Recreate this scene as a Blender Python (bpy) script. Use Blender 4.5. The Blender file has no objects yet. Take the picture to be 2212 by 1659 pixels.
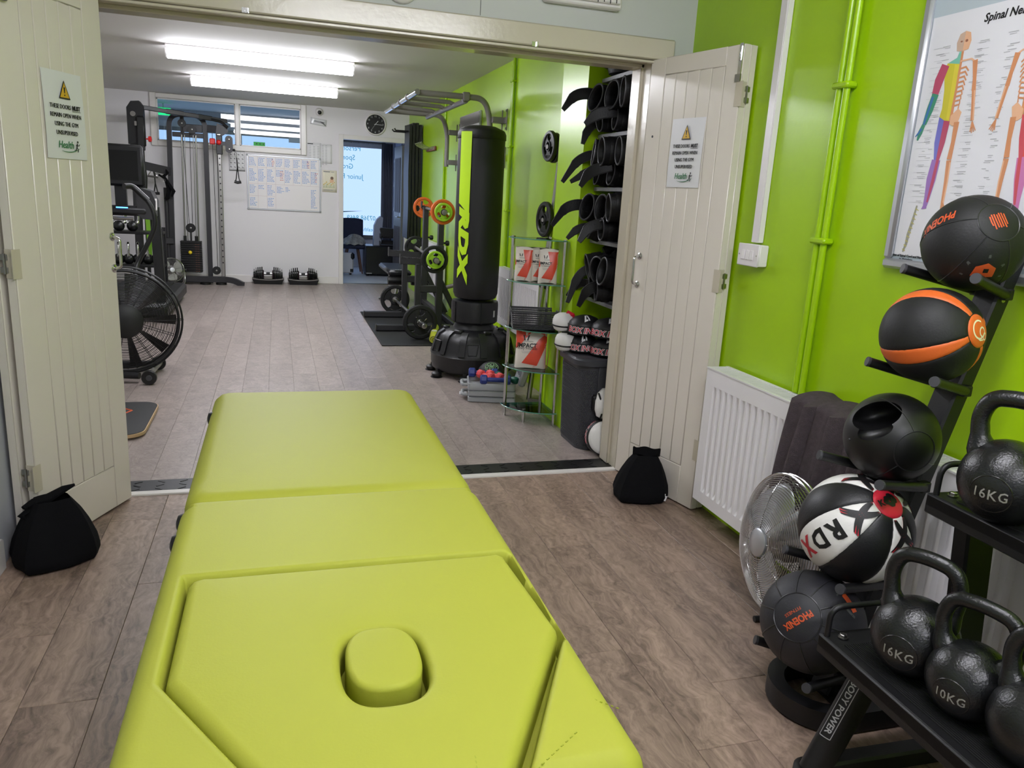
import bpy, bmesh, math, random
from math import sin, cos, pi, radians, sqrt, atan2, hypot
from mathutils import Vector, Matrix
random.seed(7)
sc = bpy.context.scene
COL = sc.collection

# ------------------------------------------------------------------ camera
cd = bpy.data.cameras.new('camera'); cam = bpy.data.objects.new('camera', cd); COL.objects.link(cam)
cam.matrix_world = Matrix(((0.95742045, 0.01674675, -0.28821107, 0.0),
                           (-0.28346819, 0.24367764, -0.92750579, 0.0),
                           (0.05469788, 0.96971169, 0.23804913, 1.40),
                           (0, 0, 0, 1)))
cd.sensor_fit = 'HORIZONTAL'; cd.sensor_width = 36.0; cd.lens = 36.0*1660.44/2212; cd.clip_start = 0.02; cd.clip_end = 100
sc.camera = cam

# ------------------------------------------------------------------ world, exposure
sc.view_settings.view_transform = 'Standard'; sc.view_settings.look = 'None'
sc.view_settings.gamma = 1.0; sc.view_settings.use_curve_mapping = False
sc.view_settings.exposure = 2.48
wd = bpy.data.worlds.new('world'); sc.world = wd; wd.use_nodes = True
wd.node_tree.nodes['Background'].inputs[0].default_value = (0.45, 0.60, 0.9, 1); wd.node_tree.nodes['Background'].inputs[1].default_value = 0.6
FAR_TUBE = 8.5      # emission of the battens in the gym
NEAR_TUBE = 9.0     # emission of the treatment room battens, the rear one added
DAY = .24           # frosted reception window

# ------------------------------------------------------------------ materials
def lin(c):
    return tuple(((x/255)/12.92 if x/255 <= .04045 else ((x/255+.055)/1.055)**2.4) for x in c) + (1,)
MATS = {}
def mat(name, rgb, rough=.5, metal=0., spec=.5, bump=0., bscale=60., var=0., vscale=8., stretch=None, coat=0., emit=0., rnd=0., aniso=None):
    if name in MATS: return MATS[name]
    m = bpy.data.materials.new(name); m.use_nodes = True; MATS[name] = m
    nt = m.node_tree; N = nt.nodes; L = nt.links; p = N['Principled BSDF']
    c = lin(rgb)
    p.inputs['Base Color'].default_value = c; p.inputs['Roughness'].default_value = rough
    p.inputs['Metallic'].default_value = metal; p.inputs['Specular IOR Level'].default_value = spec
    p.inputs['Coat Weight'].default_value = coat; p.inputs['Coat Roughness'].default_value = .12
    if emit: p.inputs['Emission Color'].default_value = c; p.inputs['Emission Strength'].default_value = emit
    tc = None
    def coord():
        nonlocal tc
        if tc is None:
            t = N.new('ShaderNodeTexCoord'); mp = N.new('ShaderNodeMapping'); L.new(t.outputs['Object'], mp.inputs[0])
            if stretch: mp.inputs['Scale'].default_value = stretch
            tc = mp
        return tc.outputs[0]
    if var:
        n = N.new('ShaderNodeTexNoise'); n.inputs['Scale'].default_value = vscale; n.inputs['Detail'].default_value = 5; L.new(coord(), n.inputs['Vector'])
        r = N.new('ShaderNodeMapRange'); r.inputs[1].default_value = .3; r.inputs[2].default_value = .7; r.inputs[3].default_value = 1-var; r.inputs[4].default_value = 1+var
        L.new(n.outputs[0], r.inputs[0])
        h = N.new('ShaderNodeHueSaturation'); h.inputs['Color'].default_value = c; L.new(r.outputs[0], h.inputs['Value']); L.new(h.outputs[0], p.inputs['Base Color'])
    if bump:
        n = N.new('ShaderNodeTexNoise'); n.inputs['Scale'].default_value = bscale; n.inputs['Detail'].default_value = 4; L.new(coord(), n.inputs['Vector'])
        b = N.new('ShaderNodeBump'); b.inputs['Strength'].default_value = bump; b.inputs['Distance'].default_value = .004
        L.new(n.outputs[0], b.inputs['Height']); L.new(b.outputs[0], p.inputs['Normal'])
    return m
def wood_mat(name, base, dark, rough, knots, rnd):
    m = bpy.data.materials.new(name); m.use_nodes = True; MATS[name] = m
    nt = m.node_tree; N = nt.nodes; L = nt.links; p = N['Principled BSDF']; p.inputs['Roughness'].default_value = rough
    p.inputs['Specular IOR Level'].default_value = .45
    t = N.new('ShaderNodeTexCoord'); oi = N.new('ShaderNodeObjectInfo')
    sep = N.new('ShaderNodeVectorMath'); sep.operation = 'SCALE'; sep.inputs[0].default_value = (13.7, 29.1, 7.3); L.new(oi.outputs['Random'], sep.inputs['Scale'])
    ad = N.new('ShaderNodeVectorMath'); ad.operation = 'ADD'; L.new(t.outputs['Object'], ad.inputs[0]); L.new(sep.outputs[0], ad.inputs[1])
    mp = N.new('ShaderNodeMapping'); mp.inputs['Scale'].default_value = (1, .07, 1); L.new(ad.outputs[0], mp.inputs[0])
    n0 = N.new('ShaderNodeTexNoise'); n0.inputs['Scale'].default_value = 7; n0.inputs['Detail'].default_value = 2; n0.inputs['Distortion'].default_value = .6; L.new(ad.outputs[0], n0.inputs['Vector'])
    mx = N.new('ShaderNodeMixRGB'); mx.blend_type = 'LINEAR_LIGHT'; mx.inputs[0].default_value = knots; L.new(mp.outputs[0], mx.inputs[1]); L.new(n0.outputs['Color'], mx.inputs[2])
    n1 = N.new('ShaderNodeTexNoise'); n1.inputs['Scale'].default_value = 55; n1.inputs['Detail'].default_value = 6; n1.inputs['Roughness'].default_value = .65; L.new(mx.outputs[0], n1.inputs['Vector'])
    n2 = N.new('ShaderNodeTexNoise'); n2.inputs['Scale'].default_value = 9; n2.inputs['Detail'].default_value = 3; L.new(mx.outputs[0], n2.inputs['Vector'])
    cr = N.new('ShaderNodeValToRGB'); cr.color_ramp.elements[0].position = .32; cr.color_ramp.elements[0].color = lin(dark); cr.color_ramp.elements[1].position = .62; cr.color_ramp.elements[1].color = lin(base)
    av = N.new('ShaderNodeMath'); av.operation = 'MULTIPLY_ADD'; av.inputs[1].default_value = .6; L.new(n1.outputs[0], av.inputs[0])
    a2 = N.new('ShaderNodeMath'); a2.operation = 'MULTIPLY'; a2.inputs[1].default_value = .4; L.new(n2.outputs[0], a2.inputs[0]); L.new(a2.outputs[0], av.inputs[2])
    L.new(av.outputs[0], cr.inputs[0])
    h = N.new('ShaderNodeHueSaturation'); L.new(cr.outputs[0], h.inputs['Color'])
    r = N.new('ShaderNodeMapRange'); r.inputs[3].default_value = 1-rnd; r.inputs[4].default_value = 1+rnd; L.new(oi.outputs['Random'], r.inputs[0]); L.new(r.outputs[0], h.inputs['Value'])
    L.new(h.outputs[0], p.inputs['Base Color'])
    b = N.new('ShaderNodeBump'); b.inputs['Strength'].default_value = .12; b.inputs['Distance'].default_value = .002; L.new(n1.outputs[0], b.inputs['Height']); L.new(b.outputs[0], p.inputs['Normal'])
    return m
def glass_mat(name, tint, rough=.0, refl=1.0):
    m = bpy.data.materials.new(name); m.use_nodes = True; MATS[name] = m
    nt = m.node_tree; N = nt.nodes; L = nt.links; N.remove(N['Principled BSDF'])
    tr = N.new('ShaderNodeBsdfTransparent'); tr.inputs[0].default_value = lin(tint)
    gl = N.new('ShaderNodeBsdfGlossy'); gl.inputs['Roughness'].default_value = rough
    fr = N.new('ShaderNodeFresnel'); fr.inputs[0].default_value = 1.5
    mu = N.new('ShaderNodeMath'); mu.operation = 'MULTIPLY'; mu.inputs[1].default_value = refl; L.new(fr.outputs[0], mu.inputs[0])
    mx = N.new('ShaderNodeMixShader'); L.new(mu.outputs[0], mx.inputs[0]); L.new(tr.outputs[0], mx.inputs[1]); L.new(gl.outputs[0], mx.inputs[2])
    L.new(mx.outputs[0], N['Material Output'].inputs[0])
    return m
def emit_mat(name, rgb, strength):
    m = bpy.data.materials.new(name); m.use_nodes = True; MATS[name] = m
    nt = m.node_tree; N = nt.nodes; L = nt.links; N.remove(N['Principled BSDF'])
    e = N.new('ShaderNodeEmission'); e.inputs[0].default_value = lin(rgb); e.inputs[1].default_value = strength
    L.new(e.outputs[0], N['Material Output'].inputs[0]); return m

GREEN = mat('green gloss wall paint', (164, 206, 10), .28, bump=.10, bscale=35, var=.03, vscale=3, spec=.5)
PIPEG = mat('green gloss pipe paint', (160, 202, 12), .25)
WHITEW = mat('white wall paint', (226, 223, 225), .6, bump=.05, bscale=90)
GREYW = mat('pale grey wall paint', (196, 198, 194), .6, bump=.05, bscale=90)
LEFTW = mat('blue grey wall paint', (186, 188, 194), .6, bump=.05, bscale=90)
CEIL = mat('white ceiling paint', (214, 211, 209), .75, bump=.04, bscale=60)
DOORP = mat('cream gloss door paint', (224, 217, 205), .22, bump=.10, bscale=45, stretch=(1, 1, .25), spec=.5)
TRIMP = mat('cream gloss trim paint', (198, 190, 170), .2, bump=.14, bscale=50, spec=.5)
WTRIM = mat('white gloss trim paint', (226, 222, 218), .3)
OAK = wood_mat('brown oak laminate', (172, 148, 131), (92, 76, 66), .42, .045, .10)
VINYL = wood_mat('greyed wood vinyl', (174, 161, 155), (126, 114, 108), .33, .13, .085)
SUBF = mat('dark floor joint', (70, 60, 54), .7); SUBV = mat('floor sheet joint', (118, 106, 100), .7)
CARPET = mat('grey blue reception floor', (196, 200, 204), .45, bump=.05)
BLACK = mat('black powder coat', (17, 17, 19), .45, bump=.06, bscale=220)
DKMETAL = mat('dark grey powder coat', (45, 44, 47), .42, bump=.05, bscale=220)
RUB = mat('black rubber', (19, 19, 20), .6, bump=.12, bscale=160)
RUBS = mat('black smooth rubber', (13, 13, 14), .42)
CAST = mat('black hammered cast iron', (19, 20, 21), .27, bump=.28, bscale=210, spec=.6)
CHROME = mat('chrome', (205, 205, 205), .12, metal=1)
STEEL = mat('brushed steel', (170, 168, 165), .28, metal=1)
GREYM = mat('grey painted steel', (128, 124, 120), .38, metal=.25)
WHITEP = mat('white plastic', (232, 228, 228), .35)
RADW = mat('white radiator enamel', (233, 231, 232), .3, bump=.02)
PAPER = mat('white paper', (226, 226, 228), .3, coat=.35)
LEATHER = mat('black leather', (9, 9, 10), .52, bump=.25, bscale=130, spec=.35)
LEATHER2 = mat('lighter black leather edge', (46, 46, 48), .45, bump=.2, bscale=100)  # greyer tone for glove edges and guard details
LIME = mat('lime green faux leather', (168, 171, 62), .55, bump=.05, bscale=260, spec=.2)
LIMED = mat('lime green seam', (150, 158, 36), .6)
TOWEL = mat('dark grey towelling', (88, 79, 82), .95, bump=1.0, bscale=330, var=.12, vscale=60, spec=.1)
CLOTH = mat('black cotton canvas', (19, 19, 21), .95, bump=.3, bscale=300, spec=.1)
INK = mat('black ink', (20, 20, 22), .5)
GREYINK = mat('grey ink', (140, 140, 142), .5)
BLUEINK = mat('blue marker ink', (84, 140, 205), .5)
REDINK = mat('red marker ink', (190, 60, 50), .5)
GREENINK = mat('green ink', (40, 120, 70), .5)
TEALINK = mat('teal lettering with painted backlight', (50, 130, 150), .5, emit=DAY*.8)  # emission stands in for daylight passing through the letters
ORANGE = mat('orange rubber', (222, 104, 40), .5, bump=.1, bscale=300)
ORINK = mat('orange print', (205, 84, 40), .5)
LIMEP = mat('lime green rubber', (160, 205, 45), .5)
LIMEV = mat('lime green vinyl', (186, 226, 22), .5)
WHITEV = mat('white vinyl leather', (228, 226, 222), .4, bump=.1, bscale=120)
REDV = mat('red vinyl leather', (196, 32, 52), .45)
BLKV = mat('black vinyl leather', (19, 19, 22), .45, bump=.15, bscale=200)
BLKBAG = mat('black bag vinyl', (15, 14, 17), .55, bump=.25, bscale=40)
SILVER = mat('silver print', (188, 188, 190), .4, metal=.3)
ALU = mat('silver aluminium', (190, 192, 196), .35, metal=.7)
GREYPL = mat('grey blow moulded plastic', (158, 160, 163), .45, bump=.06)
DKPL = mat('dark grey plastic', (62, 62, 66), .5)
BLUEV = mat('blue vinyl', (38, 56, 130), .45)
CORAL = mat('coral red vinyl', (226, 78, 82), .5)
DGREEN = mat('dark green vinyl', (18, 92, 74), .45)
PLY = mat('birch plywood edge', (190, 160, 120), .6)
YELLOW = mat('yellow plastic', (236, 206, 40), .4)
RED = mat('red plastic', (214, 38, 36), .4)
BAGW = mat('cream foil pouch', (232, 222, 210), .3, bump=.25, bscale=30)
BAGR = mat('coral foil pouch', (232, 82, 58), .3, bump=.2, bscale=30)
GLASS = glass_mat('clear window glass', (238, 246, 246))
GLASSG = glass_mat('green tinted shelf glass', (214, 236, 226))
GLEDGE = mat('green glass edge', (92, 150, 130), .15)
MIRROR = mat('mirror silvering', (225, 230, 228), .03, metal=1)
TUBE = emit_mat('lit tube diffuser', (246, 247, 255), FAR_TUBE)
TUBEN = emit_mat('lit treatment room diffuser', (246, 246, 255), NEAR_TUBE)
FROST = emit_mat('daylit frosted window film', (176, 205, 255), DAY)

# ------------------------------------------------------------------ mesh builder
class MB:
    def __init__(s): s.v = []; s.f = []; s.mi = []; s.mats = []; s.k = 0; s.T = Matrix.Identity(4)
    def m(s, material):
        if material not in s.mats: s.mats.append(material)
        s.k = s.mats.index(material); return s
    def add(s, vs, fs):
        o = len(s.v); T = s.T
        s.v += [T @ Vector(p) for p in vs]; s.f += [tuple(i+o for i in f) for f in fs]; s.mi += [s.k]*len(fs); return s
    def box(s, c, d, rot=None, bev=0.):
        x, y, z = d[0]/2, d[1]/2, d[2]/2; b = min(bev, x*.98, y*.98, z*.98)
        R = rot if rot is not None else Matrix.Identity(3); C = Vector(c)
        if b <= 0:
            vs = [(sx*x, sy*y, sz*z) for sx in (-1, 1) for sy in (-1, 1) for sz in (-1, 1)]
            fs = [(0, 1, 3, 2), (4, 6, 7, 5), (0, 4, 5, 1), (2, 3, 7, 6), (0, 2, 6, 4), (1, 5, 7, 3)]
        else:
            vs = []; idx = {}
            for sx in (-1, 1):
                for sy in (-1, 1):
                    for sz in (-1, 1):
                        for a in range(3):
                            p = [sx*(x-b), sy*(y-b), sz*(z-b)]; p[a] = (sx*x, sy*y, sz*z)[a]
                            idx[(sx, sy, sz, a)] = len(vs); vs.append(tuple(p))
            fs = []
            for a in range(3):
                u, w = (a+1) % 3, (a+2) % 3
                for sg in (-1, 1):
                    def key(su, sw):
                        k = [0, 0, 0]; k[a] = sg; k[u] = su; k[w] = sw; return idx[(k[0], k[1], k[2], a)]
                    q = [key(-1, -1), key(1, -1), key(1, 1), key(-1, 1)]; fs.append(tuple(q if sg > 0 else q[::-1]))
            for a in range(3):       # edges along axis a
                u, w = (a+1) % 3, (a+2) % 3
                for su in (-1, 1):
                    for sw in (-1, 1):
                        def key(sa, f):
                            k = [0, 0, 0]; k[a] = sa; k[u] = su; k[w] = sw; return idx[(k[0], k[1], k[2], f)]
                        q = [key(-1, u), key(1, u), key(1, w), key(-1, w)]; fs.append(tuple(q if su*sw < 0 else q[::-1]))
            for sx in (-1, 1):
                for sy in (-1, 1):
                    for sz in (-1, 1):
                        q = [idx[(sx, sy, sz, a)] for a in range(3)]; fs.append(tuple(q if sx*sy*sz > 0 else q[::-1]))
        return s.add([tuple(R @ Vector(p) + C) for p in vs], fs)
    def rings(s, rings, closed=True, cap0=True, cap1=True):
        n = len(rings[0]); vs = [p for r in rings for p in r]; fs = []
        for i in range(len(rings)-1):
            for j in range(n if closed else n-1):
                a, b = i*n+j, i*n+(j+1) % n; fs.append((a, b, b+n, a+n))
        if cap0: fs.append(tuple(range(n))[::-1])
        if cap1: fs.append(tuple(range((len(rings)-1)*n, len(rings)*n)))
        return s.add(vs, fs)
    def tube(s, pts, r, n=10, closed=False, cap=True, flat=1., up=None):
        pts = [Vector(p) for p in pts]; N = len(pts)
        rs = r if isinstance(r, (list, tuple)) else [r]*N
        tan = []
        for i in range(N):
            if closed: t = pts[(i+1) % N]-pts[i-1]
            else: t = pts[min(i+1, N-1)]-pts[max(i-1, 0)]
            tan.append(t.normalized() if t.length > 1e-9 else Vector((0, 0, 1)))
        a = Vector(up) if up is not None else (Vector((0, 0, 1)) if abs(tan[0].z) < .9 else Vector((1, 0, 0)))
        u = (a - a.dot(tan[0])*tan[0]).normalized(); out = []
        for i in range(N):
            if i:
                if up is not None: uu = Vector(up) - Vector(up).dot(tan[i])*tan[i]
                else: uu = u - u.dot(tan[i])*tan[i]
                u = uu.normalized() if uu.length > 1e-6 else u
            w = tan[i].cross(u)
            out.append([tuple(pts[i] + rs[i]*(cos(2*pi*j/n)*u*flat + sin(2*pi*j/n)*w)) for j in range(n)])
        if closed: out.append(out[0]); return s.rings(out, True, False, False)
        return s.rings(out, True, cap, cap)
    def cyl(s, p0, p1, r, r1=None, n=16):
        return s.tube([p0, p1], [r, r if r1 is None else r1], n)
    def bar(s, p0, p1, w, h, up=(0, 0, 1)):        # rectangular bar between two points
        p0 = Vector(p0); p1 = Vector(p1); t = (p1-p0).normalized(); u = Vector(up); u = (u-u.dot(t)*t)
        if u.length < 1e-4: u = Vector((1, 0, 0))
        u.normalize(); q = t.cross(u); bv = min(w, h)*.12
        def ring(p):
            o = []
            for sx, sy in ((1, 1), (-1, 1), (-1, -1), (1, -1)):
                a = p+q*sx*(w/2-bv)+u*sy*h/2; b = p+q*sx*w/2+u*sy*(h/2-bv)
                o += [a, b] if sx*sy < 0 else [b, a]
            return [tuple(x) for x in o]
        return s.rings([ring(p0), ring(p1)])
    def path(s, pts, w, h, up=(0, 0, 1)):           # rectangular section swept along points
        pts = [Vector(p) for p in pts]; out = []; N = len(pts)
        for i in range(N):
            t = (pts[min(i+1, N-1)]-pts[max(i-1, 0)]).normalized(); u = Vector(up); u = u-u.dot(t)*t
            u = u.normalized() if u.length > 1e-5 else Vector((1, 0, 0)); q = t.cross(u)
            out.append([tuple(pts[i]+q*sx*w/2+u*sy*h/2) for sx, sy in ((1, 1), (-1, 1), (-1, -1), (1, -1))])
        return s.rings(out)
    def lathe(s, prof, n=24, o=(0, 0, 0), ax=(0, 0, 1), sx=1., sy=1., cap=True):
        A = Vector(ax).normalized(); u = Vector((1, 0, 0)) if abs(A.x) < .9 else Vector((0, 1, 0)); u = (u-u.dot(A)*A).normalized(); w = A.cross(u); O = Vector(o)
        R = [[tuple(O + A*z + (u*cos(2*pi*j/n)*sx + w*sin(2*pi*j/n)*sy)*max(r, 1e-5)) for j in range(n)] for r, z in prof]
        return s.rings(R, True, cap, cap)
    def sph(s, c, r, n=20, mm=12, R=None):
        r = r if isinstance(r, (list, tuple)) else (r, r, r); C = Vector(c)
        out = []
        for i in range(mm+1):
            t = pi*i/mm; t = min(max(t, .02), pi-.02)
            ring = []
            for j in range(n):
                p = Vector((r[0]*sin(t)*cos(2*pi*j/n), r[1]*sin(t)*sin(2*pi*j/n), -r[2]*cos(t)))
                ring.append(tuple((R @ p if R is not None else p)+C))
            out.append(ring)
        return s.rings(out)
    def prism(s, poly, z0, z1, T=None):             # polygon in the local xy plane extruded along z
        o = s.T
        if T is not None: s.T = o @ T
        n = len(poly); a = sum(poly[i][0]*poly[(i+1) % n][1]-poly[(i+1) % n][0]*poly[i][1] for i in range(n))
        if a < 0: poly = poly[::-1]
        s.rings([[(x, y, z0) for x, y in poly], [(x, y, z1) for x, y in poly]]); s.T = o; return s
    def grid(s, fn, nu, nv, cu=False):
        vs = [tuple(fn(i/nu, j/nv)) for j in range(nv+1) for i in range(nu if cu else nu+1)]; w = nu if cu else nu+1; fs = []
        for j in range(nv):
            for i in range(nu):
                a = j*w+i; b = j*w+(i+1) % w; fs.append((a, b, b+w, a+w))
        return s.add(vs, fs)
    def text(s, body, size, T, extrude=.0006, shear=0., align='CENTER', wrap=None, sx=1., space=1., bold=0.):
        c = bpy.data.curves.new('t', 'FONT'); c.body = body; c.size = size; c.extrude = 0 if wrap else extrude; c.shear = shear; c.align_x = align; c.align_y = 'CENTER'
        c.resolution_u = 2; c.space_character = space; c.offset = bold; c.space_line = 1.0
        o = bpy.data.objects.new('t', c); COL.objects.link(o)
        me = bpy.data.meshes.new_from_object(o.evaluated_get(bpy.context.evaluated_depsgraph_get()))
        bpy.data.objects.remove(o); bpy.data.curves.remove(c)
        if wrap:
            bm = bmesh.new(); bm.from_mesh(me)
            for _ in range(2):
                es = [e for e in bm.edges if e.calc_length() > size*.22]
                if es: bmesh.ops.subdivide_edges(bm, edges=es, cuts=1); bmesh.ops.triangulate(bm, faces=[f for f in bm.faces if len(f.verts) > 4])
            bm.to_mesh(me); bm.free()
        vs = [Vector((v.co.x*sx, v.co.y, v.co.z)) for v in me.vertices]
        if wrap: vs = [Vector(wrap(v)) for v in vs]
        fs = [tuple(p.vertices) for p in me.polygons]; bpy.data.meshes.remove(me)
        o0 = s.T
        if T is not None: s.T = o0 @ T
        s.add(vs, fs); s.T = o0; return s
    def build(s, name, parent=None, mats=None, smooth=True, ang=38., label=None, origin=None):
        me = bpy.data.meshes.new(name)
        if parent is not None: off = parent['_o'] if '_o' in parent else (0, 0, 0)
        elif origin is not None: off = origin
        else:
            n = len(s.v); off = (sum(p.x for p in s.v)/n, sum(p.y for p in s.v)/n, min(p.z for p in s.v))
        off = Vector(off)
        me.from_pydata([tuple(p-off) for p in s.v], [], s.f)
        for m_ in (s.mats or [mats]): me.materials.append(m_)
        if s.mats: me.polygons.foreach_set('material_index', s.mi)
        bm = bmesh.new(); bm.from_mesh(me); bmesh.ops.recalc_face_normals(bm, faces=bm.faces)
        if smooth:
            ca = radians(ang)
            for f in bm.faces: f.smooth = True
            for e in bm.edges:
                if len(e.link_faces) == 2 and e.calc_face_angle(0) > ca: e.smooth = False
        bm.to_mesh(me); bm.free()
        o = bpy.data.objects.new(name, me); COL.objects.link(o)
        if parent is not None: o.parent = parent
        else: o.location = off
        o['_o'] = tuple(off)
        if label: o['label'] = label
        return o
def thing(name, label, cat, loc=(0, 0, 0), rot=None, group=None, local=False):
    o = bpy.data.objects.new(name, None); COL.objects.link(o); o.location = loc; o.empty_display_size = .05
    if rot is not None: o.rotation_euler = rot
    o['label'] = label; o['category'] = cat
    o['_o'] = (0, 0, 0) if (local or rot is not None) else tuple(loc)
    if group: o['group'] = group
    return o
def tag(o, label, cat, group=None):
    o['label'] = label; o['category'] = cat
    if group: o['group'] = group
    return o
def struct(o):
    o['kind'] = 'structure'; return o
def copy_tree(o, parent=None):
    c = o.copy(); COL.objects.link(c)
    if parent is not None: c.parent = parent
    for ch in list(o.children): copy_tree(ch, c)
    return c
def frame(o, x, z):     # matrix with local x along x, local z along z, origin o
    x = Vector(x).normalized(); z = Vector(z); z = (z-z.dot(x)*x).normalized(); y = z.cross(x)
    return Matrix(((x.x, y.x, z.x, o[0]), (x.y, y.y, z.y, o[1]), (x.z, y.z, z.z, o[2]), (0, 0, 0, 1)))
def fillet(pts, rad, n=5):
    P = [Vector(p) for p in pts]; out = [P[0]]
    for i in range(1, len(P)-1):
        a = (P[i-1]-P[i]); b = (P[i+1]-P[i]); r = min(rad, a.length*.48, b.length*.48); a.normalize(); b.normalize()
        p0 = P[i]+a*r; p1 = P[i]+b*r
        for k in range(n+1):
            t = k/n; out.append(p0*(1-t)**2 + P[i]*2*t*(1-t) + p1*t**2)
    out.append(P[-1]); return out
def arc(c, r, a0, a1, n, axu, axv):
    C = Vector(c); U = Vector(axu); V = Vector(axv)
    return [C + U*r*cos(a0+(a1-a0)*i/n) + V*r*sin(a0+(a1-a0)*i/n) for i in range(n+1)]
def rrect(x0, y0, x1, y1, r, n=5):
    o = []
    for cx, cy, a in ((x1-r, y1-r, 0), (x0+r, y1-r, 90), (x0+r, y0+r, 180), (x1-r, y0+r, 270)):
        for k in range(n+1):
            t = radians(a+90*k/n); o.append((cx+r*cos(t), cy+r*sin(t)))
    return o
# ------------------------------------------------------------------ large structure
def sbox(name, material, boxes, bev=0.):
    b = MB().m(material)
    for x0, x1, y0, y1, z0, z1 in boxes: b.box(((x0+x1)/2, (y0+y1)/2, (z0+z1)/2), (x1-x0, y1-y0, z1-z0), bev=bev)
    return struct(b.build(name))
XR, XL = 1.925, -0.97
floor = sbox('floor', SUBF, [(-1.1, 2.1, -1.5, 3.66, -.1, -.004)])
floor2 = sbox('floor', SUBV, [(-2.8, 2.3, 3.66, 11.62, -.1, -.004)])
sbox('floor', CARPET, [(-2.8, 2.6, 11.62, 14.4, -.1, 0)])
sbox('wall_right', GREEN, [(XR, 2.1, -1.5, 3.57, 0, 2.6)])
sbox('wall_left', LEFTW, [(-1.12, XL, -1.5, 3.57, 0, 2.6)])
sbox('wall_rear', LEFTW, [(-1.12, 2.1, -1.6, -1.5, 0, 2.6)])
sbox('wall_front', GREYW, [(-2.8, -.80, 3.57, 3.75, 0, 2.6), (1.765, 2.2, 3.57, 3.75, 0, 2.6), (-.80, 1.765, 3.57, 3.75, 2.085, 2.6)])
sbox('ceiling', CEIL, [(-1.12, 2.1, -1.6, 3.57, 2.6, 2.7)])
sbox('ceiling', CEIL, [(-2.8, 2.3, 3.75, 11.67, 2.45, 2.6)])
sbox('ceiling', GREYW, [(-2.8, 2.6, 11.67, 14.4, 2.45, 2.6)])
sbox('wall_right', GREEN, [(1.83, 2.3, 4.68, 11.55, 0, 2.45), (1.67, 2.3, 4.26, 4.68, 0, 2.45), (2.12, 2.3, 3.75, 4.26, 0, 2.45)])
sbox('wall_left', WHITEW, [(-2.8, -2.6, 3.75, 11.55, 0, 2.45)])
WX0, WX1, WZ0, WZ1 = -1.50, .325, 1.855, 2.385          # clear opening of the high window
sbox('wall_back', WHITEW, [(-2.8, WX0, 11.55, 11.67, 0, 2.45), (WX0, WX1, 11.55, 11.67, 0, WZ0), (WX0, WX1, 11.55, 11.67, WZ1, 2.45),
                           (WX1, .90, 11.55, 11.67, 0, 2.45), (.90, 1.80, 11.55, 11.67, 2.04, 2.45), (1.80, 2.3, 11.55, 11.67, 0, 2.45)])
sbox('wall_left', WHITEW, [(-2.8, -2.7, 11.67, 14.4, 0, 2.45)])
sbox('wall_right', WHITEW, [(2.3, 2.45, 11.67, 14.4, 0, 2.45)])
sbox('wall_front', WHITEW, [(-2.8, -2.4, 14.2, 14.35, 0, 2.45), (1.77, 2.5, 14.2, 14.35, 0, 2.45), (-2.4, 1.77, 14.2, 14.35, 0, .55), (-2.4, 1.77, 14.2, 14.35, 2.13, 2.45)])

# planks -----------------------------------------------------------
def plank_mesh(name, w, l, material, gap=.0006, e=.0012):
    b = MB().m(material); h = .004; x = w/2-gap; y = l/2-gap
    b.rings([[(x, y, -h), (-x, y, -h), (-x, -y, -h), (x, -y, -h)], [(x, y, -e), (-x, y, -e), (-x, -y, -e), (x, -y, -e)], [(x-e, y-e, 0), (-x+e, y-e, 0), (-x+e, -y+e, 0), (x-e, -y+e, 0)]], cap0=False)
    o = b.build(name, origin=(0, 0, 0)); me = o.data; bpy.data.objects.remove(o); return me
PM = plank_mesh('plank', .192, 1.215, OAK); PV = plank_mesh('plank', .172, 1.015, VINYL, .0005, .0006)
def lay(me, parent, x, y, sl=1.):
    o = bpy.data.objects.new('plank', me); COL.objects.link(o); o.parent = parent; po = parent['_o']; o.location = (x-po[0], y-po[1], -po[2]); o.scale.y = sl
r_ = random.Random(3)
def row(me, parent, x, w, l, y0, y1, ph):
    y = y0-ph
    while y < y1-.01:
        a = max(y, y0); b = min(y+l, y1)
        if b-a > .02: lay(me, parent, x, (a+b)/2, (b-a)/l)
        y += l
k = 0; x = XL+.096-.1
while x < XR+.1:
    row(PM, floor, x, .192, 1.215, -.2, 3.56, [.36, .95, .12, .66][k % 4]+r_.random()*.12); k += 1; x += .192
k = 0; x = -.597+.086-5*.172
while x < 1.83+.08:
    row(PV, floor2, x, .172, 1.015, 3.73, 11.60, {0: .3}.get(k, [.25, .75, .05, .55, .9][k % 5])); k += 1; x += .172
sbox('trim_1', RUBS, [(-.80, 1.765, 3.59, 3.735, -.003, .004)])
tm = MB().m(RUBS)
for i in range(26):
    for j in range(3):
        a = (1 if (i+j) % 2 else -1)*.6; tm.box((-.74+i*.098, 3.617+j*.045, .0045), (.036, .006, .003), rot=Matrix.Rotation(a, 3, 'Z'))
o = tm.build('tread', bpy.data.objects['trim_1'])
sbox('trim_2', WTRIM, [(-.86, 1.765, 3.548, 3.592, -.003, .008)], bev=.003)

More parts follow.
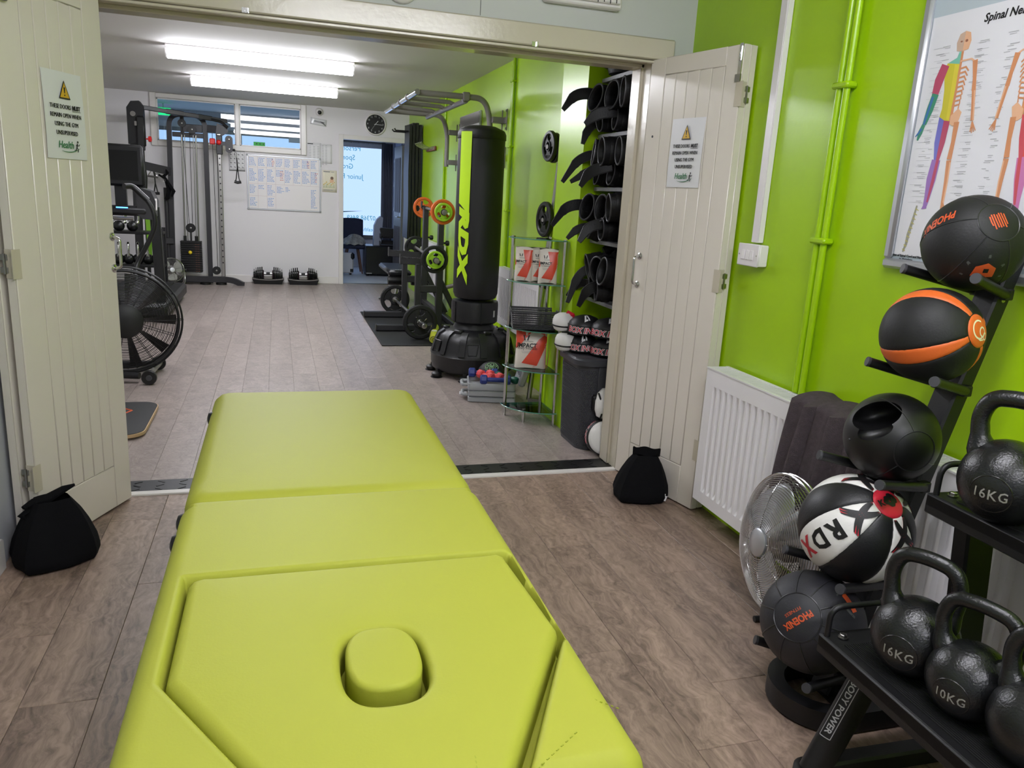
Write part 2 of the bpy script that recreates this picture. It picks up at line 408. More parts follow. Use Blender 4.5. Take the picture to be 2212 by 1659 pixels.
# the doorway between the rooms ------------------------------------
b = MB().m(TRIMP)
b.box((.4825, 3.5525, 2.103), (2.66, .035, .095), bev=.006)                                     # head architrave
for sx in (-.845, 1.8125): b.box((sx, 3.5525, 1.03), (.095, .035, 2.06), bev=.006)
b.box((.4825, 3.66, 2.067), (2.565, .18, .035))                                              # head lining
b.box((.4825, 3.545, 2.045), (2.5, .022, .012), bev=.003); b.box((.4825, 3.70, 2.042), (2.5, .10, .02), bev=.004)
for sx in (-.775, 1.738): b.box((sx, 3.66, 1.03), (.05, .18, 2.06)); b.box((sx-.03*(1 if sx > 0 else -1), 3.70, 1.03), (.02, .10, 2.05), bev=.004)
struct(b.build('trim_3'))
for xx in (-.11, 1.115):
    b = MB().m(CHROME); b.box((xx, 3.532, 2.062), (.028, .004, .02)); b.cyl((xx-.004, 3.529, 2.062), (xx-.004, 3.533, 2.062), .003, n=8); b.box((xx+.008, 3.526, 2.062), (.004, .012, .018)); b.build('catch_plate', bpy.data.objects['trim_3'])

def leaf(name, P0, P1, zt, u_g, boards, hinges, gz=(.185, 1.97), t=.036):
    """folding door leaf: face frame, boards with V joints between them, hinge leaves on the near edge"""
    P0 = Vector(P0); P1 = Vector(P1); d = (P1-P0); L = d.length; d.normalize()
    n = Vector((d.y, -d.x, 0));
    if n.y > 0 and abs(n.x) < .2: n = -n
    if n.x*P0.x > 0: n = -n                                   # face looks into the room
    T = Matrix(((d.x, 0, n.x, P0.x), (d.y, 0, n.y, P0.y), (0, 1, 0, .008), (0, 0, 0, 1)))
    b = MB().m(DOORP); b.T = T; H = zt-.008
    b.box((L/2, H/2, -t/2-.003), (L, H, t-.006))
    o = b.build(name, origin=(P0.x, P0.y, 0)); struct(o)
    def pc(nm, fn, material=DOORP, label=None):
        q = MB().m(material); q.T = T; fn(q); return q.build(nm, o, label=label)
    u0, u1 = u_g; g = .0012; z0, z1 = gz
    pc('stile', lambda q: q.box(((u0-g)/2, H/2, -.003), (u0-g, H, .006), bev=.0028))
    pc('stile', lambda q: q.box(((u1+g+L)/2, H/2, -.003), (L-u1-g, H, .006), bev=.0028))
    pc('rail', lambda q: q.box(((u0+u1)/2, (z0-g)/2, -.003), (u1-u0+.002, z0-g, .006), bev=.0028))
    pc('rail', lambda q: q.box(((u0+u1)/2, (z1+g+H)/2, -.003), (u1-u0+.002, H-z1-g, .006), bev=.0028))
    w = (u1-u0)/boards
    for i in range(boards): pc('plank', lambda q: q.box((u0+w*(i+.5), (z0+z1)/2, -.003), (w-.0016, z1-z0, .006), bev=.0030))
    for hz in hinges:
        h = pc('hinge', lambda q: (q.box((L-.004, hz, .0005), (.040, .10, .003)), q.box((L+.001, hz, -.020), (.003, .10, .032))), TRIMP)
        q = MB().m(STEEL); q.T = T; q.cyl((L+.004, hz-.035, -.037), (L+.004, hz+.035, -.037), .005, n=8); q.box((L+.003, hz+.022, -.040), (.003, .02, .028)); q.box((L+.003, hz-.022, -.040), (.003, .02, .028)); q.build('hinge_knuckle', h, label='bare steel hinge knuckle')
    return o, T, L
dR, TR, LR = leaf('door_1', (1.704, 3.55, 0), (1.842, 2.984, 0), 2.055, (.105, .485), 5, (.29, 1.075, 1.852))
dR2, TR2, _ = leaf('door_2', (1.742, 3.545, 0), (1.880, 2.994, 0), 2.055, (.105, .485), 5, ())
dL, TL, LL = leaf('door_3', (-.640, 3.52, 0), (-.861, 3.018, 0), 2.055, (.106, .425), 5, (.29, 1.07, 1.852))
dL2, TL2, _ = leaf('door_4', (-.688, 3.545, 0), (-.920, 3.045, 0), 2.055, (.106, .425), 5, ())
def handle(T, o, u, z0, z1):
    q = MB().m(CHROME); q.T = T
    q.tube(fillet([(u, z0, .004), (u, z0+.006, .034), (u, z1-.006, .034), (u, z1, .004)], .025, 6), .006, 10)
    for z in (z0, z1): q.lathe([(.017, 0), (.017, .004), (.011, .008)], 16, (u, z, 0), (0, 0, 1))
    q.build('handle', o, label='chrome D-shaped pull handle')
handle(TR, dR, .045, .995, 1.135); handle(TL, dL, .018, 1.012, 1.14)
q = MB(); q.T = TR; q.m(CHROME).box((LR-.012, 1.985, .002), (.018, .13, .004)); q.box((LR-.012, 2.01, .006), (.008, .06, .008), bev=.002); q.m(STEEL).box((LR-.016, 1.915, .003), (.03, .03, .006)); q.build('flush_bolt', dR, label='chrome sliding bolt at the top edge')
q = MB().m(RUBS); q.T = TR; q.cyl((.055, 1.70, -.002), (.055, 1.70, .0012), .006, n=10); q.build('screw_hole', dR)
# worn head bracket on the left leaf
q = MB().m(GREYM); q.T = TL; q.box((LL-.02, 1.945, .012), (.08, .07, .02), bev=.006); q.build('closer_arm', dL, label='dark grey closer bracket at the top')

# door notices: laminated A4 sheets with printed triangle, words and logo
def notice(T, u, z, label, flip):
    Tn = T @ Matrix.Translation((u, z, .0035))
    sx = 1 if not flip else -1
    if flip: Tn = Tn @ Matrix(((-1, 0, 0, 0), (0, 1, 0, 0), (0, 0, 1, 0), (0, 0, 0, 1)))
    s = MB().m(PAPER); s.T = Tn; s.grid(lambda a, c: ((a-.5)*.212, (c-.5)*.302, .003*sin(a*5)*(c*c)+.002*sin(c*4)+.001), 8, 12)
    o = s.build('notice', smooth=True); tag(o, label, 'notice', None)
    zz = .006
    w = MB(); w.T = Tn
    w.m(INK).prism([(-.030, .058), (.030, .058), (0, .122)], zz, zz+.0004); w.m(mat('amber print', (214, 170, 40), .4)).prism([(-.024, .0625), (.024, .0625), (0, .114)], zz+.0004, zz+.0008)
    w.m(INK).prism([(-.004, .098), (.004, .098), (.0018, .078), (-.0018, .078)], zz+.0008, zz+.0012); w.lathe([(.003, 0), (.003, .0004)], 8, (0, .071, zz+.0008))
    w.build('warning_symbol', o)
    t = MB().m(INK); t.T = Tn
    F = lambda x, y: Matrix.Translation((x, y, zz))
    t.text('THESE DOORS', .0215, F(-.026, .030), sx=.78); t.text('MUST', .0215, F(.058, .030), sx=.80, bold=.0006); t.box((.058, .0190, zz), (.046, .0016, .0004))
    t.text('REMAIN OPEN WHEN', .0215, F(0, .000), sx=.78); t.text('USING THE GYM', .0215, F(0, -.030), sx=.78); t.text('UNSUPERVISED', .0215, F(0, -.060), sx=.78)
    t.build('printed_words', o)
    g = MB().m(GREENINK); g.T = Tn; g.text('Health', .036, F(-.012, -.102), shear=.22, sx=.85)
    g.tube([(-.035+.1*i/10, -.122-.006*sin(pi*i/10)+.012*(i/10)**2, zz) for i in range(11)], [.0004+.0012*sin(pi*i/10) for i in range(11)], 6)
    g.m(INK).lathe([(.004, 0), (.004, .0004)], 10, (.052, -.088, zz)); g.tube([(.050, -.094, zz), (.046, -.108, zz)], .002, 6); g.tube([(.046, -.108, zz), (.054, -.114, zz), (.050, -.124, zz)], .0014, 6); g.tube([(.046, -.108, zz), (.040, -.118, zz), (.033, -.118, zz)], .0014, 6); g.tube([(.042, -.100, zz), (.049, -.098, zz), (.057, -.102, zz), (.062, -.096, zz)], .0012, 6)
    g.build('logo', o)
notice(TR, .300, 1.620, 'white laminated warning notice taped to the right-hand folding door', False)
notice(TL, .246, 1.583, 'white laminated warning notice on the left-hand folding door', True)

# baseboards, back doorway ------------------------------------------
sbox('baseboard_left', WTRIM, [(XL, XL+.016, -1.5, 2.92, 0, .115)], bev=.004)
sbox('baseboard_back', WTRIM, [(-2.6, .845, 11.532, 11.55, 0, .10)], bev=.004)
sbox('trim_4', WTRIM, [(.838, .903, 11.52, 11.68, 0, 2.10), (1.79, 1.83, 11.52, 11.56, 0, 2.04), (.899, 1.832, 11.523, 11.677, 2.038, 2.099)], bev=.004)
sbox('trim_5', STEEL, [(.90, 1.80, 11.56, 11.64, -.002, .006)])
# high window in the back wall
b = MB().m(WTRIM)
for x0, x1, z0, z1 in ((-1.578, WX0, 1.78, 2.448), (WX1, .40, 1.78, 2.448), (WX0-.004, WX1+.004, 1.781, WZ0), (WX0-.004, WX1+.004, WZ1, 2.447)):
    b.box(((x0+x1)/2, 11.54, (z0+z1)/2), (x1-x0, .05 if x1-x0 < .2 else .046, z1-z0), bev=.008)
b.box((-.50, 11.56, 2.12), (.055, .08, .54), bev=.006)
for x0, x1 in ((WX0, -.527), (-.473, WX1)):
    for z in (WZ0+.006, WZ1-.006): b.box(((x0+x1)/2, 11.585, z), (x1-x0, .02, .014))
    for x in (x0+.006, x1-.006): b.box((x, 11.585, (WZ0+WZ1)/2), (.014, .02, WZ1-WZ0))
w1 = struct(b.build('window_1'))
for x0, x1 in ((WX0, -.527), (-.473, WX1)):
    MB().m(GLASS).box(((x0+x1)/2, 11.60, (WZ0+WZ1)/2), (x1-x0, .004, WZ1-WZ0)).build('pane', w1)
# reception window with mirrored lettering on frosted film
b = MB().m(GREYM)
for x0, x1, z0, z1 in ((-2.42, -2.36, .5, 2.18), (1.765, 1.83, .5, 2.18), (-.62, -.55, .55, 2.13), (-2.4, 1.8, .50, .565), (-2.4, 1.8, 2.12, 2.18)): b.box(((x0+x1)/2, 14.17, (z0+z1)/2), (x1-x0, .08, z1-z0), bev=.005)
w2 = struct(b.build('window_2'))
MB().m(FROST).box((.6, 14.22, 1.34), (2.32, .006, 1.56)).build('pane', w2); MB().m(FROST).box((-1.49, 14.22, 1.34), (1.74, .006, 1.56)).build('pane', w2)
t = MB().m(TEALINK); yy = 14.205
Tm = lambda x, z: Matrix(((-1, 0, 0, x), (0, 0, 1, yy), (0, 1, 0, z), (0, 0, 0, 1)))
for s_, x, z, sz in (('Person', 1.41, 2.04, .125), ('Spor', 1.315, 1.885, .125), ('Gro', 1.285, 1.735, .125), ('Junior F', 1.455, 1.565, .125), ('07368 8469', 1.68, .86, .115), ('health', 1.68, .66, .095)):
    t.text(s_, sz, Tm(x, z), align='LEFT', extrude=.001, sx=.92)
t.m(GREENINK).prism([(1.46, .985), (.9, .955), (.3, .90), (.3, .87), (.9, .928)], 0, .002, Matrix(((1, 0, 0, 0), (0, 0, 1, yy-.001), (0, 1, 0, 0), (0, 0, 0, 1))))
t.build('window_lettering', w2, label='mirrored teal lettering on the frosted glass')
sbox('trim_6', WHITEP, [(.2, 1.765, 14.13, 14.17, 2.06, 2.14)])
# ------------------------------------------------------------------ lights
def batten(x0, x1, y, zt, tube, label, w=.11):
    t = thing('ceiling_batten', label, 'ceiling light', ((x0+x1)/2, y, zt), group=None)
    MB().m(WHITEP).box(((x0+x1)/2, y, zt-.019), (x1-x0, w+.004, .038), bev=.004).build('tray', t)
    b = MB().m(tube); prof = [(-w/2, -.036), (-w/2, -.075), (-w/2+.022, -.104), (w/2-.022, -.104), (w/2, -.075), (w/2, -.036)]
    b.rings([[(x, y+a, zt+z) for a, z in prof] for x in (x0+.012, x1-.012)]); b.build('diffuser', t, smooth=False)
    for x in (x0+.006, x1-.006): MB().m(WHITEP).rings([[(x+s_, y+a*1.04, zt+z*1.02+.001) for a, z in prof] for s_ in (-.006, .006)]).build('end_cap', t, smooth=False)
batten(-.86, .665, 7.34, 2.45, TUBE, 'long lit ceiling batten, the nearer one in view in the gym')
batten(-.86, .665, 9.30, 2.45, TUBE, 'long lit ceiling batten by the high window, the farther one in view')
batten(-.86, .665, 5.35, 2.45, TUBE, 'lit ceiling batten of the gym hidden above the doorway head')
batten(-.05, 1.45, 1.08, 2.60, TUBEN, 'lit ceiling batten of the treatment room above the couch')
batten(.10, 1.60, -.75, 2.60, TUBEN, 'added ceiling batten behind the viewer, put in to brighten the treatment room')  # extra unseen batten, added to brighten the near right-hand wall

# ------------------------------------------------------------------ massage couch
mc = thing('massage_couch', 'lime green padded massage couch in the foreground reaching to the doorway', 'massage table', (.125, 1.75, 0))
def pad(name, outline, z0, z1, r, crown=.004, n=150, hole=None, label=None, cr=None):
    """padded cushion: rounded rim, gently crowned top, optional hole (list of points)"""
    cx = sum(p[0] for p in (hole or outline))/len(hole or outline); cy = sum(p[1] for p in (hole or outline))/len(hole or outline)
    def radial(poly):
        out = []
        for k in range(n):
            a = 2*pi*k/n; dx, dy = cos(a), sin(a); best = 0
            for i in range(len(poly)):
                x1, y1 = poly[i][0]-cx, poly[i][1]-cy; x2, y2 = poly[(i+1) % len(poly)][0]-cx, poly[(i+1) % len(poly)][1]-cy
                ex, ey = x2-x1, y2-y1; den = dx*ey-dy*ex
                if abs(den) < 1e-12: continue
                t = (x1*ey-y1*ex)/den; u = (x1*dy-y1*dx)/den
                if t > 0 and -1e-9 <= u <= 1+1e-9: best = max(best, t)
            out.append(best)
        return out
    R = radial(outline); dirs = [(cos(2*pi*k/n), sin(2*pi*k/n)) for k in range(n)]
    # inset distance along the ray is scaled so that the rim keeps an even width
    nx = []
    for k in range(n):
        p0 = (dirs[k-1][0]*R[k-1], dirs[k-1][1]*R[k-1]); p1 = (dirs[(k+1) % n][0]*R[(k+1) % n], dirs[(k+1) % n][1]*R[(k+1) % n])
        tx, ty = p1[0]-p0[0], p1[1]-p0[1]; l = hypot(tx, ty); nx.append(max(.3, abs(dirs[k][0]*ty/l-dirs[k][1]*tx/l)))
    def ring(ins, z): return [(cx+dirs[k][0]*(R[k]-ins/nx[k]), cy+dirs[k][1]*(R[k]-ins/nx[k]), z) for k in range(n)]
    b = MB().m(LIME); rr = [ring(r*.25, z0), ring(0, z0+r*.25)]
    for i in range(9):
        a = pi/2*i/8; rr.append(ring(r*(1-cos(a)), z1-r+r*sin(a)))
    if hole:
        H = radial(hole); hr = cr or .018
        hp = lambda e, z: [(cx+dirs[k][0]*(H[k]+e), cy+dirs[k][1]*(H[k]+e), z) for k in range(n)]
        last = rr[-1]
        for t in (.25, .5, .75): rr.append([(last[k][0]*(1-t)+hp(hr, 0)[k][0]*t, last[k][1]*(1-t)+hp(hr, 0)[k][1]*t, z1+crown*sin(pi*t)) for k in range(n)])
        for i in range(6):
            a = pi/2*i/5; rr.append(hp(hr*(1-sin(a)), z1-hr+hr*cos(a)))
        rr.append(hp(0, z0+.005)); b.rings(rr, cap0=False, cap1=False)
    else:
        last = rr[-1]
        for t in (.15, .35, .6, .82): rr.append([(last[k][0]*(1-t)+cx*t, last[k][1]*(1-t)+cy*t, z1+crown*(1-(1-t)**2)) for k in range(n)])
        b.rings(rr)
    return b.build(name, mc, label=label, ang=60)
X0, X1 = -.222, .470
pad('foot_cushion', rrect(X0, 1.768, X1, 2.775, .055, 6), .605, .685, .05, .006)
# main cushion: one height field with a sunk bed for the drop-in face panel
YN = .768
BED = [(-.1765, 1.400), (.4475, 1.400), (.4610, 1.098), (.272, .74), (.272, .70), (.004, .70), (.004, .775), (-.1765, 1.078)]
def main_cushion():
    r = .040; rc = .045; xa, xb, ya, yb = X0, X1, YN, 1.7735; xc, yc, hx, hy = (xa+xb)/2, (ya+yb)/2, (xb-xa)/2, (yb-ya)/2
    n = len(BED); E = []
    for i in range(n):
        p, q = BED[i], BED[(i+1) % n]; E.append((p[0], p[1], q[0]-p[0], q[1]-p[1]))
    def bed(x, y):
        best = 9; ins = False
        for px, py, ex, ey in E:
            t = ((x-px)*ex+(y-py)*ey)/(ex*ex+ey*ey); t = 0 if t < 0 else 1 if t > 1 else t
            d = (x-px-ex*t)**2+(y-py-ey*t)**2
            if d < best: best = d
            if (py > y) != (py+ey > y) and x < px+ex*(y-py)/ey: ins = not ins
        return sqrt(best)*(1 if ins else -1)
    def axis(a, b_, n_): return [a+(b_-a)*k for k in [0, .0006, .0025, .0055, .010, .016, .024]+[.032+.936*i/n_ for i in range(n_+1)]+[.976, .984, .990, .9945, .9975, .9994, 1]]
    xs = axis(xa, xb, 230); ys = axis(ya, yb, 330); vs = []
    for y in ys:
        for x in xs:
            qx = abs(x-xc)-(hx-rc); qy = abs(y-yc)-(hy-rc); px, py = x, y
            if qx > 0 and qy > 0:
                l = hypot(qx, qy); m_ = max(qx, qy); f = m_/l; px = xc+math.copysign(hx-rc+qx*f, x-xc); py = yc+math.copysign(hy-rc+qy*f, y-yc); d = rc-m_
            else: d = rc-max(qx, qy)
            ry = .022 if y > 1.70 and qy > qx else r
            z = .6835+.002*(1-((x-xc)/hx)**2)
            if d < ry: z -= ry-sqrt(max(0, ry*ry-(ry-d)**2))
            if y < 1.44:
                s = bed(px, py)
                if s > 0: z -= .011+min(.045, s*6)
                elif s > -.014: t = -s; z -= .014-sqrt(max(0, .014*.014-(.014-t)**2))*1.0 if t < .014 else 0; z += .003*(1-t/.014)
            vs.append((px, py, z))
    nx, ny = len(xs), len(ys); fs = [(j*nx+i, j*nx+i+1, j*nx+nx+i+1, j*nx+nx+i) for j in range(ny-1) for i in range(nx-1)]
    rim = [i for i in range(nx)]+[j*nx+nx-1 for j in range(1, ny)]+[(ny-1)*nx+i for i in range(nx-2, -1, -1)]+[j*nx for j in range(ny-2, 0, -1)]
    o = len(vs); vs += [(vs[k][0], vs[k][1], .612) for k in rim]; m_ = len(rim); fs += [(rim[k], rim[(k+1) % m_], o+(k+1) % m_, o+k) for k in range(m_)]
    b = MB().m(LIME); b.add(vs, fs); return b.build('main_cushion', mc, ang=75)
main_cushion()
oval = [(.1465 + .066*math.copysign(abs(cos(t))**.72, cos(t)), 1.058 + .098*math.copysign(abs(sin(t))**.72, sin(t))) for t in [2*pi*i/60 for i in range(60)]]
pad('face_panel', [(-.168, 1.380), (-.156, 1.394), (.424, 1.394), (.434, 1.383), (.4495, 1.10), (.2605, .765), (.25, .755), (.022, .755), (.010, .768), (-.169, 1.073)], .61, .686, .02, .0015, n=200, hole=oval, cr=.014)
plug = [(.1475 + .058*math.copysign(abs(cos(t))**.75, cos(t)), 1.072 + .083*math.copysign(abs(sin(t))**.75, sin(t))) for t in [2*pi*i/60 for i in range(60)]]
pad('face_plug', plug, .615, .690, .009, .002, n=60, label='rounded removable plug in the face hole')
b = MB().m(LIMED)
b.tube([(p[0]*1.0, p[1], .685) for p in [(.1475+(q[0]-.1475)*.955, 1.072+(q[1]-1.072)*.965) for q in plug]], .0011, 5, closed=True); b.build('piping', [o for o in mc.children if o.name == 'face_plug'][0])
b = MB().m(LIMED); 
for i in range(9): b.box((.235-.0012*i, .825-.009*i, .6865), (.0016, .005, .0012)); b.box((.31+.009*i, .79+.0065*i, .685), (.005, .0016, .0012), rot=Matrix.Rotation(.6, 3, 'Z')); b.box((.415+.006*i, .93-.006*i, .6825), (.004, .0014, .0012), rot=Matrix.Rotation(-.7, 3, 'Z'))
b.build('stitching', mc)
b = MB().m(PLY)
for y0, y1 in ((1.79, 2.74), (.80, 1.74)):
    for x in (X0+.035, X1-.035): b.box((x, (y0+y1)/2, .575), (.02, y1-y0, .06), bev=.003)
    for y in (y0, y1): b.box(((X0+X1)/2, y, .575), (X1-X0-.07, .02, .06), bev=.003)
b.build('base_frame', mc)
for y in (.86, 1.70, 1.83, 2.68):
    for x in (X0+.06, X1-.06):
        MB().m(ALU).tube([(x, y, .56), (x, y+(.03 if y > 1.75 else -.03), .03)], .016, 12).build('leg', mc)
for y in (2.57, 1.742, 1.632):
    q = MB().m(RUBS); q.lathe([(.010, 0), (.022, .004), (.024, .012), (.020, .022), (.008, .026)], 14, (X0+.018, y, .640), (-1, 0, 0)); q.build('knob', mc, label='black rubber side knob')

# ------------------------------------------------------------------ fabric door weights
def weight_bag(label, loc, rz, s, tag_, knot):
    t = thing('door_weight', label, 'door stop', loc, (0, 0, rz))
    b = MB().m(CLOTH)
    P = [(.0, .0), (.095, .0), (.128, .010), (.138, .038), (.130, .085), (.112, .140), (.090, .190), (.070, .222), (.058, .240)]
    def f(u, v):
        k = v*(len(P)-1); i = min(int(k), len(P)-2); q = k-i; r = P[i][0]*(1-q)+P[i+1][0]*q; z = P[i][1]*(1-q)+P[i+1][1]*q
        a = 2*pi*u; sq = 1/max(abs(cos(a)), abs(sin(a))); w = min(1, v*.6+.0); rr = r*(1+(sq-1)*.45)*(1+.035*sin(3*a+v*4)+.02*sin(7*a-v*6))
        return Vector((rr*cos(a)*(1+.05*(1-v)), rr*sin(a)*.80+v*.03, z))*s + Vector((v*v*.022*(1 if knot == 'cuff' else .3), 0, 0))
    b.grid(f, 48, 30, True); b.build('sack', t)
    b = MB().m(CLOTH)
    if knot == 'cuff':
        ck_ = lambda u: .010*cos(2*pi*u+.6)-.012*cos(2*pi*u)+.004*sin(10*pi*u)
        b.grid(lambda u, v: Vector(((.054+.010*v+.003*sin(8*pi*u))*1.15*cos(2*pi*u)+.024, (.030+.006*v)*sin(2*pi*u)+.03, .228+.040*v+ck_(u)))*s, 40, 5, True)
        b.grid(lambda u, v: Vector(((.064-.001*v+.003*sin(8*pi*u))*1.15*cos(2*pi*u)+.024, (.037+.002*v)*sin(2*pi*u)+.03, .268-.034*v+ck_(u)))*s, 40, 3, True)
        b.rings([[tuple(Vector((.056*1.15*cos(2*pi*k/24)+.024, .030*sin(2*pi*k/24)+.03, .252+ck_(k/24)))*s) for k in range(24)]]*1, cap0=False)
    else:
        b.tube([Vector((-.085, .02, .225))*s, Vector((-.05, .03, .236))*s, Vector((.0, .03, .24))*s, Vector((.05, .03, .262))*s, Vector((.085, .02, .275))*s], [.012*s, .02*s, .026*s, .02*s, .007*s], 10, flat=.55)
        b.tube([Vector((-.07, .015, .215))*s, Vector((-.1, .0, .205))*s, Vector((-.085, -.005, .19))*s], [.014*s, .012*s, .004*s], 8, flat=.5)
    b.build('tied_neck', t)
    if tag_:
        q = MB().m(PAPER); q.box((.1*s, -.072*s, .045*s), (.030, .002, .036), rot=Matrix.Rotation(.35, 3, 'Y')); q.box((.118*s, -.07*s, .035*s), (.018, .002, .026), rot=Matrix.Rotation(.3, 3, 'Y'))
        q.m(INK); q.text('47', .016, frame((.1*s, -.0745*s, .046*s), (1, 0, -.35), (0, -1, 0))); q.build('fabric_tag', t, label='small white printed tag')
weight_bag('black cloth sack weight with a white tag propping the right-hand door', (1.662, 3.165, 0), -.25, .93, True, 'cuff')
weight_bag('black knotted cloth sack weight propping the left-hand door', (-.800, 2.945, 0), .5, 1.0, False, 'knot')

# ------------------------------------------------------------------ right wall: services, poster
tr = thing('cable_trunking', 'white plastic cable trunking running down to the light switch', 'trunking', (XR, 2.825, 1.27))
b = MB().m(WHITEP); b.box((XR-.014, 2.825, 1.93), (.026, .050, 1.33), bev=.002); b.build('channel', tr)
b = MB().m(WHITEP); b.box((XR-.0275, 2.825, 1.93), (.003, .040, 1.33), bev=.001); b.build('cover', tr)
sw = thing('light_switch', 'white three-gang light switch in a surface box on the green wall', 'switch', (XR, 2.825, 1.16))
MB().m(WHITEP).box((XR-.022, 2.827, 1.213), (.042, .146, .088), bev=.004).build('pattress', sw)
MB().m(WHITEP).box((XR-.0465, 2.827, 1.213), (.008, .150, .092), bev=.0035).build('face_plate', sw)
for i in range(3):
    q = MB().m(WHITEP); q.box((XR-.052, 2.827+.030*(1-i), 1.213), (.006, .020, .040), rot=Matrix.Rotation(.09, 3, 'Y'), bev=.0015); q.build('rocker', sw)
for y in (2.827-.062, 2.827+.062):
    q = MB().m(STEEL); q.cyl((XR-.0512, y, 1.213), (XR-.0498, y, 1.213), .0035, n=8); q.build('screw', sw)
pp = thing('heating_pipes', 'pair of green-painted heating pipes clipped to the treatment room wall', 'pipe', (XR, 2.41, .70))
for y in (2.432, 2.395): MB().m(PIPEG).cyl((XR-.026, y, .725), (XR-.026, y, 2.6), .0125, n=14).build('pipe', pp)
for z in (1.30, 1.835): MB().m(PIPEG).box((XR-.024, 2.4135, z), (.046, .085, .022), bev=.006).build('pipe_clip', pp)
# anatomical poster in a snap frame
PX0, PZ0, PW, PH = 2.098, 1.238, .62, .92
ps = thing('anatomy_poster', 'framed anatomical nerve chart with coloured figures on the green wall', 'poster', (XR, 1.72, PZ0))
TP = Matrix(((0, 0, -1, XR-.012), (-1, 0, 0, PX0), (0, 1, 0, PZ0), (0, 0, 0, 1)))     # x to the right on the wall, y up
b = MB().m(ALU); b.T = TP
for (x, y, w, h) in ((PW/2, .016, PW, .032), (PW/2, PH-.016, PW, .032), (.016, PH/2, .032, PH-.06), (PW-.016, PH/2, .032, PH-.06)): b.box((x, y, .006), (w, h, .022 if w > h else .0214), bev=.008)
b.build('snap_frame', ps)
q = MB().m(mat('pale blue backing', (178, 190, 196), .5)); q.T = TP; q.box((PW/2, PH/2, -.004), (PW-.04, PH-.04, .004)); q.build('backing', ps)
q = MB().m(mat('poster paper', (222, 222, 226), .35)); q.T = TP; q.box((PW/2, .398, -.001), (PW-.064, .706, .002)); q.build('poster_sheet', ps)
PZ = .0006
def flat(name, items):
    g = MB(); g.T = TP
    for i, (rgb, poly) in enumerate(items):
        g.m(mat('print %d %d %d' % rgb, rgb, .45)).prism([(x, y) for x, y in poly], PZ, PZ+.0002+.00002*i)
    return g.build('printed_figure', ps, smooth=False)
def limb(pts, ws):
    L_, R_ = [], []
    for i, p in enumerate(pts):
        a = Vector(pts[max(i-1, 0)]); c = Vector(pts[min(i+1, len(pts)-1)]); d = (c-a).normalized(); nrm = Vector((-d.y, d.x)); w = ws[i]/2
        L_.append((p[0]+nrm.x*w, p[1]+nrm.y*w)); R_.append((p[0]-nrm.x*w, p[1]-nrm.y*w))
    return L_+R_[::-1]
def ellip(cx, cy, rx, ry, n=18, a0=0, a1=2*pi): return [(cx+rx*cos(a0+(a1-a0)*k/n), cy+ry*sin(a0+(a1-a0)*k/n)) for k in range(n)]
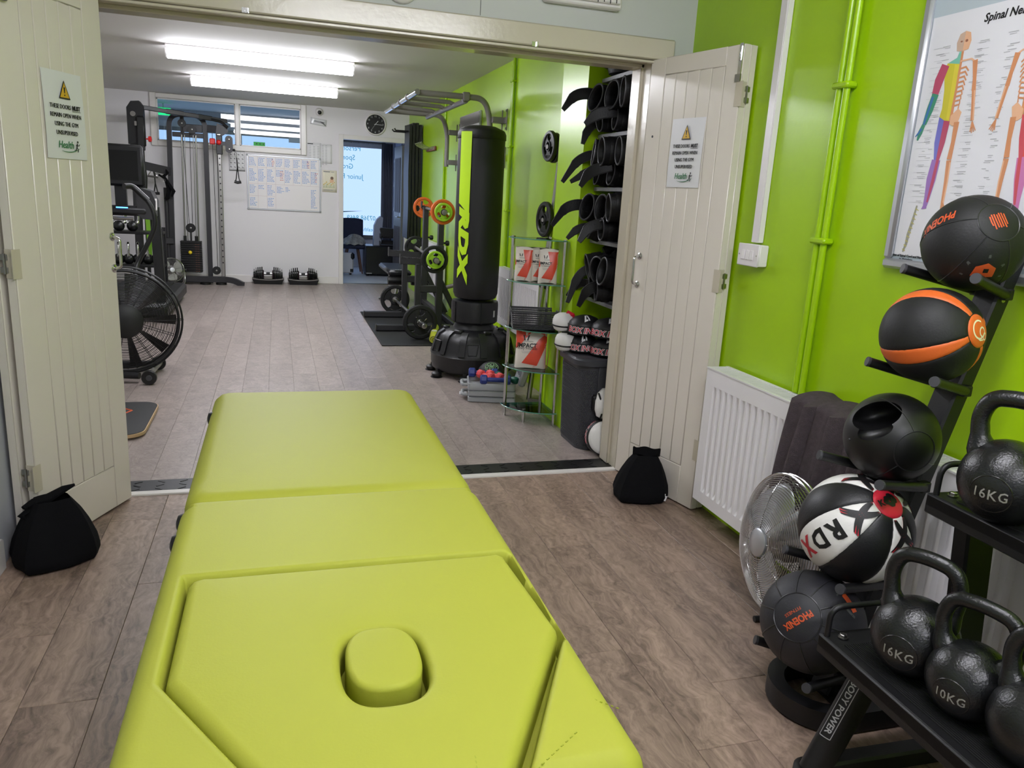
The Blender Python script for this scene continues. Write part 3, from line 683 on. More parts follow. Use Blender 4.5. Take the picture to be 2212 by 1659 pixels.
def figure(cx, mir, cols):
    """half muscle, half skeleton figure, 0.62 tall, head top at y=.80"""
    s_ = -.757 if mir else .757; Q = lambda pts: [(cx+s_*x, .19+(y-.142)*.757) for x, y in pts]
    bone = (206, 140, 96); bone2 = (224, 176, 140)
    it = []
    A = lambda rgb, pts: it.append((rgb, Q(pts)))
    A(cols[0], [(0, .735), (-.028, .74), (-.034, .77), (-.024, .80), (0, .808)]); A(bone2, [(0, .735), (.026, .74), (.033, .77), (.024, .80), (0, .808)])
    A((120, 190, 170), [(0, .735), (-.014, .735), (-.02, .715), (-.06, .70), (0, .69)])
    A(cols[1], [(0, .69), (-.062, .70), (-.07, .67), (-.055, .60), (-.05, .53), (-.056, .50), (-.03, .485), (0, .48)]); A(cols[2], [(0, .69), (-.025, .692), (-.02, .49), (0, .48)])
    A(cols[3], limb([(-.070, .695), (-.090, .64), (-.099, .585)], [.040, .044, .032])); A(cols[4], limb([(-.096, .59), (-.112, .53), (-.128, .475)], [.034, .034, .020])); A(cols[5], limb([(-.106, .58), (-.118, .53), (-.132, .47)], [.012, .012, .010]))
    A(cols[4], limb([(-.130, .475), (-.142, .445), (-.150, .415)], [.018, .024, .008])); A(cols[5], limb([(-.136, .46), (-.154, .44), (-.164, .43)], [.010, .008, .004]))
    A(cols[6], [(-.056, .50), (-.03, .485), (0, .48), (-.006, .40), (-.02, .34), (-.045, .33), (-.058, .40)]); A(cols[3], [(-.03, .485), (0, .48), (-.006, .40), (-.02, .33), (-.035, .33)])
    A(cols[7], limb([(-.034, .335), (-.042, .26), (-.046, .19), (-.05, .155)], [.042, .046, .028, .020])); A(cols[3], limb([(-.026, .335), (-.032, .25), (-.042, .17)], [.014, .016, .008]))
    A(cols[7], [(-.042, .16), (-.06, .155), (-.066, .142), (-.04, .145)])
    for k in range(9): A(bone, limb([(.004, .672-.017*k), (.030, .676-.017*k), (.046-.0022*k, .66-.017*k)], [.006, .007, .005]))
    A(bone, limb([(.002, .735), (.003, .60), (.002, .48)], [.010, .009, .013])); A(bone2, limb([(.0, .70), (.05, .702), (.068, .69)], [.006, .006, .008]))
    A(bone, limb([(.068, .695), (.080, .63), (.086, .585)], [.022, .015, .018])); A(bone, limb([(.087, .585), (.096, .53), (.104, .475)], [.016, .014, .012])); A(bone2, limb([(.091, .585), (.101, .53), (.109, .475)], [.006, .005, .006]))
    for k in range(4): A(bone, limb([(.106, .472), (.104+.008*k, .43+.004*abs(k-1))], [.005, .003]))
    A(bone2, [(.0, .50), (.03, .525), (.048, .51), (.04, .475), (.018, .46), (0, .47)]); A(bone, limb([(.034, .475), (.034, .40), (.03, .335)], [.024, .018, .022]))
    A(bone, limb([(.03, .332), (.034, .25), (.036, .165)], [.022, .016, .013])); A(bone2, limb([(.038, .325), (.042, .25), (.04, .17)], [.006, .005, .006])); A(bone, [(.03, .165), (.044, .165), (.054, .146), (.03, .142)])
    A((150, 100, 80), ellip(cx*0+.012, .772, .006, .005, 10)); A((150, 100, 80), ellip(-.012, .772, .005, .003, 10))
    flat('f', it)
figure(.163, False, [(196, 170, 150), (200, 190, 50), (214, 200, 60), (180, 70, 100), (60, 140, 110), (60, 110, 170), (110, 110, 190), (150, 110, 180)])
figure(.402, True, [(196, 170, 150), (90, 150, 90), (80, 140, 130), (200, 80, 90), (220, 110, 60), (60, 110, 170), (210, 80, 70), (200, 120, 170)])
for cx in (.245, .337):
    flat('f', [((40, 130, 120), [(cx-.05, .04), (cx-.042, .11), (cx-.03, .135), (cx-.008, .142), (cx-.008, .155), (cx+.008, .155), (cx+.008, .142), (cx+.03, .135), (cx+.042, .11), (cx+.05, .04)]), ((70, 140, 90), ellip(cx, .172, .016, .022)), ((80, 170, 170), limb([(cx, .14), (cx, .05)], [.006, .006])), ((80, 170, 170), limb([(cx-.025, .12), (cx+.025, .12)], [.003, .003])), ((80, 170, 170), limb([(cx-.025, .09), (cx+.025, .09)], [.003, .003]))])
flat('f', [((150, 150, 130), limb([(.094, .20), (.086, .15), (.078, .11), (.076, .08), (.068, .055)], [.006, .010, .012, .010, .006]))] + [((190, 180, 90), limb([(.092-.003*k, .19-.014*k), (.104-.003*k, .185-.014*k)], [.003, .002])) for k in range(10)])
t = MB().m(INK); t.T = TP
t.text('Spinal Nerves', .031, Matrix.Translation((.305, .717, PZ)), shear=.2, bold=.0008, extrude=.0002); t.text('Relation of Spinal Cord and Nerves\nto Vertebrae', .0105, Matrix.Translation((.086, .024+.04, PZ))@Matrix.Translation((0, -.026, 0)), extrude=.0002, bold=.0003)
t.build('title', ps)
t = MB().m(mat('pale grey print', (184, 184, 188), .5)); t.T = TP; rl = random.Random(5)
for side, x0 in ((-1, .095), (1, .235), (-1, .325), (1, .48)):
    for k in range(22): y = .66-.021*k+rl.uniform(-.006, .006); w = rl.uniform(.014, .032); t.box((x0+rl.uniform(-.015, .012), y, PZ), (w, .0022, .0003)); t.box((x0+rl.uniform(-.015, .012), y-.005, PZ), (w*.7, .0018, .0003))
for k in range(26): y = .66-.018*k; t.box((.163-.07-rl.random()*.02, y, PZ), (.05, .0006, .0003)); t.box((.163+.07, y-.006, PZ), (.04, .0006, .0003))
t.build('caption_lines', ps)['kind'] = 'stuff'
# things above the doorway
ex = thing('emergency_light', 'white emergency light box on the wall above the doorway', 'emergency light', (1.335, 3.57, 2.24))
MB().m(WHITEP).box((1.332, 3.545, 2.31), (.37, .05, .13), bev=.008).build('housing', ex)
q = MB().m(WHITEP); q.box((1.332, 3.512, 2.315), (.345, .02, .105), bev=.006); q.build('diffuser', ex)
q = MB().m(INK); [q.box((1.36+.03*i, 3.5005, 2.275), (.004, .001, .02+.008*(i % 2))) for i in range(5)]; q.build('printed_marks', ex)
q = MB().m(emit_mat('green indicator lamp', (40, 230, 90), 2)); q.lathe([(.004, 0), (.003, .003)], 8, (1.19, 3.503, 2.265), (0, -1, 0)); q.build('indicator', ex)
sd = thing('smoke_alarm', 'round white alarm disc on the wall above the doorway', 'smoke alarm', (.50, 3.57, 2.17))
MB().m(WHITEP).lathe([(.075, 0), (.075, .012), (.068, .022), (.045, .034)], 32, (.52, 3.57, 2.24), (0, -1, 0)).build('body', sd)
q = MB().m(GREYM); q.lathe([(.058, .027), (.056, .030), (.052, .0312)], 32, (.52, 3.57, 2.24), (0, -1, 0), cap=False); q.build('vent_ring', sd)
sbox('trim_7', mat('grey wall joint', (120, 122, 118), .7), [(.866, .869, 3.568, 3.5705, 2.16, 2.6)])

# ------------------------------------------------------------------ radiators
def radiator(label, x, y0, y1, z0, z1, face, pitch=.0435, dep=.10):
    """double panel radiator on a wall at x; face = -1: room lies at smaller x"""
    t = thing('radiator', label, 'radiator', (x, (y0+y1)/2, z0))
    xf = x-dep-.028; b = MB().m(RADW)
    n = int((y1-y0-.06)/pitch); prof = []
    m = y0+.03
    # pressed panel: channels run down between a flat head and foot strip
    ys = [y0]; dp = [0]
    off = ((y1-y0)-n*pitch)/2
    for i in range(n):
        a = y0+off+i*pitch
        ys += [a+pitch*.10, a+pitch*.30, a+pitch*.62, a+pitch*.82]; dp += [0, 1, 1, 0]
    ys += [y1]; dp += [0]
    zs = [(z0, 0), (z0+.052, 0), (z0+.078, 1), (z1-.10, 1), (z1-.072, 0), (z1, 0)]
    def f(u, v): i = round(u*(len(ys)-1)); j = round(v*(len(zs)-1)); return (xf+.017*dp[i]*zs[j][1], ys[i], zs[j][0])
    b.grid(f, len(ys)-1, len(zs)-1); b.build('front_panel', t, ang=25)
    b = MB().m(RADW); b.box((x-.04, (y0+y1)/2, (z0+z1)/2), (.012, y1-y0-.01, z1-z0-.02)); b.build('rear_panel', t)
    for y in (y0+.002, y1-.002): MB().m(RADW).box((xf+dep/2+.004, y, (z0+z1)/2), (dep+.006, .004, z1-z0), bev=.001).build('end_cover', t)
    g = MB().m(RADW); g.box((xf+.004, (y0+y1)/2, z1+.001), (.014, y1-y0, .006)); g.box((xf+dep-.002, (y0+y1)/2, z1+.001), (.014, y1-y0, .006))
    k = int((y1-y0)/.0145)
    for i in range(k+1): g.box((xf+dep/2, y0+(y1-y0)*i/k, z1), (dep, .006, .004))
    g.build('top_grille', t)
    q = MB().m(mat('painted radiator inside shade', (150, 150, 148), .6)); q.box((xf+dep/2, (y0+y1)/2, z1-.03), (dep-.03, y1-y0-.02, .004)); q.build('convector', t)  # plain grey sheet, shade inside the radiator put into its colour
    for y in (y0+.12, y1-.12): MB().m(WHITEP).box((x-.02, y, (z0+z1)/2), (.04, .03, .3)).build('bracket', t)
    return t
radiator('white double panel radiator on the green wall with a towel over it', XR, 1.28, 2.905, .105, .715, -1)
# towel over the radiator
tw = MB().m(TOWEL)
xt = XR-.128
def tf(u, v):
    y = 2.275-u*.40; fold = .017*sin(u*17+.6+v*.8)+.009*sin(u*39+v*3)
    L_ = .42; s_ = v*(L_+.16+.06)
    zt = .748+.004*sin(u*20)
    if s_ < .06: return (xt+.14, y-.01, zt-.06+s_)                   # hangs behind
    if s_ < .20: q = (s_-.06)/.14; return (xt+.14-.148*q, y, zt+.012*sin(pi*q)+fold*.25)
    q = s_-.20; k = q/L_
    return (xt-.012-.018*k-abs(fold)*(1.1+.6*k)+fold*.4, y+.035*k*(1-2*u*.2)+.012*sin(u*9)*k, zt-q-.012*sin(u*5)*k)
tw.grid(tf, 64, 50)
bm_o = tw.build('towel', ang=80); tag(bm_o, 'dark grey towel draped over the front of the white radiator', 'towel')
sm = bm_o.modifiers.new('thick', 'SOLIDIFY'); sm.thickness = .009; sm.offset = 0
# ------------------------------------------------------------------ wire cage fans
def cage_fan(label, c, axis, R, depth, foot, mat_w, blade_mat, nr=17):
    A = Vector(axis).normalized(); u = Vector((0, 0, 1)).cross(A).normalized(); w = A.cross(u); C = Vector(c)
    t = thing('floor_fan', label, 'fan', (c[0], c[1], 0))
    P = lambda r, a, z: C+u*r*cos(a)+w*r*sin(a)+A*z
    dome = lambda k: depth*.5*(1-k**2.6)*.9+.012
    b = MB().m(mat_w)
    for i in range(nr):
        k = .24+.75*i/(nr-1); b.tube([P(R*k, 2*pi*j/44, dome(k)) for j in range(44)], .0014, 5, closed=True)
    for j in range(8):
        b.tube([P(R*k, 2*pi*(j+.3)/8, dome(k)-.002) for k in (.2, .4, .6, .75, .88, .96, 1.)], .0019, 5)
    b.build('front_grille', t)
    b = MB().m(mat_w)
    for i in range(nr-4):
        k = .22+.77*i/(nr-5); b.tube([P(R*k, 2*pi*j/40, -dome(k)) for j in range(40)], .0013, 5, closed=True)
    for j in range(10): b.tube([P(R*k, 2*pi*j/10, -dome(k)+.002) for k in (.2, .5, .75, .9, 1.)], .0018, 5)
    b.build('rear_grille', t)
    b = MB().m(mat_w); b.tube([P(R*1.005, 2*pi*j/60, .010) for j in range(60)], .0042, 8, closed=True); b.tube([P(R*1.005, 2*pi*j/60, -.010) for j in range(60)], .0042, 8, closed=True); b.build('rim', t)
    b = MB().m(ALU); b.lathe([(.2*R, -.006), (.2*R, .004), (.18*R, .008), (.05*R, .010)], 28, tuple(P(0, 0, dome(.2))), A); b.build('centre_badge', t)
    for q in range(3):
        b = MB().m(blade_mat); a0 = 2*pi*q/3+.4
        b.grid(lambda x, y: P(R*(.14+.74*y), a0+(x-.5)*1.45*(.75+.35*sin(pi*y)), (x-.5)*.07*(1-.4*y)), 10, 8); o = b.build('blade', t, ang=60)
        o.modifiers.new('t', 'SOLIDIFY').thickness = .0015
    MB().m(GREYM).lathe([(.02, -.075), (.055, -.07), (.06, -.02), (.05, .01), (.03, .03), (.01, .034)], 24, tuple(C), A).build('motor', t)
    b = MB().m(mat_w if foot == 'wire' else BLACK)
    u2 = Vector((u.x, u.y, 0)).normalized(); f2 = Vector((A.x, A.y, 0)).normalized(); G = Vector((c[0], c[1], 0))
    r = .007 if foot == 'wire' else .011
    kf = .55 if foot == 'wire' else .10
    L_ = [C+u*R*1.02, G+u2*R*1.06+Vector((0, 0, c[2]*.55))-f2*.0, G+u2*R*.9+f2*R*kf+Vector((0, 0, r)), G-u2*R*.9+f2*R*kf+Vector((0, 0, r)), G-u2*R*1.06+Vector((0, 0, c[2]*.55)), C-u*R*1.02]
    if foot != 'wire': L_ = [C-A*.05, C-A*.09, G-f2*.10+Vector((0, 0, .10)), G-f2*.08+Vector((0, 0, r))]
    b.tube(fillet(L_, .06, 5), r, 10)
    if foot != 'wire': b.tube([G-f2*.08+u2*R*.5+Vector((0, 0, r)), G-f2*.08-u2*R*.5+Vector((0, 0, r))], r, 10); b.tube([G-f2*.08+Vector((0, 0, r)), G+f2*.06+Vector((0, 0, r))], r, 10); b.build('stand', t); return t
    b.tube(fillet([C+u*R*1.02-f2*.004, G+u2*R*1.0-f2*R*.55+Vector((0, 0, r)), G-u2*R*1.0-f2*R*.55+Vector((0, 0, r)), C-u*R*1.02-f2*.004], .06, 5), r, 10); b.build('stand', t)
    for s_ in (-1, 1):
        q = MB().m(RUBS); q.lathe([(.010, 0), (.024, .003), (.024, .02), (.01, .026)], 14, tuple(C+u*s_*R*1.02), tuple(u*s_)); q.build('tilt_knob', t)
    return t
cage_fan('large chrome floor fan standing by the radiator behind the ball rack', (1.630, 2.045, .292), (-1, .10, .12), .24, .17, 'tube', CHROME, ALU, nr=26)

# ------------------------------------------------------------------ medicine ball rack
br = thing('ball_rack', 'black leaning ball rack with five tiers by the green wall', 'ball rack', (1.60, 1.62, 0))
RY = 1.62
def xu(z): return 1.508+.282*z            # upright leans back to the wall
b = MB().m(BLACK); b.bar((xu(.04), RY, .04), (xu(1.34), RY, 1.34), .075, .05, up=(1, 0, -.28)); b.build('upright', br)
b = MB().m(BLACK); b.path([(1.84, RY-.13, .036)]+[(p.x, p.y, .036) for p in arc((1.50, RY, 0), .125, -pi/2, -3*pi/2, 18, (1, 0, 0), (0, 1, 0))]+[(1.84, RY+.13, .036)], .046, .06); b.build('base', br)
MB().m(BLACK).box((1.55, RY, .036), (.06, .26, .055), bev=.004).build('cross_member', br)
TIERS = [(1.750, 1.344, .124), (1.667, 1.098, .127), (1.596, .815, .122), (1.528, .552, .150), (1.436, .272, .143)]
ARMS = [(1.655, 1.262), (1.588, 1.000), (1.475, .728), (1.407, .440), (1.352, .150)]
for i, (bx_, bz, brad) in enumerate(TIERS):
    xe, ze = ARMS[i]; zs = ze-.045; xs = xu(zs)-.012
    for s_ in (-1, 1):
        q = MB().m(BLACK); p0 = Vector((xs, RY+s_*.048, zs)); p1 = Vector((xe, RY+s_*.117, ze)); q.cyl(tuple(p0), tuple(p1), .0135, n=18); a = q.build('arm', br)
        e = MB().m(DKPL); e.lathe([(.0135, 0), (.0145, .003), (.0135, .008)], 18, tuple(p1), tuple((p1-p0).normalized())); e.build('end_cap', a)
    q = MB().m(BLACK); q.box((xs+.004, RY, zs), (.03, .115, .030), bev=.003); q.build('arm_bracket', br)
for z in (.68, .95, 1.2): q = MB().m(STEEL); q.cyl((xu(z)+.0, RY-.039, z), (xu(z), RY-.034, z), .007, n=6); q.build('bolt', br)

CP = Vector((0, 0, 1.40))
def basis(c):
    tv = (CP-Vector(c)).normalized(); rt = Vector((0, 0, 1)).cross(tv).normalized(); rt = (rt*.998+Vector((0, 0, 1))*.05).normalized(); up = tv.cross(rt); return rt, up, tv
def cdir(c, a, b_, d): r, u, v = basis(c); return (r*a+u*b_+v*d).normalized()
class Ball:
    def __init__(s, label, c, r, pole, ref):
        s.c = Vector(c); s.r = r; s.A = pole.normalized(); s.X = (ref-ref.dot(s.A)*s.A).normalized(); s.Y = s.A.cross(s.X)
        s.t = thing('medicine_ball', label, 'ball', c, group='medicine balls on the rack')
    def p(s, th, ph, k=1.): return s.c + (s.A*cos(th)+(s.X*cos(ph)+s.Y*sin(ph))*sin(th))*s.r*k
    def panel(s, p0, p1, t0, t1, m_, puff=.0, g=.012, name='panel', dip=.022, nu=10, nv=22):
        b = MB().m(m_)
        def f(u, v):
            th = t0+(t1-t0)*v; ww = (p1-p0); ph = p0+ww*u; e = min(u*ww*sin(th), (1-u)*ww*sin(th), (v*(t1-t0)), ((1-v)*(t1-t0)))
            q = min(1, max(0, e)/.05); return s.p(th, ph, 1-dip*(1-q)**2+puff*sin(pi*u)*sin(th))
        uu = [0, .015, .04, .09]+[.2+.6*i/6 for i in range(7)]+[.91, .96, .985, 1]; vv = [0, .01, .025, .05]+[.1+.8*i/16 for i in range(17)]+[.95, .975, .99, 1]
        b.grid(lambda u, v: f(uu[round(u*(len(uu)-1))], vv[round(v*(len(vv)-1))]), len(uu)-1, len(vv)-1); return b.build(name, s.t, ang=70)
    def cap(s, th, m_, south=False, k=1.0, name='pole_cap', label=None):
        b = MB().m(m_)
        def f(u, v):
            q = min(1, (1-v)*th/.04); t = th*v; return s.p(pi-t if south else t, 2*pi*u, k*(1-.018*(1-q)**2))
        b.grid(lambda u, v: f(u, [.02, .3, .6, .8, .9, .95, .98, 1][round(v*7)]), 36, 7, True)
        b.rings([[tuple(s.p(pi-.02*th if south else .02*th, 2*pi*j/36, k)) for j in range(36)]], cap0=True, cap1=False); return b.build(name, s.t, label=label, ang=70)
    def core(s, m_, k=.985): MB().m(m_).sph(s.c, s.r*k, 40, 24).build('core', s.t)
    def tang(s, d, upd):                      # tangent frame at direction d with text-up along upd
        d = d.normalized(); y = (upd-upd.dot(d)*d).normalized(); x = y.cross(d); return d, x, y
    def put(s, b, d, upd, k=1.004):
        d, x, y = s.tang(d, upd); return lambda v: s.c+((d+x*(v[0]/s.r)+y*(v[1]/s.r)).normalized())*s.r*(k+v[2])
    def text(s, body, size, d, upd, m_, name='lettering', sx=1., k=1.004, bold=.0, shear=0., label=None):
        b = MB().m(m_); b.text(body, size, None, wrap=s.put(b, d, upd, k), sx=sx, bold=bold, shear=shear); return b.build(name, s.t, smooth=False, label=label)
    def band(s, b, pts, w, d, upd, k=1.0035):     # ribbon on the surface through tangent plane points
        f = s.put(b, d, upd, k); L_ = limb(pts, w if isinstance(w, list) else [w]*len(pts)); n = len(pts)
        b.add([tuple(f((x, y, 0))) for x, y in L_], [(i, i+1, 2*n-2-i, 2*n-1-i) for i in range(n-1)])
    def poly(s, b, pts, d, upd, k=1.0035, n=6):
        f = s.put(b, d, upd, k); cx = sum(p[0] for p in pts)/len(pts); cy = sum(p[1] for p in pts)/len(pts); out = []
        full = []
        for i in range(len(pts)):
            a, c = pts[i], pts[(i+1) % len(pts)]; full += [(a[0]+(c[0]-a[0])*j/n, a[1]+(c[1]-a[1])*j/n) for j in range(n)]
        b.rings([[tuple(f((cx+(x-cx)*q, cy+(y-cy)*q, 0))) for x, y in full] for q in (1, .75, .5, .25, .03)], True, False, True)
def seams(B, n, th0, th1, m_, off=0, w=.0016):
    for i in range(n):
        b = MB().m(m_); ph = off+2*pi*i/n; b.tube([B.p(th0+(th1-th0)*k/20, ph, .999) for k in range(21)], w, 6); b.build('seam', B.t)
    b = MB().m(m_); b.tube([B.p(th0, 2*pi*k/48, .999) for k in range(48)], w, 6, closed=True); b.build('seam', B.t)
SEAM = mat('glossy black seam', (36, 36, 38), .3)
# 1 top: black rubber with orange print
c1 = (TIERS[0][0], RY, TIERS[0][1]); B = Ball('black rubber medicine ball with orange lettering on the top tier', c1, TIERS[0][2], cdir(c1, .42, .46, .78), cdir(c1, 0, -1, 0))
MB().m(RUB).sph(B.c, B.r, 56, 36).build('shell', B.t); seams(B, 6, .42, 2.7, SEAM, .35)
B.text('PHOENIX', .033, cdir(c1, -.70, .42, .56), cdir(c1, .6, -.8, 0), ORINK, shear=.3, sx=.75, bold=.001)
q = MB().m(ORINK); rr = random.Random(2)
for i in range(7):
    x = -.018+.006*i
    B.band(q, [(x+rr.uniform(-.001, .001), -.016-.006*rr.random()*(1 if 0 < i < 6 else -1)), (x, 0), (x+.002, .016+.006*rr.random()*(1 if 0 < i < 6 else -1))], .0034, cdir(c1, .38, .46, .80), cdir(c1, -.3, .9, 0))
q.build('printed_logo', B.t)
d5 = cdir(c1, .24, -.50, .83); u5 = cdir(c1, .1, 1, .2)
q = MB().m(mat('grey rubber print', (74, 76, 74), .6)); pent = [(-.048, -.03), (-.04, .012), (.006, .035), (.046, .010), (.05, -.03)]
B.band(q, pent, .009, d5, u5); q.build('badge_outline', B.t)
q = MB().m(ORINK); B.poly(q, [(-.026, -.026), (-.020, .004), (.006, .016), (.028, .002), (.028, -.026)], d5, u5); q.m(INK); B.poly(q, [(.0, -.012), (.0, .0), (.012, .0), (.012, -.012)], d5, u5, 1.006, 3); q.build('badge', B.t)
# 2: black with orange stripes, orange pole cap
c2 = (TIERS[1][0], RY, TIERS[1][1]); B = Ball('black medicine ball with orange stripes and an orange end disc on the second tier', c2, TIERS[1][2], cdir(c2, .86, .17, .47), cdir(c2, 0, .82, .55))
B.core(RUBS)
w = .17
for i in range(4):
    a = 2*pi*i/4 - .05
    B.panel(a-w, a+w, .37, pi-.37, ORANGE, dip=.02, name='stripe'); B.panel(a+w, a+pi/2-w, .37, pi-.37, RUB, dip=.02)
B.cap(.355, ORANGE); B.cap(.355, ORANGE, True)
q = MB().m(mat('cream print', (232, 226, 190), .5)); dd = B.A; uu = cdir(c2, -.3, .9, .1)
B.band(q, [(-.006+.0235*cos(a), .004+.0235*sin(a)) for a in [pi*.25+2*pi*i/30*.72 for i in range(31)]], .0045, dd, uu); B.band(q, [(.006+.012*cos(a), -.005+.012*sin(a)) for a in [2*pi*i/24 for i in range(25)]], .0042, dd, uu); B.band(q, [(.017+.009*cos(a), -.019+.009*sin(a)) for a in [2*pi*i/20 for i in range(21)]], .004, dd, uu); B.band(q, [(-.02, -.014), (-.008, -.024), (.006, -.026)], .004, dd, uu)
q.build('printed_logo', B.t)
# 3: dual grip ball
c3 = (TIERS[2][0], RY, TIERS[2][1]); B = Ball('plain black double grip medicine ball with a carved handle on the third tier', c3, TIERS[2][2], cdir(c3, .52, -.26, .80), cdir(c3, 0, 1, 0))
sph = MB().m(RUBS).sph(B.c, B.r, 72, 44).build('shell', B.t)
r3, u3, t3 = basis(c3)
Rm = Matrix((cdir(c3, .90, .36, 0), cdir(c3, -.36, .88, .25), cdir(c3, 0, -.1, 1))).transposed()
cut = MB().m(RUBS); cut.sph(B.c+r3*(-.33*B.r)+u3*(.42*B.r)+t3*(.66*B.r), (.52*B.r, .31*B.r, .72*B.r), 36, 24, R=Rm); cut.sph(B.c+r3*(-.30*B.r)+u3*(.10*B.r)+t3*(.82*B.r), (.40*B.r, .20*B.r, .3*B.r), 30, 18, R=Rm)
co = cut.build('cutter'); md = sph.modifiers.new('cut', 'BOOLEAN'); md.object = co; md.solver = 'EXACT'; md.use_self = True; bpy.context.view_layer.update()
me = bpy.data.meshes.new_from_object(sph.evaluated_get(bpy.context.evaluated_depsgraph_get())); sph.modifiers.clear(); sph.data = me; bpy.data.objects.remove(co)
bm = bmesh.new(); bm.from_mesh(me)
for f in bm.faces: f.smooth = True
for e in bm.edges:
    if len(e.link_faces) == 2: e.smooth = e.calc_face_angle(0) < .6
bm.to_mesh(me); bm.free()
b = MB().m(SEAM); b.tube([B.p(.46, 2*pi*k/48, .999) for k in range(48)], .0018, 6, closed=True); b.build('end_ring', B.t)
for ph, t1 in ((2.5, 1.25), (.3, 1.6), (4.2, 1.5)):
    b = MB().m(SEAM); b.tube([B.p(.46+(t1-.46)*k/12, ph+.25*k/12, .999) for k in range(13)], .0016, 6); b.build('seam', B.t)
b = MB().m(SEAM); dz = cdir(c3, -.80, -.16, .55); b.sph(B.c+dz*B.r, .0035, 8, 6); b.build('valve', B.t)
# 4: white and black leather ball with red cap
c4 = (TIERS[3][0], RY, TIERS[3][1]); d4 = cdir(c4, -.53, -.30, .79); B = Ball('large black and white leather medicine ball with a red top on the fourth tier', c4, TIERS[3][2], cdir(c4, .50, .55, .67), d4)
B.core(INK)
for i in range(8):
    a = 2*pi*i/8; p_ = B.panel(a-pi/8, a+pi/8, .27, pi-.27, WHITEV if i % 2 == 0 else BLKV, puff=.012, dip=.02)
B.cap(.30, REDV, k=1.012); B.cap(.30, REDV, True)
for i in range(0, 8, 2):
    a = 2*pi*i/8
    for nm, m_, offs in (('red_band', REDV, (-.10, .12)), ('black_band', INK, (-.24, .26, .02))):
        q = MB().m(m_)
        for j, o_ in enumerate(offs):
            for sg in (-1, 1):
                P_ = [(B.p(.33+.56*k/10, a+sg*(.34-.68*k/10)*.95*min(1, 1.1)+o_*.3)) for k in range(11)]
                wv = .0075 if m_ is REDV else .0045
                Lq, Rq = [], []
                for k in range(11):
                    t_ = (P_[min(k+1, 10)]-P_[max(k-1, 0)]).normalized(); n_ = (P_[k]-B.c).normalized(); s_ = t_.cross(n_)*wv*sin(pi*(k+1)/12.); n_ = n_*B.r*(1.0145 if m_ is REDV else 1.016); Lq.append(tuple(B.c+n_+s_)); Rq.append(tuple(B.c+n_-s_))
                q.add(Lq+Rq, [(k, k+1, 12+k, 11+k) for k in range(10)])
        q.build(nm, B.t)
ut = cdir(c4, .62, .75, .1); ut2 = cdir(c4, -.78, .62, .2)
for ch, dd, m_ in (('R', (-.30, -.08, .94), INK), ('D', (-.55, -.29, .78), INK), ('X', (-.74, -.46, .49), REDV)):
    B.text(ch, .072, cdir(c4, *dd), cdir(c4, .62, -.78, .1), m_, k=1.018, bold=.0028, sx=.92)
B.text('8', .05, (B.A*B.r+cdir(c4, .2, .8, -.2)*.008).normalized(), cdir(c4, .5, .8, 0), INK, k=1.02, bold=.003, sx=1.3); B.text('KG', .024, (B.A*B.r-cdir(c4, .75, .4, -.2)*.020).normalized(), cdir(c4, -.4, .8, 0), INK, k=1.02, bold=.001)
# 5: dark rubber ball on the lowest tier
c5 = (TIERS[4][0], RY, TIERS[4][1]); B = Ball('dark grey rubber medicine ball with ten seams on the lowest tier', c5, TIERS[4][2], cdir(c5, -.30, .02, .95), cdir(c5, 0, 1, 0))
MB().m(mat('charcoal rubber', (38, 38, 43), .55, bump=.1, bscale=200)).sph(B.c, B.r, 56, 36).build('shell', B.t); seams(B, 10, .47, 2.6, SEAM, .2, .002)
B.text('PHOENIX', .026, (B.A*B.r+cdir(c5, .65, -.75, 0)*.010).normalized(), cdir(c5, .65, -.75, 0), ORINK, sx=.8, bold=.001, shear=-.1); B.text('FITNESS', .013, (B.A*B.r+cdir(c5, -.65, .75, 0)*.016).normalized(), cdir(c5, .65, -.75, 0), ORINK, sx=1.1)
d6 = cdir(c5, .60, .50, .62); q = MB().m(ORINK); B.poly(q, [(-.006, -.03), (-.012, .02), (.006, .03), (.012, -.03)], d6, cdir(c5, -.5, .8, 0)); q.m(mat('grey rubber print', (74, 76, 74), .6)); B.band(q, [(-.024, .03), (-.02, -.02), (-.006, -.044)], .008, d6, cdir(c5, -.5, .8, 0)); q.build('badge', B.t)

# ------------------------------------------------------------------ kettlebell rack
kr = thing('kettlebell_rack', 'black two-shelf steel kettlebell rack in the right foreground', 'rack', (1.268, 1.405, 0), (0, 0, -.035))
LEN = 1.25
def shelf(z, x0, dep):
    b = MB().m(BLACK); b.box((x0+dep/2, -LEN/2, z-.02), (dep, LEN, .036), bev=.006); b.box((x0+.008, -LEN/2, z-.028), (.016, LEN, .05), bev=.004); b.box((x0+dep-.004, -LEN/2, z+.012), (.012, LEN, .062), bev=.004)
    o = b.build('shelf', kr)
    r = MB().m(RUB)
    for i in range(int((dep-.05)/.006)): r.box((x0+.028+.006*i, -LEN/2-.02, z-.0005), (.0032, LEN-.09, .003))
    r = r.build('ribbed_mat', o); r['kind'] = 'stuff'
    for xx in (x0+.045, x0+dep-.045):
        q = MB().m(STEEL); q.lathe([(.012, 0), (.012, .002)], 16, (xx, -.035, z)); q.lathe([(.009, .002), (.009, .008), (.007, .0095)], 6, (xx, -.035, z)); q.build('bolt', o, label='zinc plated hex bolt')
    q = MB().m(BLACK); q.tube(fillet([(x0+.012, -.018, z-.005), (x0+.012, -.018, z+.075), (x0+dep-.014, -.018, z+.075), (x0+dep-.014, -.018, z)], .035, 6), .0075, 12); q.build('end_rail', o)
shelf(.392, 0, .285); shelf(.752, .245, .30)
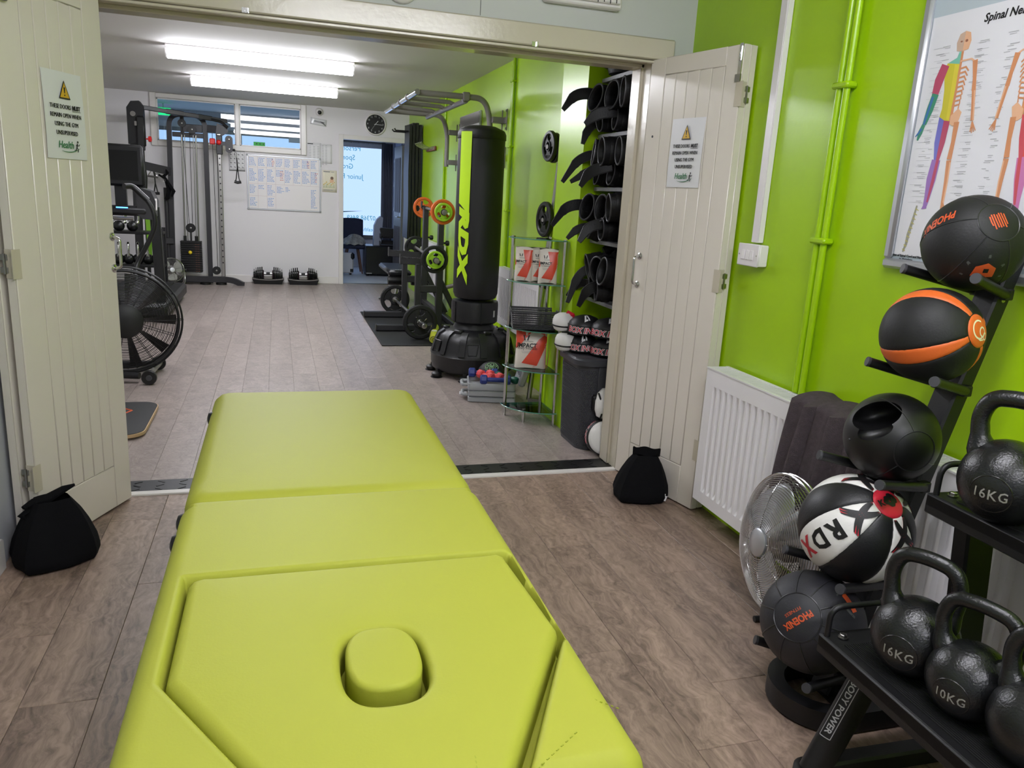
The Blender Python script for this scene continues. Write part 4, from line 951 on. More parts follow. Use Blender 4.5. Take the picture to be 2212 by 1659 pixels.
for y in (-.045, -LEN+.045):
    b = MB().m(BLACK); b.tube([(.020, y, .022), (.165, y, .372)], .046, 24, flat=.62, up=(0, 1, 0)); lg = b.build('leg', kr)
    if y > -.5:
        D = Vector((.145, 0, .35)).normalized(); Nn = Vector((-.35, 0, .145)).normalized()
        def lp(v):
            # the label lies on the oval tube: x runs down the leg, y across it
            a = -(v[1]/.042 - .0) - .50; base = Vector((.020, y, .022))+D*(.200-v[0]); return base+Nn*(.0465*cos(a)+.0008+v[2])+Vector((0, 1, 0))*(.0286*sin(a))
        q = MB().m(SILVER); q.text('BODY POWER', .027, None, wrap=lambda v: lp((v[0]+.012, v[1], v[2])), sx=.86, bold=.0006, shear=.12)
        fr = [(-.098, -.017), (.1, -.017), (.1, .017), (-.098, .017)]
        for i in range(4):
            a_, c_ = fr[i], fr[(i+1) % 4]; n_ = 8; tx, ty = c_[0]-a_[0], c_[1]-a_[1]; l_ = hypot(tx, ty); ox, oy = -ty/l_*.0011, tx/l_*.0011
            q.add([tuple(lp((a_[0]+tx*k/n_+s_*ox, a_[1]+ty*k/n_+s_*oy, .0004))) for k in range(n_+1) for s_ in (-1, 1)], [(2*k, 2*k+1, 2*k+3, 2*k+2) for k in range(n_)])
        q.text('P', .03, None, wrap=lambda v: lp((v[0]-.084, v[1], v[2])), bold=.0008)
        q.build('maker_label', lg, label='silver outlined label with lettering')
    MB().m(BLACK).bar((.36, y, .72), (.435, y, .03), .05, .085, up=(1, 0, .1)).build('upright', kr)
    MB().m(BLACK).bar((.0, y, .028), (.55, y, .028), .05, .05).build('floor_bar', kr)
    MB().m(BLACK).bar((.10, y, .37), (.42, y, .37), .045, .035).build('shelf_bearer', kr)
    q = MB().m(RUBS); q.lathe([(.042, 0), (.046, .008), (.045, .026), (.03, .034)], 20, (.012, y, 0)); q.build('foot', kr)

# kettlebells
def kettlebell(label, loc, r, rz, txt, hh=.105, hw=.062, hr=.0165, m_=CAST, hm=None, group='kettlebells on the black rack'):
    t = thing('kettlebell', label, 'kettlebell', loc, (0, 0, rz), group=group)
    zc = r*.90; b = MB().m(m_)
    pr = [(.0, 0), (r*.44, 0)] + [(r*sin(a), zc-r*cos(a)) for a in [radians(x) for x in range(28, 180, 8)]] + [(r*.03, zc+r)]
    b.lathe(pr, 40); b.build('body', t)
    b = MB().m(hm or m_); zt = zc+r*.80
    pts = fillet([(0, -hw*.80, zc+r*.55), (0, -hw*.98, zt+.004), (0, -hw*1.12, zc+r+hh*.45), (0, -hw*.86, zc+r+hh*.93), (0, 0, zc+r+hh*1.02), (0, hw*.86, zc+r+hh*.93), (0, hw*1.12, zc+r+hh*.45), (0, hw*.98, zt+.004), (0, hw*.80, zc+r*.55)], .068, 9)
    n = len(pts); rs = [hr*(1+.75*max(0, 1-min(i, n-1-i)/(n*.17))**1.5) for i in range(n)]
    b.tube(pts, rs, 18); b.build('handle', t)
    if txt:
        C0 = Vector((0, 0, zc))
        q = MB().m(m_); d = Vector((-1, 0, -.12)).normalized()
        q.lathe([(r*.46, r*.872), (r*.44, r*.905), (r*.02, r*.907)], 32, tuple(C0), tuple(d), cap=False); q.build('face_plate', t)
        yv = Vector((0, 0, 1)); yv = (yv-yv.dot(d)*d).normalized(); xv = yv.cross(d)
        q = MB().m(mat('worn grey letter paint', (150, 148, 140), .45)); q.text(txt, r*.34, None, wrap=lambda v: C0+(d+xv*(v[0]/r)+yv*(v[1]/r)).normalized()*r*1.004, sx=.9, bold=r*.004, space=1.12); q.build('weight_mark', t)
    return t
kettlebell('black cast iron 16KG kettlebell alone on the upper shelf of the rack', (1.548, 1.228, .7525), .096, .42, '16KG', hh=.092, hw=.068, hr=.019)
kettlebell('black 16KG kettlebell at the far end of the lower rack shelf', (1.372, 1.222, .3925), .093, .42, '16KG', hh=.10, hw=.066, hr=.017)
kettlebell('black chipped 10KG kettlebell second from the far end of the lower shelf', (1.368, 1.068, .3925), .084, .32, '10KG', hh=.088, hw=.068, hr=.0155)
kettlebell('black kettlebell nearest the camera on the lower rack shelf, cut by the frame', (1.375, .915, .3925), .09, .30, '', hh=.09, hw=.066, hr=.016)
# ------------------------------------------------------------------ gym: floor items on the left
ab = thing('air_bike', 'black exercise bike with a large caged fan wheel behind the left-hand door', 'exercise bike', (-1.03, 5.9, 0))
FC = Vector((-1.035, 5.86, .405)); FA = Vector((.16, -.98, .05)).normalized(); fu = Vector((0, 0, 1)).cross(FA).normalized(); fw = FA.cross(fu)
FP = lambda r, a, z: FC+fu*r*cos(a)+fw*r*sin(a)+FA*z
FR = .372
b = MB().m(BLACK)
for s_ in (1, -1):
    for i in range(24 if s_ > 0 else 14):
        k = .30+.64*i/(23 if s_ > 0 else 13); b.tube([FP(FR*k, 2*pi*j/64, s_*(.075-.02*k*k)) for j in range(64)], .0016, 4, closed=True)
    for j in range(18): b.tube([FP(FR*.28, 2*pi*j/18, s_*.074), FP(FR*.65, 2*pi*j/18, s_*.068), FP(FR*.96, 2*pi*j/18, s_*.052)], .0022, 5)
b.build('cage', ab)
b = MB().m(BLACK)
for z, r in ((.055, .0085), (-.055, .0085)): b.tube([FP(FR*.93, 2*pi*j/72, z) for j in range(72)], r, 8, closed=True)
for z in (.03, 0, -.03): b.tube([FP(FR*.995, 2*pi*j/72, z) for j in range(72)], .006, 8, closed=True)
for j in range(12): b.tube([FP(FR*.93, 2*pi*j/12, .055), FP(FR*1.01, 2*pi*j/12, .02), FP(FR*1.01, 2*pi*j/12, -.02), FP(FR*.93, 2*pi*j/12, -.055)], .003, 6)
b.build('rim', ab)
MB().m(RUBS).lathe([(.118, .06), (.118, .078), (.100, .086), (.02, .088)], 36, tuple(FC), tuple(FA)).build('hub_cover', ab)
for j in range(9):
    b = MB().m(RUBS); b.grid(lambda u, v: FP(FR*(.3+.58*u), 2*pi*j/9+.25*(v-.5), (v-.5)*.08), 6, 3); b.build('blade', ab)
MB().m(RUBS).cyl(tuple(FC-FA*.08), tuple(FC+FA*.08), .03).build('axle', ab)
MB().m(BLACK).tube(fillet([(-1.55, 5.72, .05), (-1.12, 5.70, .055), (-.93, 5.66, .052)], .1), .028, 12, flat=.8).build('leg', ab)
MB().m(BLACK).tube([(-1.5, 6.03, .05), (-.90, 6.05, .052)], .028, 12, flat=.8).build('leg', ab)
MB().m(GREYM).tube([(-.875, 5.64, .055), (-.85, 6.06, .055)], .018, 12).build('stabiliser', ab)
for y in (5.605, 6.06):
    q = MB().m(RUBS); q.lathe([(.03, -.016), (.046, -.016), (.050, -.01), (.050, .01), (.046, .016), (.03, .016)], 24, (-.862, y, .052), (.05, -1, 0)); q.m(DKPL).lathe([(.02, .018), (.018, .022)], 16, (-.862, y, .052), (.05, -1, 0)); q.build('wheel', ab)
b = MB().m(BLACK); b.tube(fillet([(-.985, 6.02, .66), (-1.0, 6.2, .747), (-.90, 6.2, .93), (-.845, 6.2, 1.065), (-.875, 6.2, 1.20), (-.99, 6.2, 1.315), (-1.03, 6.15, 1.31)], .09, 6), .017, 12); hb = b.build('handle_arm', ab)
MB().m(RUBS).tube(fillet([(-.895, 6.2, 1.222), (-.99, 6.2, 1.317), (-1.035, 6.15, 1.312)], .03, 5), .021, 12).build('grip', hb)
MB().m(BLACK).tube([(-1.1, 6.0, .42), (-1.35, 6.05, .75), (-1.45, 6.05, 1.0)], .03, 12).build('main_frame', ab)
q = MB().m(BLACK); q.box((-1.52, 6.05, 1.02), (.26, .20, .07), bev=.03); q.build('saddle', ab)
# balance board on the floor
bb = thing('balance_board', 'dark rounded board with birch edge and orange logo on the gym floor', 'board', (-1.05, 4.72, .0))
ol = [(x, y) for x, y in rrect(-1.40, 4.365, -.720, 5.05, .10, 8)]
ol = [(x, y) if not (x > -.78 and y > 4.9) else (x-.0, y) for x, y in ol]
b = MB().m(PLY); b.prism(ol, .012, .030); b.build('deck', bb)
b = MB().m(RUB); b.prism([(-1.06+(x+1.06)*.985, 4.708+(y-4.708)*.985) for x, y in ol], .030, .033); b.build('grip_sheet', bb)
b = MB().m(RUBS); b.box((-1.06, 4.7, .006), (.5, .5, .012)); b.build('roller_rail', bb)
b = MB().m(ORINK); F = Matrix.Translation((-.93, 4.80, .0335)) @ Matrix.Rotation(.1, 4, 'Z'); b.T = F
b.tube([(-.1, .08, 0), (.05, .08, 0), (.085, .04, 0), (.04, -.03, 0), (-.02, -.06, 0)], .005, 4); b.m(SILVER); [b.box((-.06+.03*k, .03, 0), (.016, .035, .0006)) for k in range(4)]
b.build('printed_logo', bb)
# treadmill
tm_ = thing('treadmill', 'black treadmill with a large screen console behind the left-hand door', 'treadmill', (-1.45, 8.35, 0))
MB().m(BLACK).bar((-1.118, 8.30, .12), (-1.142, 8.30, 1.10), .09, .06, up=(0, 1, 0)).build('upright', tm_)
MB().m(BLACK).bar((-1.80, 8.30, .12), (-1.80, 8.30, 1.10), .09, .06, up=(0, 1, 0)).build('upright', tm_)
b = MB().m(DKMETAL); b.rings([[(-1.27+.16*t, 8.36-.12*s_, z) for t, z in ((0, 1.03), (0, 1.23), (.3, 1.275), (.8, 1.25), (1.03, 1.16), (1.0, 1.02), (.8, .985), (.3, .99))] for s_ in (0, 1.2, 1.9)]); b.build('side_housing', tm_)
q = MB().m(WHITEP); q.box((-1.105, 8.14, 1.13), (.02, .01, .11), bev=.004); q.build('label_strip', tm_, label='pale sticker on the housing')
b = MB().m(BLACK); b.box((-1.45, 8.22, 1.06), (.55, .20, .09), bev=.03); b.build('console_base', tm_)
q = MB().m(mat('blue display glow', (70, 150, 255), .4, emit=1.)); q.box((-1.395, 8.115, 1.09), (.10, .004, .010)); q.build('display', tm_)
b = MB().m(BLACK); b.box((-1.43, 8.28, 1.475), (.44, .05, .385), bev=.022); sc_ = b.build('screen', tm_)
MB().m(mat('dark screen glass', (12, 12, 13), .12)).box((-1.43, 8.251, 1.475), (.34, .004, .27)).build('screen_glass', sc_)
MB().m(BLACK).box((-1.43, 8.32, 1.2), (.10, .05, .30)).build('screen_mount', tm_)
MB().m(STEEL).cyl((-1.64, 8.1, .99), (-1.30, 8.1, .99), .016).build('hand_rail', tm_)
MB().m(BLACK).box((-1.46, 9.0, .11), (.82, 1.75, .14), bev=.03).build('deck', tm_); MB().m(RUB).box((-1.46, 9.05, .185), (.55, 1.6, .01)).build('belt', tm_)
# kettlebells on a rack at the left
kr2 = thing('kettlebell_rack', 'black two-tier rack of chrome-handled kettlebells at the left of the gym', 'rack', (-1.60, 10.05, 0))
for z in (.36, .74):
    MB().m(BLACK).box((-1.60, 10.05, z), (.62, .30, .03), bev=.004).build('shelf', kr2)
for x in (-1.89, -1.31):
    for y in (9.93, 10.17): MB().m(BLACK).box((x, y, .40), (.04, .04, .80)).build('post', kr2)
for i, (x, z) in enumerate([(-1.78, .3755), (-1.68, .3755), (-1.58, .3755), (-1.48, .3755), (-1.39, .3755), (-1.76, .7555), (-1.62, .7555)]):
    nm = ['first', 'second', 'third', 'fourth', 'fifth'][i] if i < 5 else ['left', 'right'][i-5]
    kettlebell((nm+' from the left of the chrome-handled kettlebells on the low shelf' if i < 5 else nm+'-hand black kettlebell with a silver handle on the upper shelf behind the treadmill'), (x, 9.98+.02*i % .1, z), .062, pi/2 if i >= 5 else .15, '', hh=.125 if i < 5 else .105, hw=.062, hr=.0125, hm=CHROME, group='chrome handled kettlebells')
cage_fan('small chrome desk fan on the gym floor beside the weight stack', (-1.345, 10.98, .205), (.30, -.94, .16), .155, .11, 'wire', CHROME, mat('translucent fan blade', (190, 192, 184), .4), nr=12)

# ------------------------------------------------------------------ cable machine
cm = thing('cable_machine', 'tall dark grey cable pulley machine with a weight stack against the white wall', 'cable machine', (-1.12, 11.2, 0))
def cmb(name, fn, material=DKMETAL, label=None, par=None):
    q = MB().m(material); fn(q); return q.build(name, par or cm, label=label)
cmb('arch_frame', lambda q: q.path(fillet([(-1.36, 11.3, .06), (-1.325, 11.3, 2.18), (-.89, 11.3, 2.18), (-.892, 11.3, .06)], .16, 8), .06, .045, up=(0, 1, 0)))
cmb('cross_plate', lambda q: q.box((-1.10, 11.27, 1.93), (.38, .03, .06), bev=.004))
cmb('upper_bracket', lambda q: (q.box((-1.165, 11.26, 2.06), (.045, .03, .22)), q.box((-1.04, 11.25, 2.015), (.24, .025, .10), bev=.006), q.bar((-.86, 11.25, 2.03), (-.68, 11.22, 2.02), .03, .09), q.prism([(-.74, 2.10), (-.62, 2.07), (-.60, 2.0), (-.70, 1.93), (-.76, 1.95)], 0, .02, Matrix(((1, 0, 0, 0), (0, 0, 1, 11.2), (0, 1, 0, 0), (0, 0, 0, 1))))))
def pulley(x, y, z, r, ax=(0, -1, 0)):
    q = MB().m(RUBS); q.lathe([(r*.3, -.013), (r, -.013), (r*.9, 0), (r, .013), (r*.3, .013)], 24, (x, y, z), ax); q.m(STEEL).lathe([(r*.2, .013), (r*.2, .018), (r*.1, .02)], 12, (x, y, z), ax); q.build('pulley', cm)
for x, y, z, r in ((-1.165, 11.22, 2.07, .05), (-1.045, 11.21, 2.0, .055), (-1.11, 11.2, .745, .06), (-.806, 11.2, .19, .055)): pulley(x, y, z, r)
for x in (-1.195, -1.160, -1.055, -1.025): cmb('guide_rod', lambda q: q.cyl((x, 11.24, .15), (x+.02, 11.24, 1.93), .011 if x in (-1.195, -1.025) else .005, n=10), STEEL)
for i in range(14):
    z = .165+.0295*i; cmb('weight_plate', lambda q: q.box((-1.112, 11.2, z+.0135), (.262, .12, .0275), bev=.003), RUBS)
cmb('stack_label', lambda q: [q.box((-1.05+.03*(k % 2), 11.1385, .18+.0295*(k//2)), (.018, .001, .006)) for k in range(26)], mat('rust red numerals', (120, 70, 58), .6))
for x in (-1.185, -1.045): cmb('stack_collar', lambda q: q.cyl((x, 11.2, .575), (x, 11.2, .64), .02, n=12), RUBS)
cmb('stack_stem', lambda q: q.cyl((-1.11, 11.2, .57), (-1.11, 11.2, .70), .012, n=10))
cmb('selector_pin', lambda q: q.sph((-1.12, 11.11, .43), .024, 16, 10), YELLOW, 'yellow selector knob')
cmb('height_column', lambda q: (q.box((-.718, 11.2, 1.04), (.05, .05, 1.86), bev=.006)), STEEL, 'perforated chrome column')
cmb('adjustment_hole', lambda q: [q.lathe([(.010, 0), (.010, .001)], 10, (-.718, 11.1745, .3+.08*k), (0, -1, 0)) for k in range(19)], RUBS)
cr_ = cmb('carriage', lambda q: (q.box((-.716, 11.19, 1.83), (.075, .08, .24), bev=.008), q.box((-.67, 11.16, 1.85), (.08, .04, .05))))
cmb('carriage_knob', lambda q: q.sph((-.718, 11.13, 1.86), .032, 16, 10), RED, 'red ball knob', cr_)
cmb('carriage_block', lambda q: q.box((-.80, 11.2, 1.87), (.07, .05, .075), bev=.01), RED, 'red plastic block', cr_)
cmb('swivel_plate', lambda q: q.prism([(-.595+.047*cos(a), 1.845+(.062 if sin(a) > 0 else -.062)+.047*sin(a)) for a in [2*pi*k/24 for k in range(24)]], -.012, .012, Matrix(((1, 0, 0, 0), (0, 0, 1, 11.17), (0, 1, 0, 0), (0, 0, 0, 1)))))
for z in (1.907, 1.783): cmb('bolt', lambda q: q.lathe([(.014, 0), (.014, .006), (.008, .009)], 12, (-.595, 11.158, z), (0, -1, 0)), STEEL)
cmb('cable', lambda q: [q.cyl(a, c, .0035, n=6) for a, c in (((-.79, 11.2, .2), (-.80, 11.2, 2.0)), ((-.76, 11.2, .2), (-.745, 11.2, 1.80)), ((-1.125, 11.2, .80), (-1.165, 11.22, 2.03)), ((-1.085, 11.2, .80), (-1.075, 11.22, 1.98)))], RUBS)
hs = thing('cable_attachment', 'black strap handle hanging on a clip from the right cable arm', 'cable attachment', (-.50, 11.1, 1.38))
q = MB().m(RUBS); q.sph((-.535, 11.14, 1.775), .018, 12, 8); q.build('cable_stop', hs)
q = MB().m(STEEL); q.tube([(-.52, 11.13, 1.76), (-.50, 11.12, 1.73), (-.505, 11.12, 1.67), (-.52, 11.12, 1.69), (-.525, 11.13, 1.74)], .004, 6, closed=True); q.build('clip', hs)
q = MB().m(RUBS); q.tube([(-.502, 11.12, 1.68), (-.50, 11.12, 1.55), (-.515, 11.12, 1.42), (-.525, 11.12, 1.38)], .012, 8, flat=.5); q.tube([(-.502, 11.12, 1.68), (-.495, 11.12, 1.55), (-.482, 11.12, 1.42), (-.472, 11.12, 1.38)], .012, 8, flat=.5); q.build('strap', hs)
q = MB().m(RUBS); q.tube([(-.54, 11.12, 1.375), (-.50, 11.12, 1.365), (-.455, 11.12, 1.375)], .019, 12); q.build('grip', hs)
cmb('foot_beam', lambda q: q.path(fillet([(-1.50, 11.17, .075), (-.70, 11.17, .075), (-.58, 11.15, .065), (-.475, 11.13, .012), (-.45, 11.13, .010)], .08, 5), .06, .075))
cmb('floor_pad', lambda q: [q.lathe([(.07, 0), (.07, .03), (.05, .035)], 16, (x, 11.2, 0)) for x in (-.95, -.75)], RUBS)
cmb('base_frame', lambda q: (q.bar((-1.36, 11.3, .04), (-.86, 11.3, .04), .06, .06), q.bar((-1.68, 10.6, .04), (-1.36, 11.3, .04), .06, .06)))
# left tower and pull-up beam
cmb('tower_column', lambda q: q.bar((-1.665, 10.68, .03), (-1.648, 10.68, 2.08), .09, .07, up=(0, 1, 0)))
cmb('tower_column', lambda q: q.bar((-1.575, 10.74, .03), (-1.575, 10.74, 2.0), .04, .04, up=(0, 1, 0)))
cmb('tower_head', lambda q: (q.rings([[(-1.71, y, 1.75), (-1.71, y, 2.17), (-1.66, y, 2.245), (-1.57, y, 2.255), (-1.53, y, 2.20), (-1.53, y, 1.78)] for y in (10.62, 10.76)]), q.box((-1.56, 10.6, 1.9), (.10, .06, .36), bev=.02)), BLACK)
cmb('head_bracket', lambda q: (q.box((-1.60, 10.59, 1.99), (.05, .02, .05)), q.lathe([(.03, 0), (.03, .02)], 14, (-1.64, 10.62, 2.1), (0, -1, 0))), GREYM)
cmb('tower_carriage', lambda q: q.box((-1.565, 10.62, 1.80), (.075, .09, .24), bev=.01))
cmb('tower_knob', lambda q: (q.cyl((-1.53, 10.6, 1.82), (-1.48, 10.6, 1.82), .008), q.lathe([(.02, -.02), (.034, -.014), (.034, .014), (.02, .02)], 8, (-1.465, 10.6, 1.82), (1, 0, 0))), RED, 'red knob')
cmb('beam', lambda q: q.bar((-1.55, 10.74, 2.19), (-.62, 11.22, 2.135), .05, .05))
cmb('grip_sleeve', lambda q: q.bar((-1.30, 10.87, 2.176), (-1.12, 10.96, 2.166), .058, .06), RUBS); cmb('grip_sleeve', lambda q: (q.bar((-.95, 11.05, 2.155), (-.80, 11.13, 2.146), .058, .06), q.tube(fillet([(-.80, 11.1, 2.135), (-.68, 11.15, 2.12), (-.60, 11.15, 2.05)], .04), .018, 8)), RUBS)
cmb('mid_brace', lambda q: q.bar((-1.58, 10.75, 1.51), (-1.34, 11.28, 1.46), .02, .10)); cmb('mid_brace', lambda q: q.bar((-1.50, 11.25, .56), (-1.34, 11.28, .56), .05, .08))
cmb('rear_rod', lambda q: q.cyl((-1.405, 11.3, .08), (-1.405, 11.3, 1.25), .028, n=12))
bd = MB().m(mat('lime resistance band', (120, 175, 40), .6)); bd.path([(-1.575, 10.57, 1.68), (-1.565, 10.56, 1.45), (-1.545, 10.57, 1.13), (-1.53, 10.57, .7), (-1.535, 10.57, .35)], .055, .008, up=(0, 1, 0)); tag(bd.build('resistance_band'), 'lime green flat resistance band hanging down the left tower', 'resistance band')
rp = MB().m(RUBS)
for s_ in (0, .035): rp.tube([(-1.60+s_, 10.52, 1.66), (-1.575+s_, 10.52, 1.52), (-1.565+s_, 10.52, 1.36), (-1.57+s_, 10.52, 1.24)], [.018, .024, .026, .022], 10)
tag(rp.build('triceps_rope'), 'black rope attachment hanging on the left tower of the cable machine', 'rope')
# straps on the frame
st = thing('ankle_straps', 'bunch of black ankle straps hung on the left frame post', 'straps', (-1.38, 11.16, 1.15))
q = MB().m(CLOTH)
for pts, r in (([(-1.46, 11.2, 1.47), (-1.40, 11.2, 1.50), (-1.36, 11.2, 1.44), (-1.42, 11.2, 1.38), (-1.47, 11.2, 1.41)], .034), ([(-1.41, 11.2, 1.40), (-1.37, 11.19, 1.32), (-1.35, 11.18, 1.22), (-1.37, 11.18, 1.13), (-1.40, 11.18, 1.10)], .04), ([(-1.38, 11.17, 1.36), (-1.33, 11.16, 1.27), (-1.29, 11.16, 1.21), (-1.32, 11.16, 1.14)], .034)): q.tube(pts, [r*.6]+[r]*(len(pts)-2)+[r*.6], 10, flat=.6)
q.build('webbing', st)
q = MB().m(STEEL); [q.tube([(x+.014*cos(a), 11.155, z+.018*sin(a)) for a in [2*pi*k/10 for k in range(10)]], .003, 5, closed=True) for x, z in ((-1.42, 1.45), (-1.40, 1.34), (-1.47, 1.44))]; q.build('ring', st)
vh = thing('row_attachment', 'silver V-shaped row handle with a black strap hanging by the cable frame', 'cable attachment', (-1.53, 11.1, 1.15))
q = MB().m(STEEL); q.tube([(-1.58, 11.1, 1.39), (-1.53, 11.1, 1.47), (-1.47, 11.1, 1.38)], .009, 8); q.tube([(-1.585, 11.1, 1.385), (-1.465, 11.1, 1.375)], .014, 10); q.build('frame', vh)
q = MB().m(RUBS); q.tube([(-1.52, 11.1, 1.48), (-1.505, 11.1, 1.40), (-1.50, 11.1, 1.30), (-1.52, 11.1, 1.18)], .013, 8, flat=.6); q.tube([(-1.50, 11.1, 1.30), (-1.475, 11.1, 1.18)], .013, 8, flat=.6); q.tube([(-1.54, 11.1, 1.17), (-1.455, 11.1, 1.175)], .018, 10); q.build('strap', vh)

# ------------------------------------------------------------------ back wall: boards, papers, clock
YB = 11.55
TB = Matrix(((1, 0, 0, 0), (0, 0, -1, YB), (0, 1, 0, 0), (0, 0, 0, 1)))      # x right, y up, z toward the room
wb = thing('whiteboard', 'wall whiteboard full of blue and red handwritten training notes', 'whiteboard', (.095, YB, 1.02))
bx0, bx1, bz0, bz1 = -.386, .581, 1.022, 1.741
q = MB().m(WHITEP); q.T = TB; q.box(((bx0+bx1)/2, (bz0+bz1)/2, .008), (bx1-bx0-.02, bz1-bz0-.02, .008)); q.build('panel', wb)
q = MB().m(ALU); q.T = TB
for x, z, w, h in (((bx0+bx1)/2, bz0, bx1-bx0, .018), ((bx0+bx1)/2, bz1, bx1-bx0, .018), (bx0, (bz0+bz1)/2, .018, bz1-bz0-.017), (bx1, (bz0+bz1)/2, .018, bz1-bz0-.017)): q.box((x, z, .009), (w, h, .018 if w > h else .0175), bev=.003)
q.build('frame', wb)
for x in (bx0, bx1):
    for z in (bz0, bz1): q = MB().m(GREYPL); q.T = TB; q.box((x, z, .010), (.028, .028, .022), bev=.005); q.build('corner_cap', wb)
rg = random.Random(11); cw = (bx1-bx0-.03)/8
q = MB().m(mat('pale grid line', (205, 190, 190), .5)); q.T = TB
for i in range(1, 8): q.box((bx0+.015+cw*i, bz1-.19 if i > 3 else (bz0+bz1)/2, .0123), (.003, .36 if i > 3 else .69, .0004))
for z, x1 in ((bz1-.155, bx1), (bz1-.375, bx1), (bz0+.18, bx0+.015+cw*3)): q.box(((bx0+x1)/2, z, .0123), (x1-bx0-.02, .003, .0004))
q.build('ruled_lines', wb)
q = MB(); q.T = TB
def scribble(x, z, w, n, dz, m_, fill=.8):
    q.m(m_)
    for k in range(n):
        xx = x; e = x+w*(fill*(.55+.45*rg.random()))
        while xx < e: l = .008+.014*rg.random(); q.box((xx+l/2, z-dz*k+rg.uniform(-.001, .001), .0125), (l, .0075, .0003), rot=Matrix.Rotation(rg.uniform(-.15, .15), 3, 'Z')); xx += l+.006
for i in range(8):
    x = bx0+.022+cw*i
    scribble(x, bz1-.035, cw*.9, 6, .019, BLUEINK); scribble(x, bz1-.185, cw*.9, 9 if i not in (3,) else 5, .019, BLUEINK)
    if i in (2, 6): scribble(x+cw*.55, bz1-.045, cw*.4, 5, .021, REDINK)
    if i in (3, 7): scribble(x+cw*.45, bz1-.20, cw*.45, 5, .028, REDINK)
for i in range(3): scribble(bx0+.022+cw*i, bz1-.40, cw*.9, [6, 3, 7][i], .02, BLUEINK); scribble(bx0+.022+cw*i, bz0+.15, cw*.9, [6, 0, 6][i], .02, BLUEINK)
scribble(bx0+.03+cw*3, bz1-.41, cw, 5, .018, BLUEINK); scribble(bx0+.03+cw*4, bz1-.41, cw*.6, 4, .018, BLUEINK); scribble(bx0+.022+cw*7, bz1-.43, cw*.8, 13, .020, BLUEINK)
o = q.build('handwriting', wb, smooth=False); o['kind'] = 'stuff'
def sheet(name, x0, x1, z0, z1, label, cat='paper', rgb=(228, 227, 228), tilt=0., group=None):
    q = MB().m(mat('sheet %d %d %d' % rgb, rgb, .55)); q.T = TB @ Matrix.Translation(((x0+x1)/2, (z0+z1)/2, .003)) @ Matrix.Rotation(tilt, 4, 'Z')
    q.grid(lambda u, v: ((u-.5)*(x1-x0), (v-.5)*(z1-z0), .003*sin(u*3+v*2)*v), 5, 5); o = q.build(name); o.modifiers.new('t', 'SOLIDIFY').thickness = .0006; tag(o, label, cat, group)
    return o, TB @ Matrix.Translation(((x0+x1)/2, (z0+z1)/2, .0072)) @ Matrix.Rotation(tilt, 4, 'Z')
o, T_ = sheet('wall_calendar', -.625, -.415, 1.515, 1.81, 'white planner sheet with black header on the wall left of the whiteboard', 'calendar')
q = MB().m(INK); q.T = T_; q.box((0, .128, 0), (.205, .03, .0004)); q.box((0, -.138, 0), (.205, .008, .0004)); q.build('header', o)
q = MB().m(GREYINK); q.T = T_
for i in range(5): q.box((-.10+.05*i, -.01, 0), (.0015, .24, .0003)); q.box((0, -.12+.055*i, 0), (.2, .0015, .0003))
for i in range(4):
    for j in range(4): q.m(INK).box((-.075+.05*i, -.098+.055*j, 0), (.022, .006, .0003)); q.box((-.08+.05*i, -.088+.055*j, 0), (.016, .005, .0003))
q.build('day_grid', o)
for k, (x0, x1, z0, z1, lb) in enumerate(((.415, .60, 1.64, 1.96, 'long white list sheet pinned right of the high window'), (.595, .745, 1.69, 1.95, 'white sheet of two name columns pinned beside the list, nearest the doorway'))):
    o, T_ = sheet('list_sheet', x0, x1, z0, z1, lb); w_ = x1-x0
    q = MB().m(GREYINK); q.T = T_
    for i in range(3 if k == 0 else 2):
        for j in range(13): q.box((-w_*.32+w_*.30*i, .11-.021*j, 0), (w_*.16, .005, .0003))
    if k == 0: q.m(INK).box((-w_*.3, .145, 0), (w_*.4, .012, .0003))
    q.build('typed_rows', o)
o, T_ = sheet('flower_print', .612, .815, 1.30, 1.60, 'cream print of a child among yellow flowers by the doorway', 'print', (232, 226, 204))
q = MB(); q.T = T_
q.m(mat('leaf print', (120, 150, 80), .6)); [q.prism([(-.085+.016*k, -.09), (-.079+.016*k, -.09), (-.084+.016*k+.006*(k % 3), -.03+.012*(k % 4))], 0, .0003) for k in range(10)]
q.m(mat('flower print', (214, 180, 70), .6)); [q.prism(ellip(-.08+.018*k, -.045+.016*(k % 3), .007, .009, 8), .0002, .0005) for k in range(9)]
q.m(mat('skin print', (226, 186, 150), .6)).prism(ellip(.03, .01, .028, .03, 16), .0002, .0006); q.m(mat('hair print', (120, 96, 80), .6)).prism(ellip(.032, .045, .022, .022, 16), .0003, .0008)
q.m(GREYINK).box((-.04, .13, 0), (.09, .012, .0004)); q.box((.04, .128, 0), (.04, .006, .0004)); q.box((0, -.115, 0), (.18, .004, .0004)); q.box((-.02, -.125, 0), (.13, .004, .0004))
q.build('printed_picture', o)
o, T_ = sheet('plastic_wallet', .455, .675, 2.195, 2.285, 'small clear plastic wallet with a silver strip stuck above the list', 'wallet', (206, 206, 208), -.12)
q = MB().m(GREYINK); q.T = T_; q.bar((-.08, .005, 0), (.08, -.002, 0), .022, .001); q.m(INK).bar((.04, 0, .0005), (.10, -.03, .0005), .01, .001); q.bar((.02, .005, .0005), (.075, .003, .0005), .008, .001); q.m(PAPER).bar((-.085, -.03, .0005), (-.07, .03, .0005), .025, .001); q.build('contents', o)
cc = thing('security_camera', 'white round security camera with black lens high on the back wall', 'camera', (.572, YB, 2.34))
q = MB().m(WHITEP); q.lathe([(.052, 0), (.054, .02), (.046, .042), (.03, .055)], 28, (.572, YB, 2.372), (0, -1, 0)); q.build('body', cc)
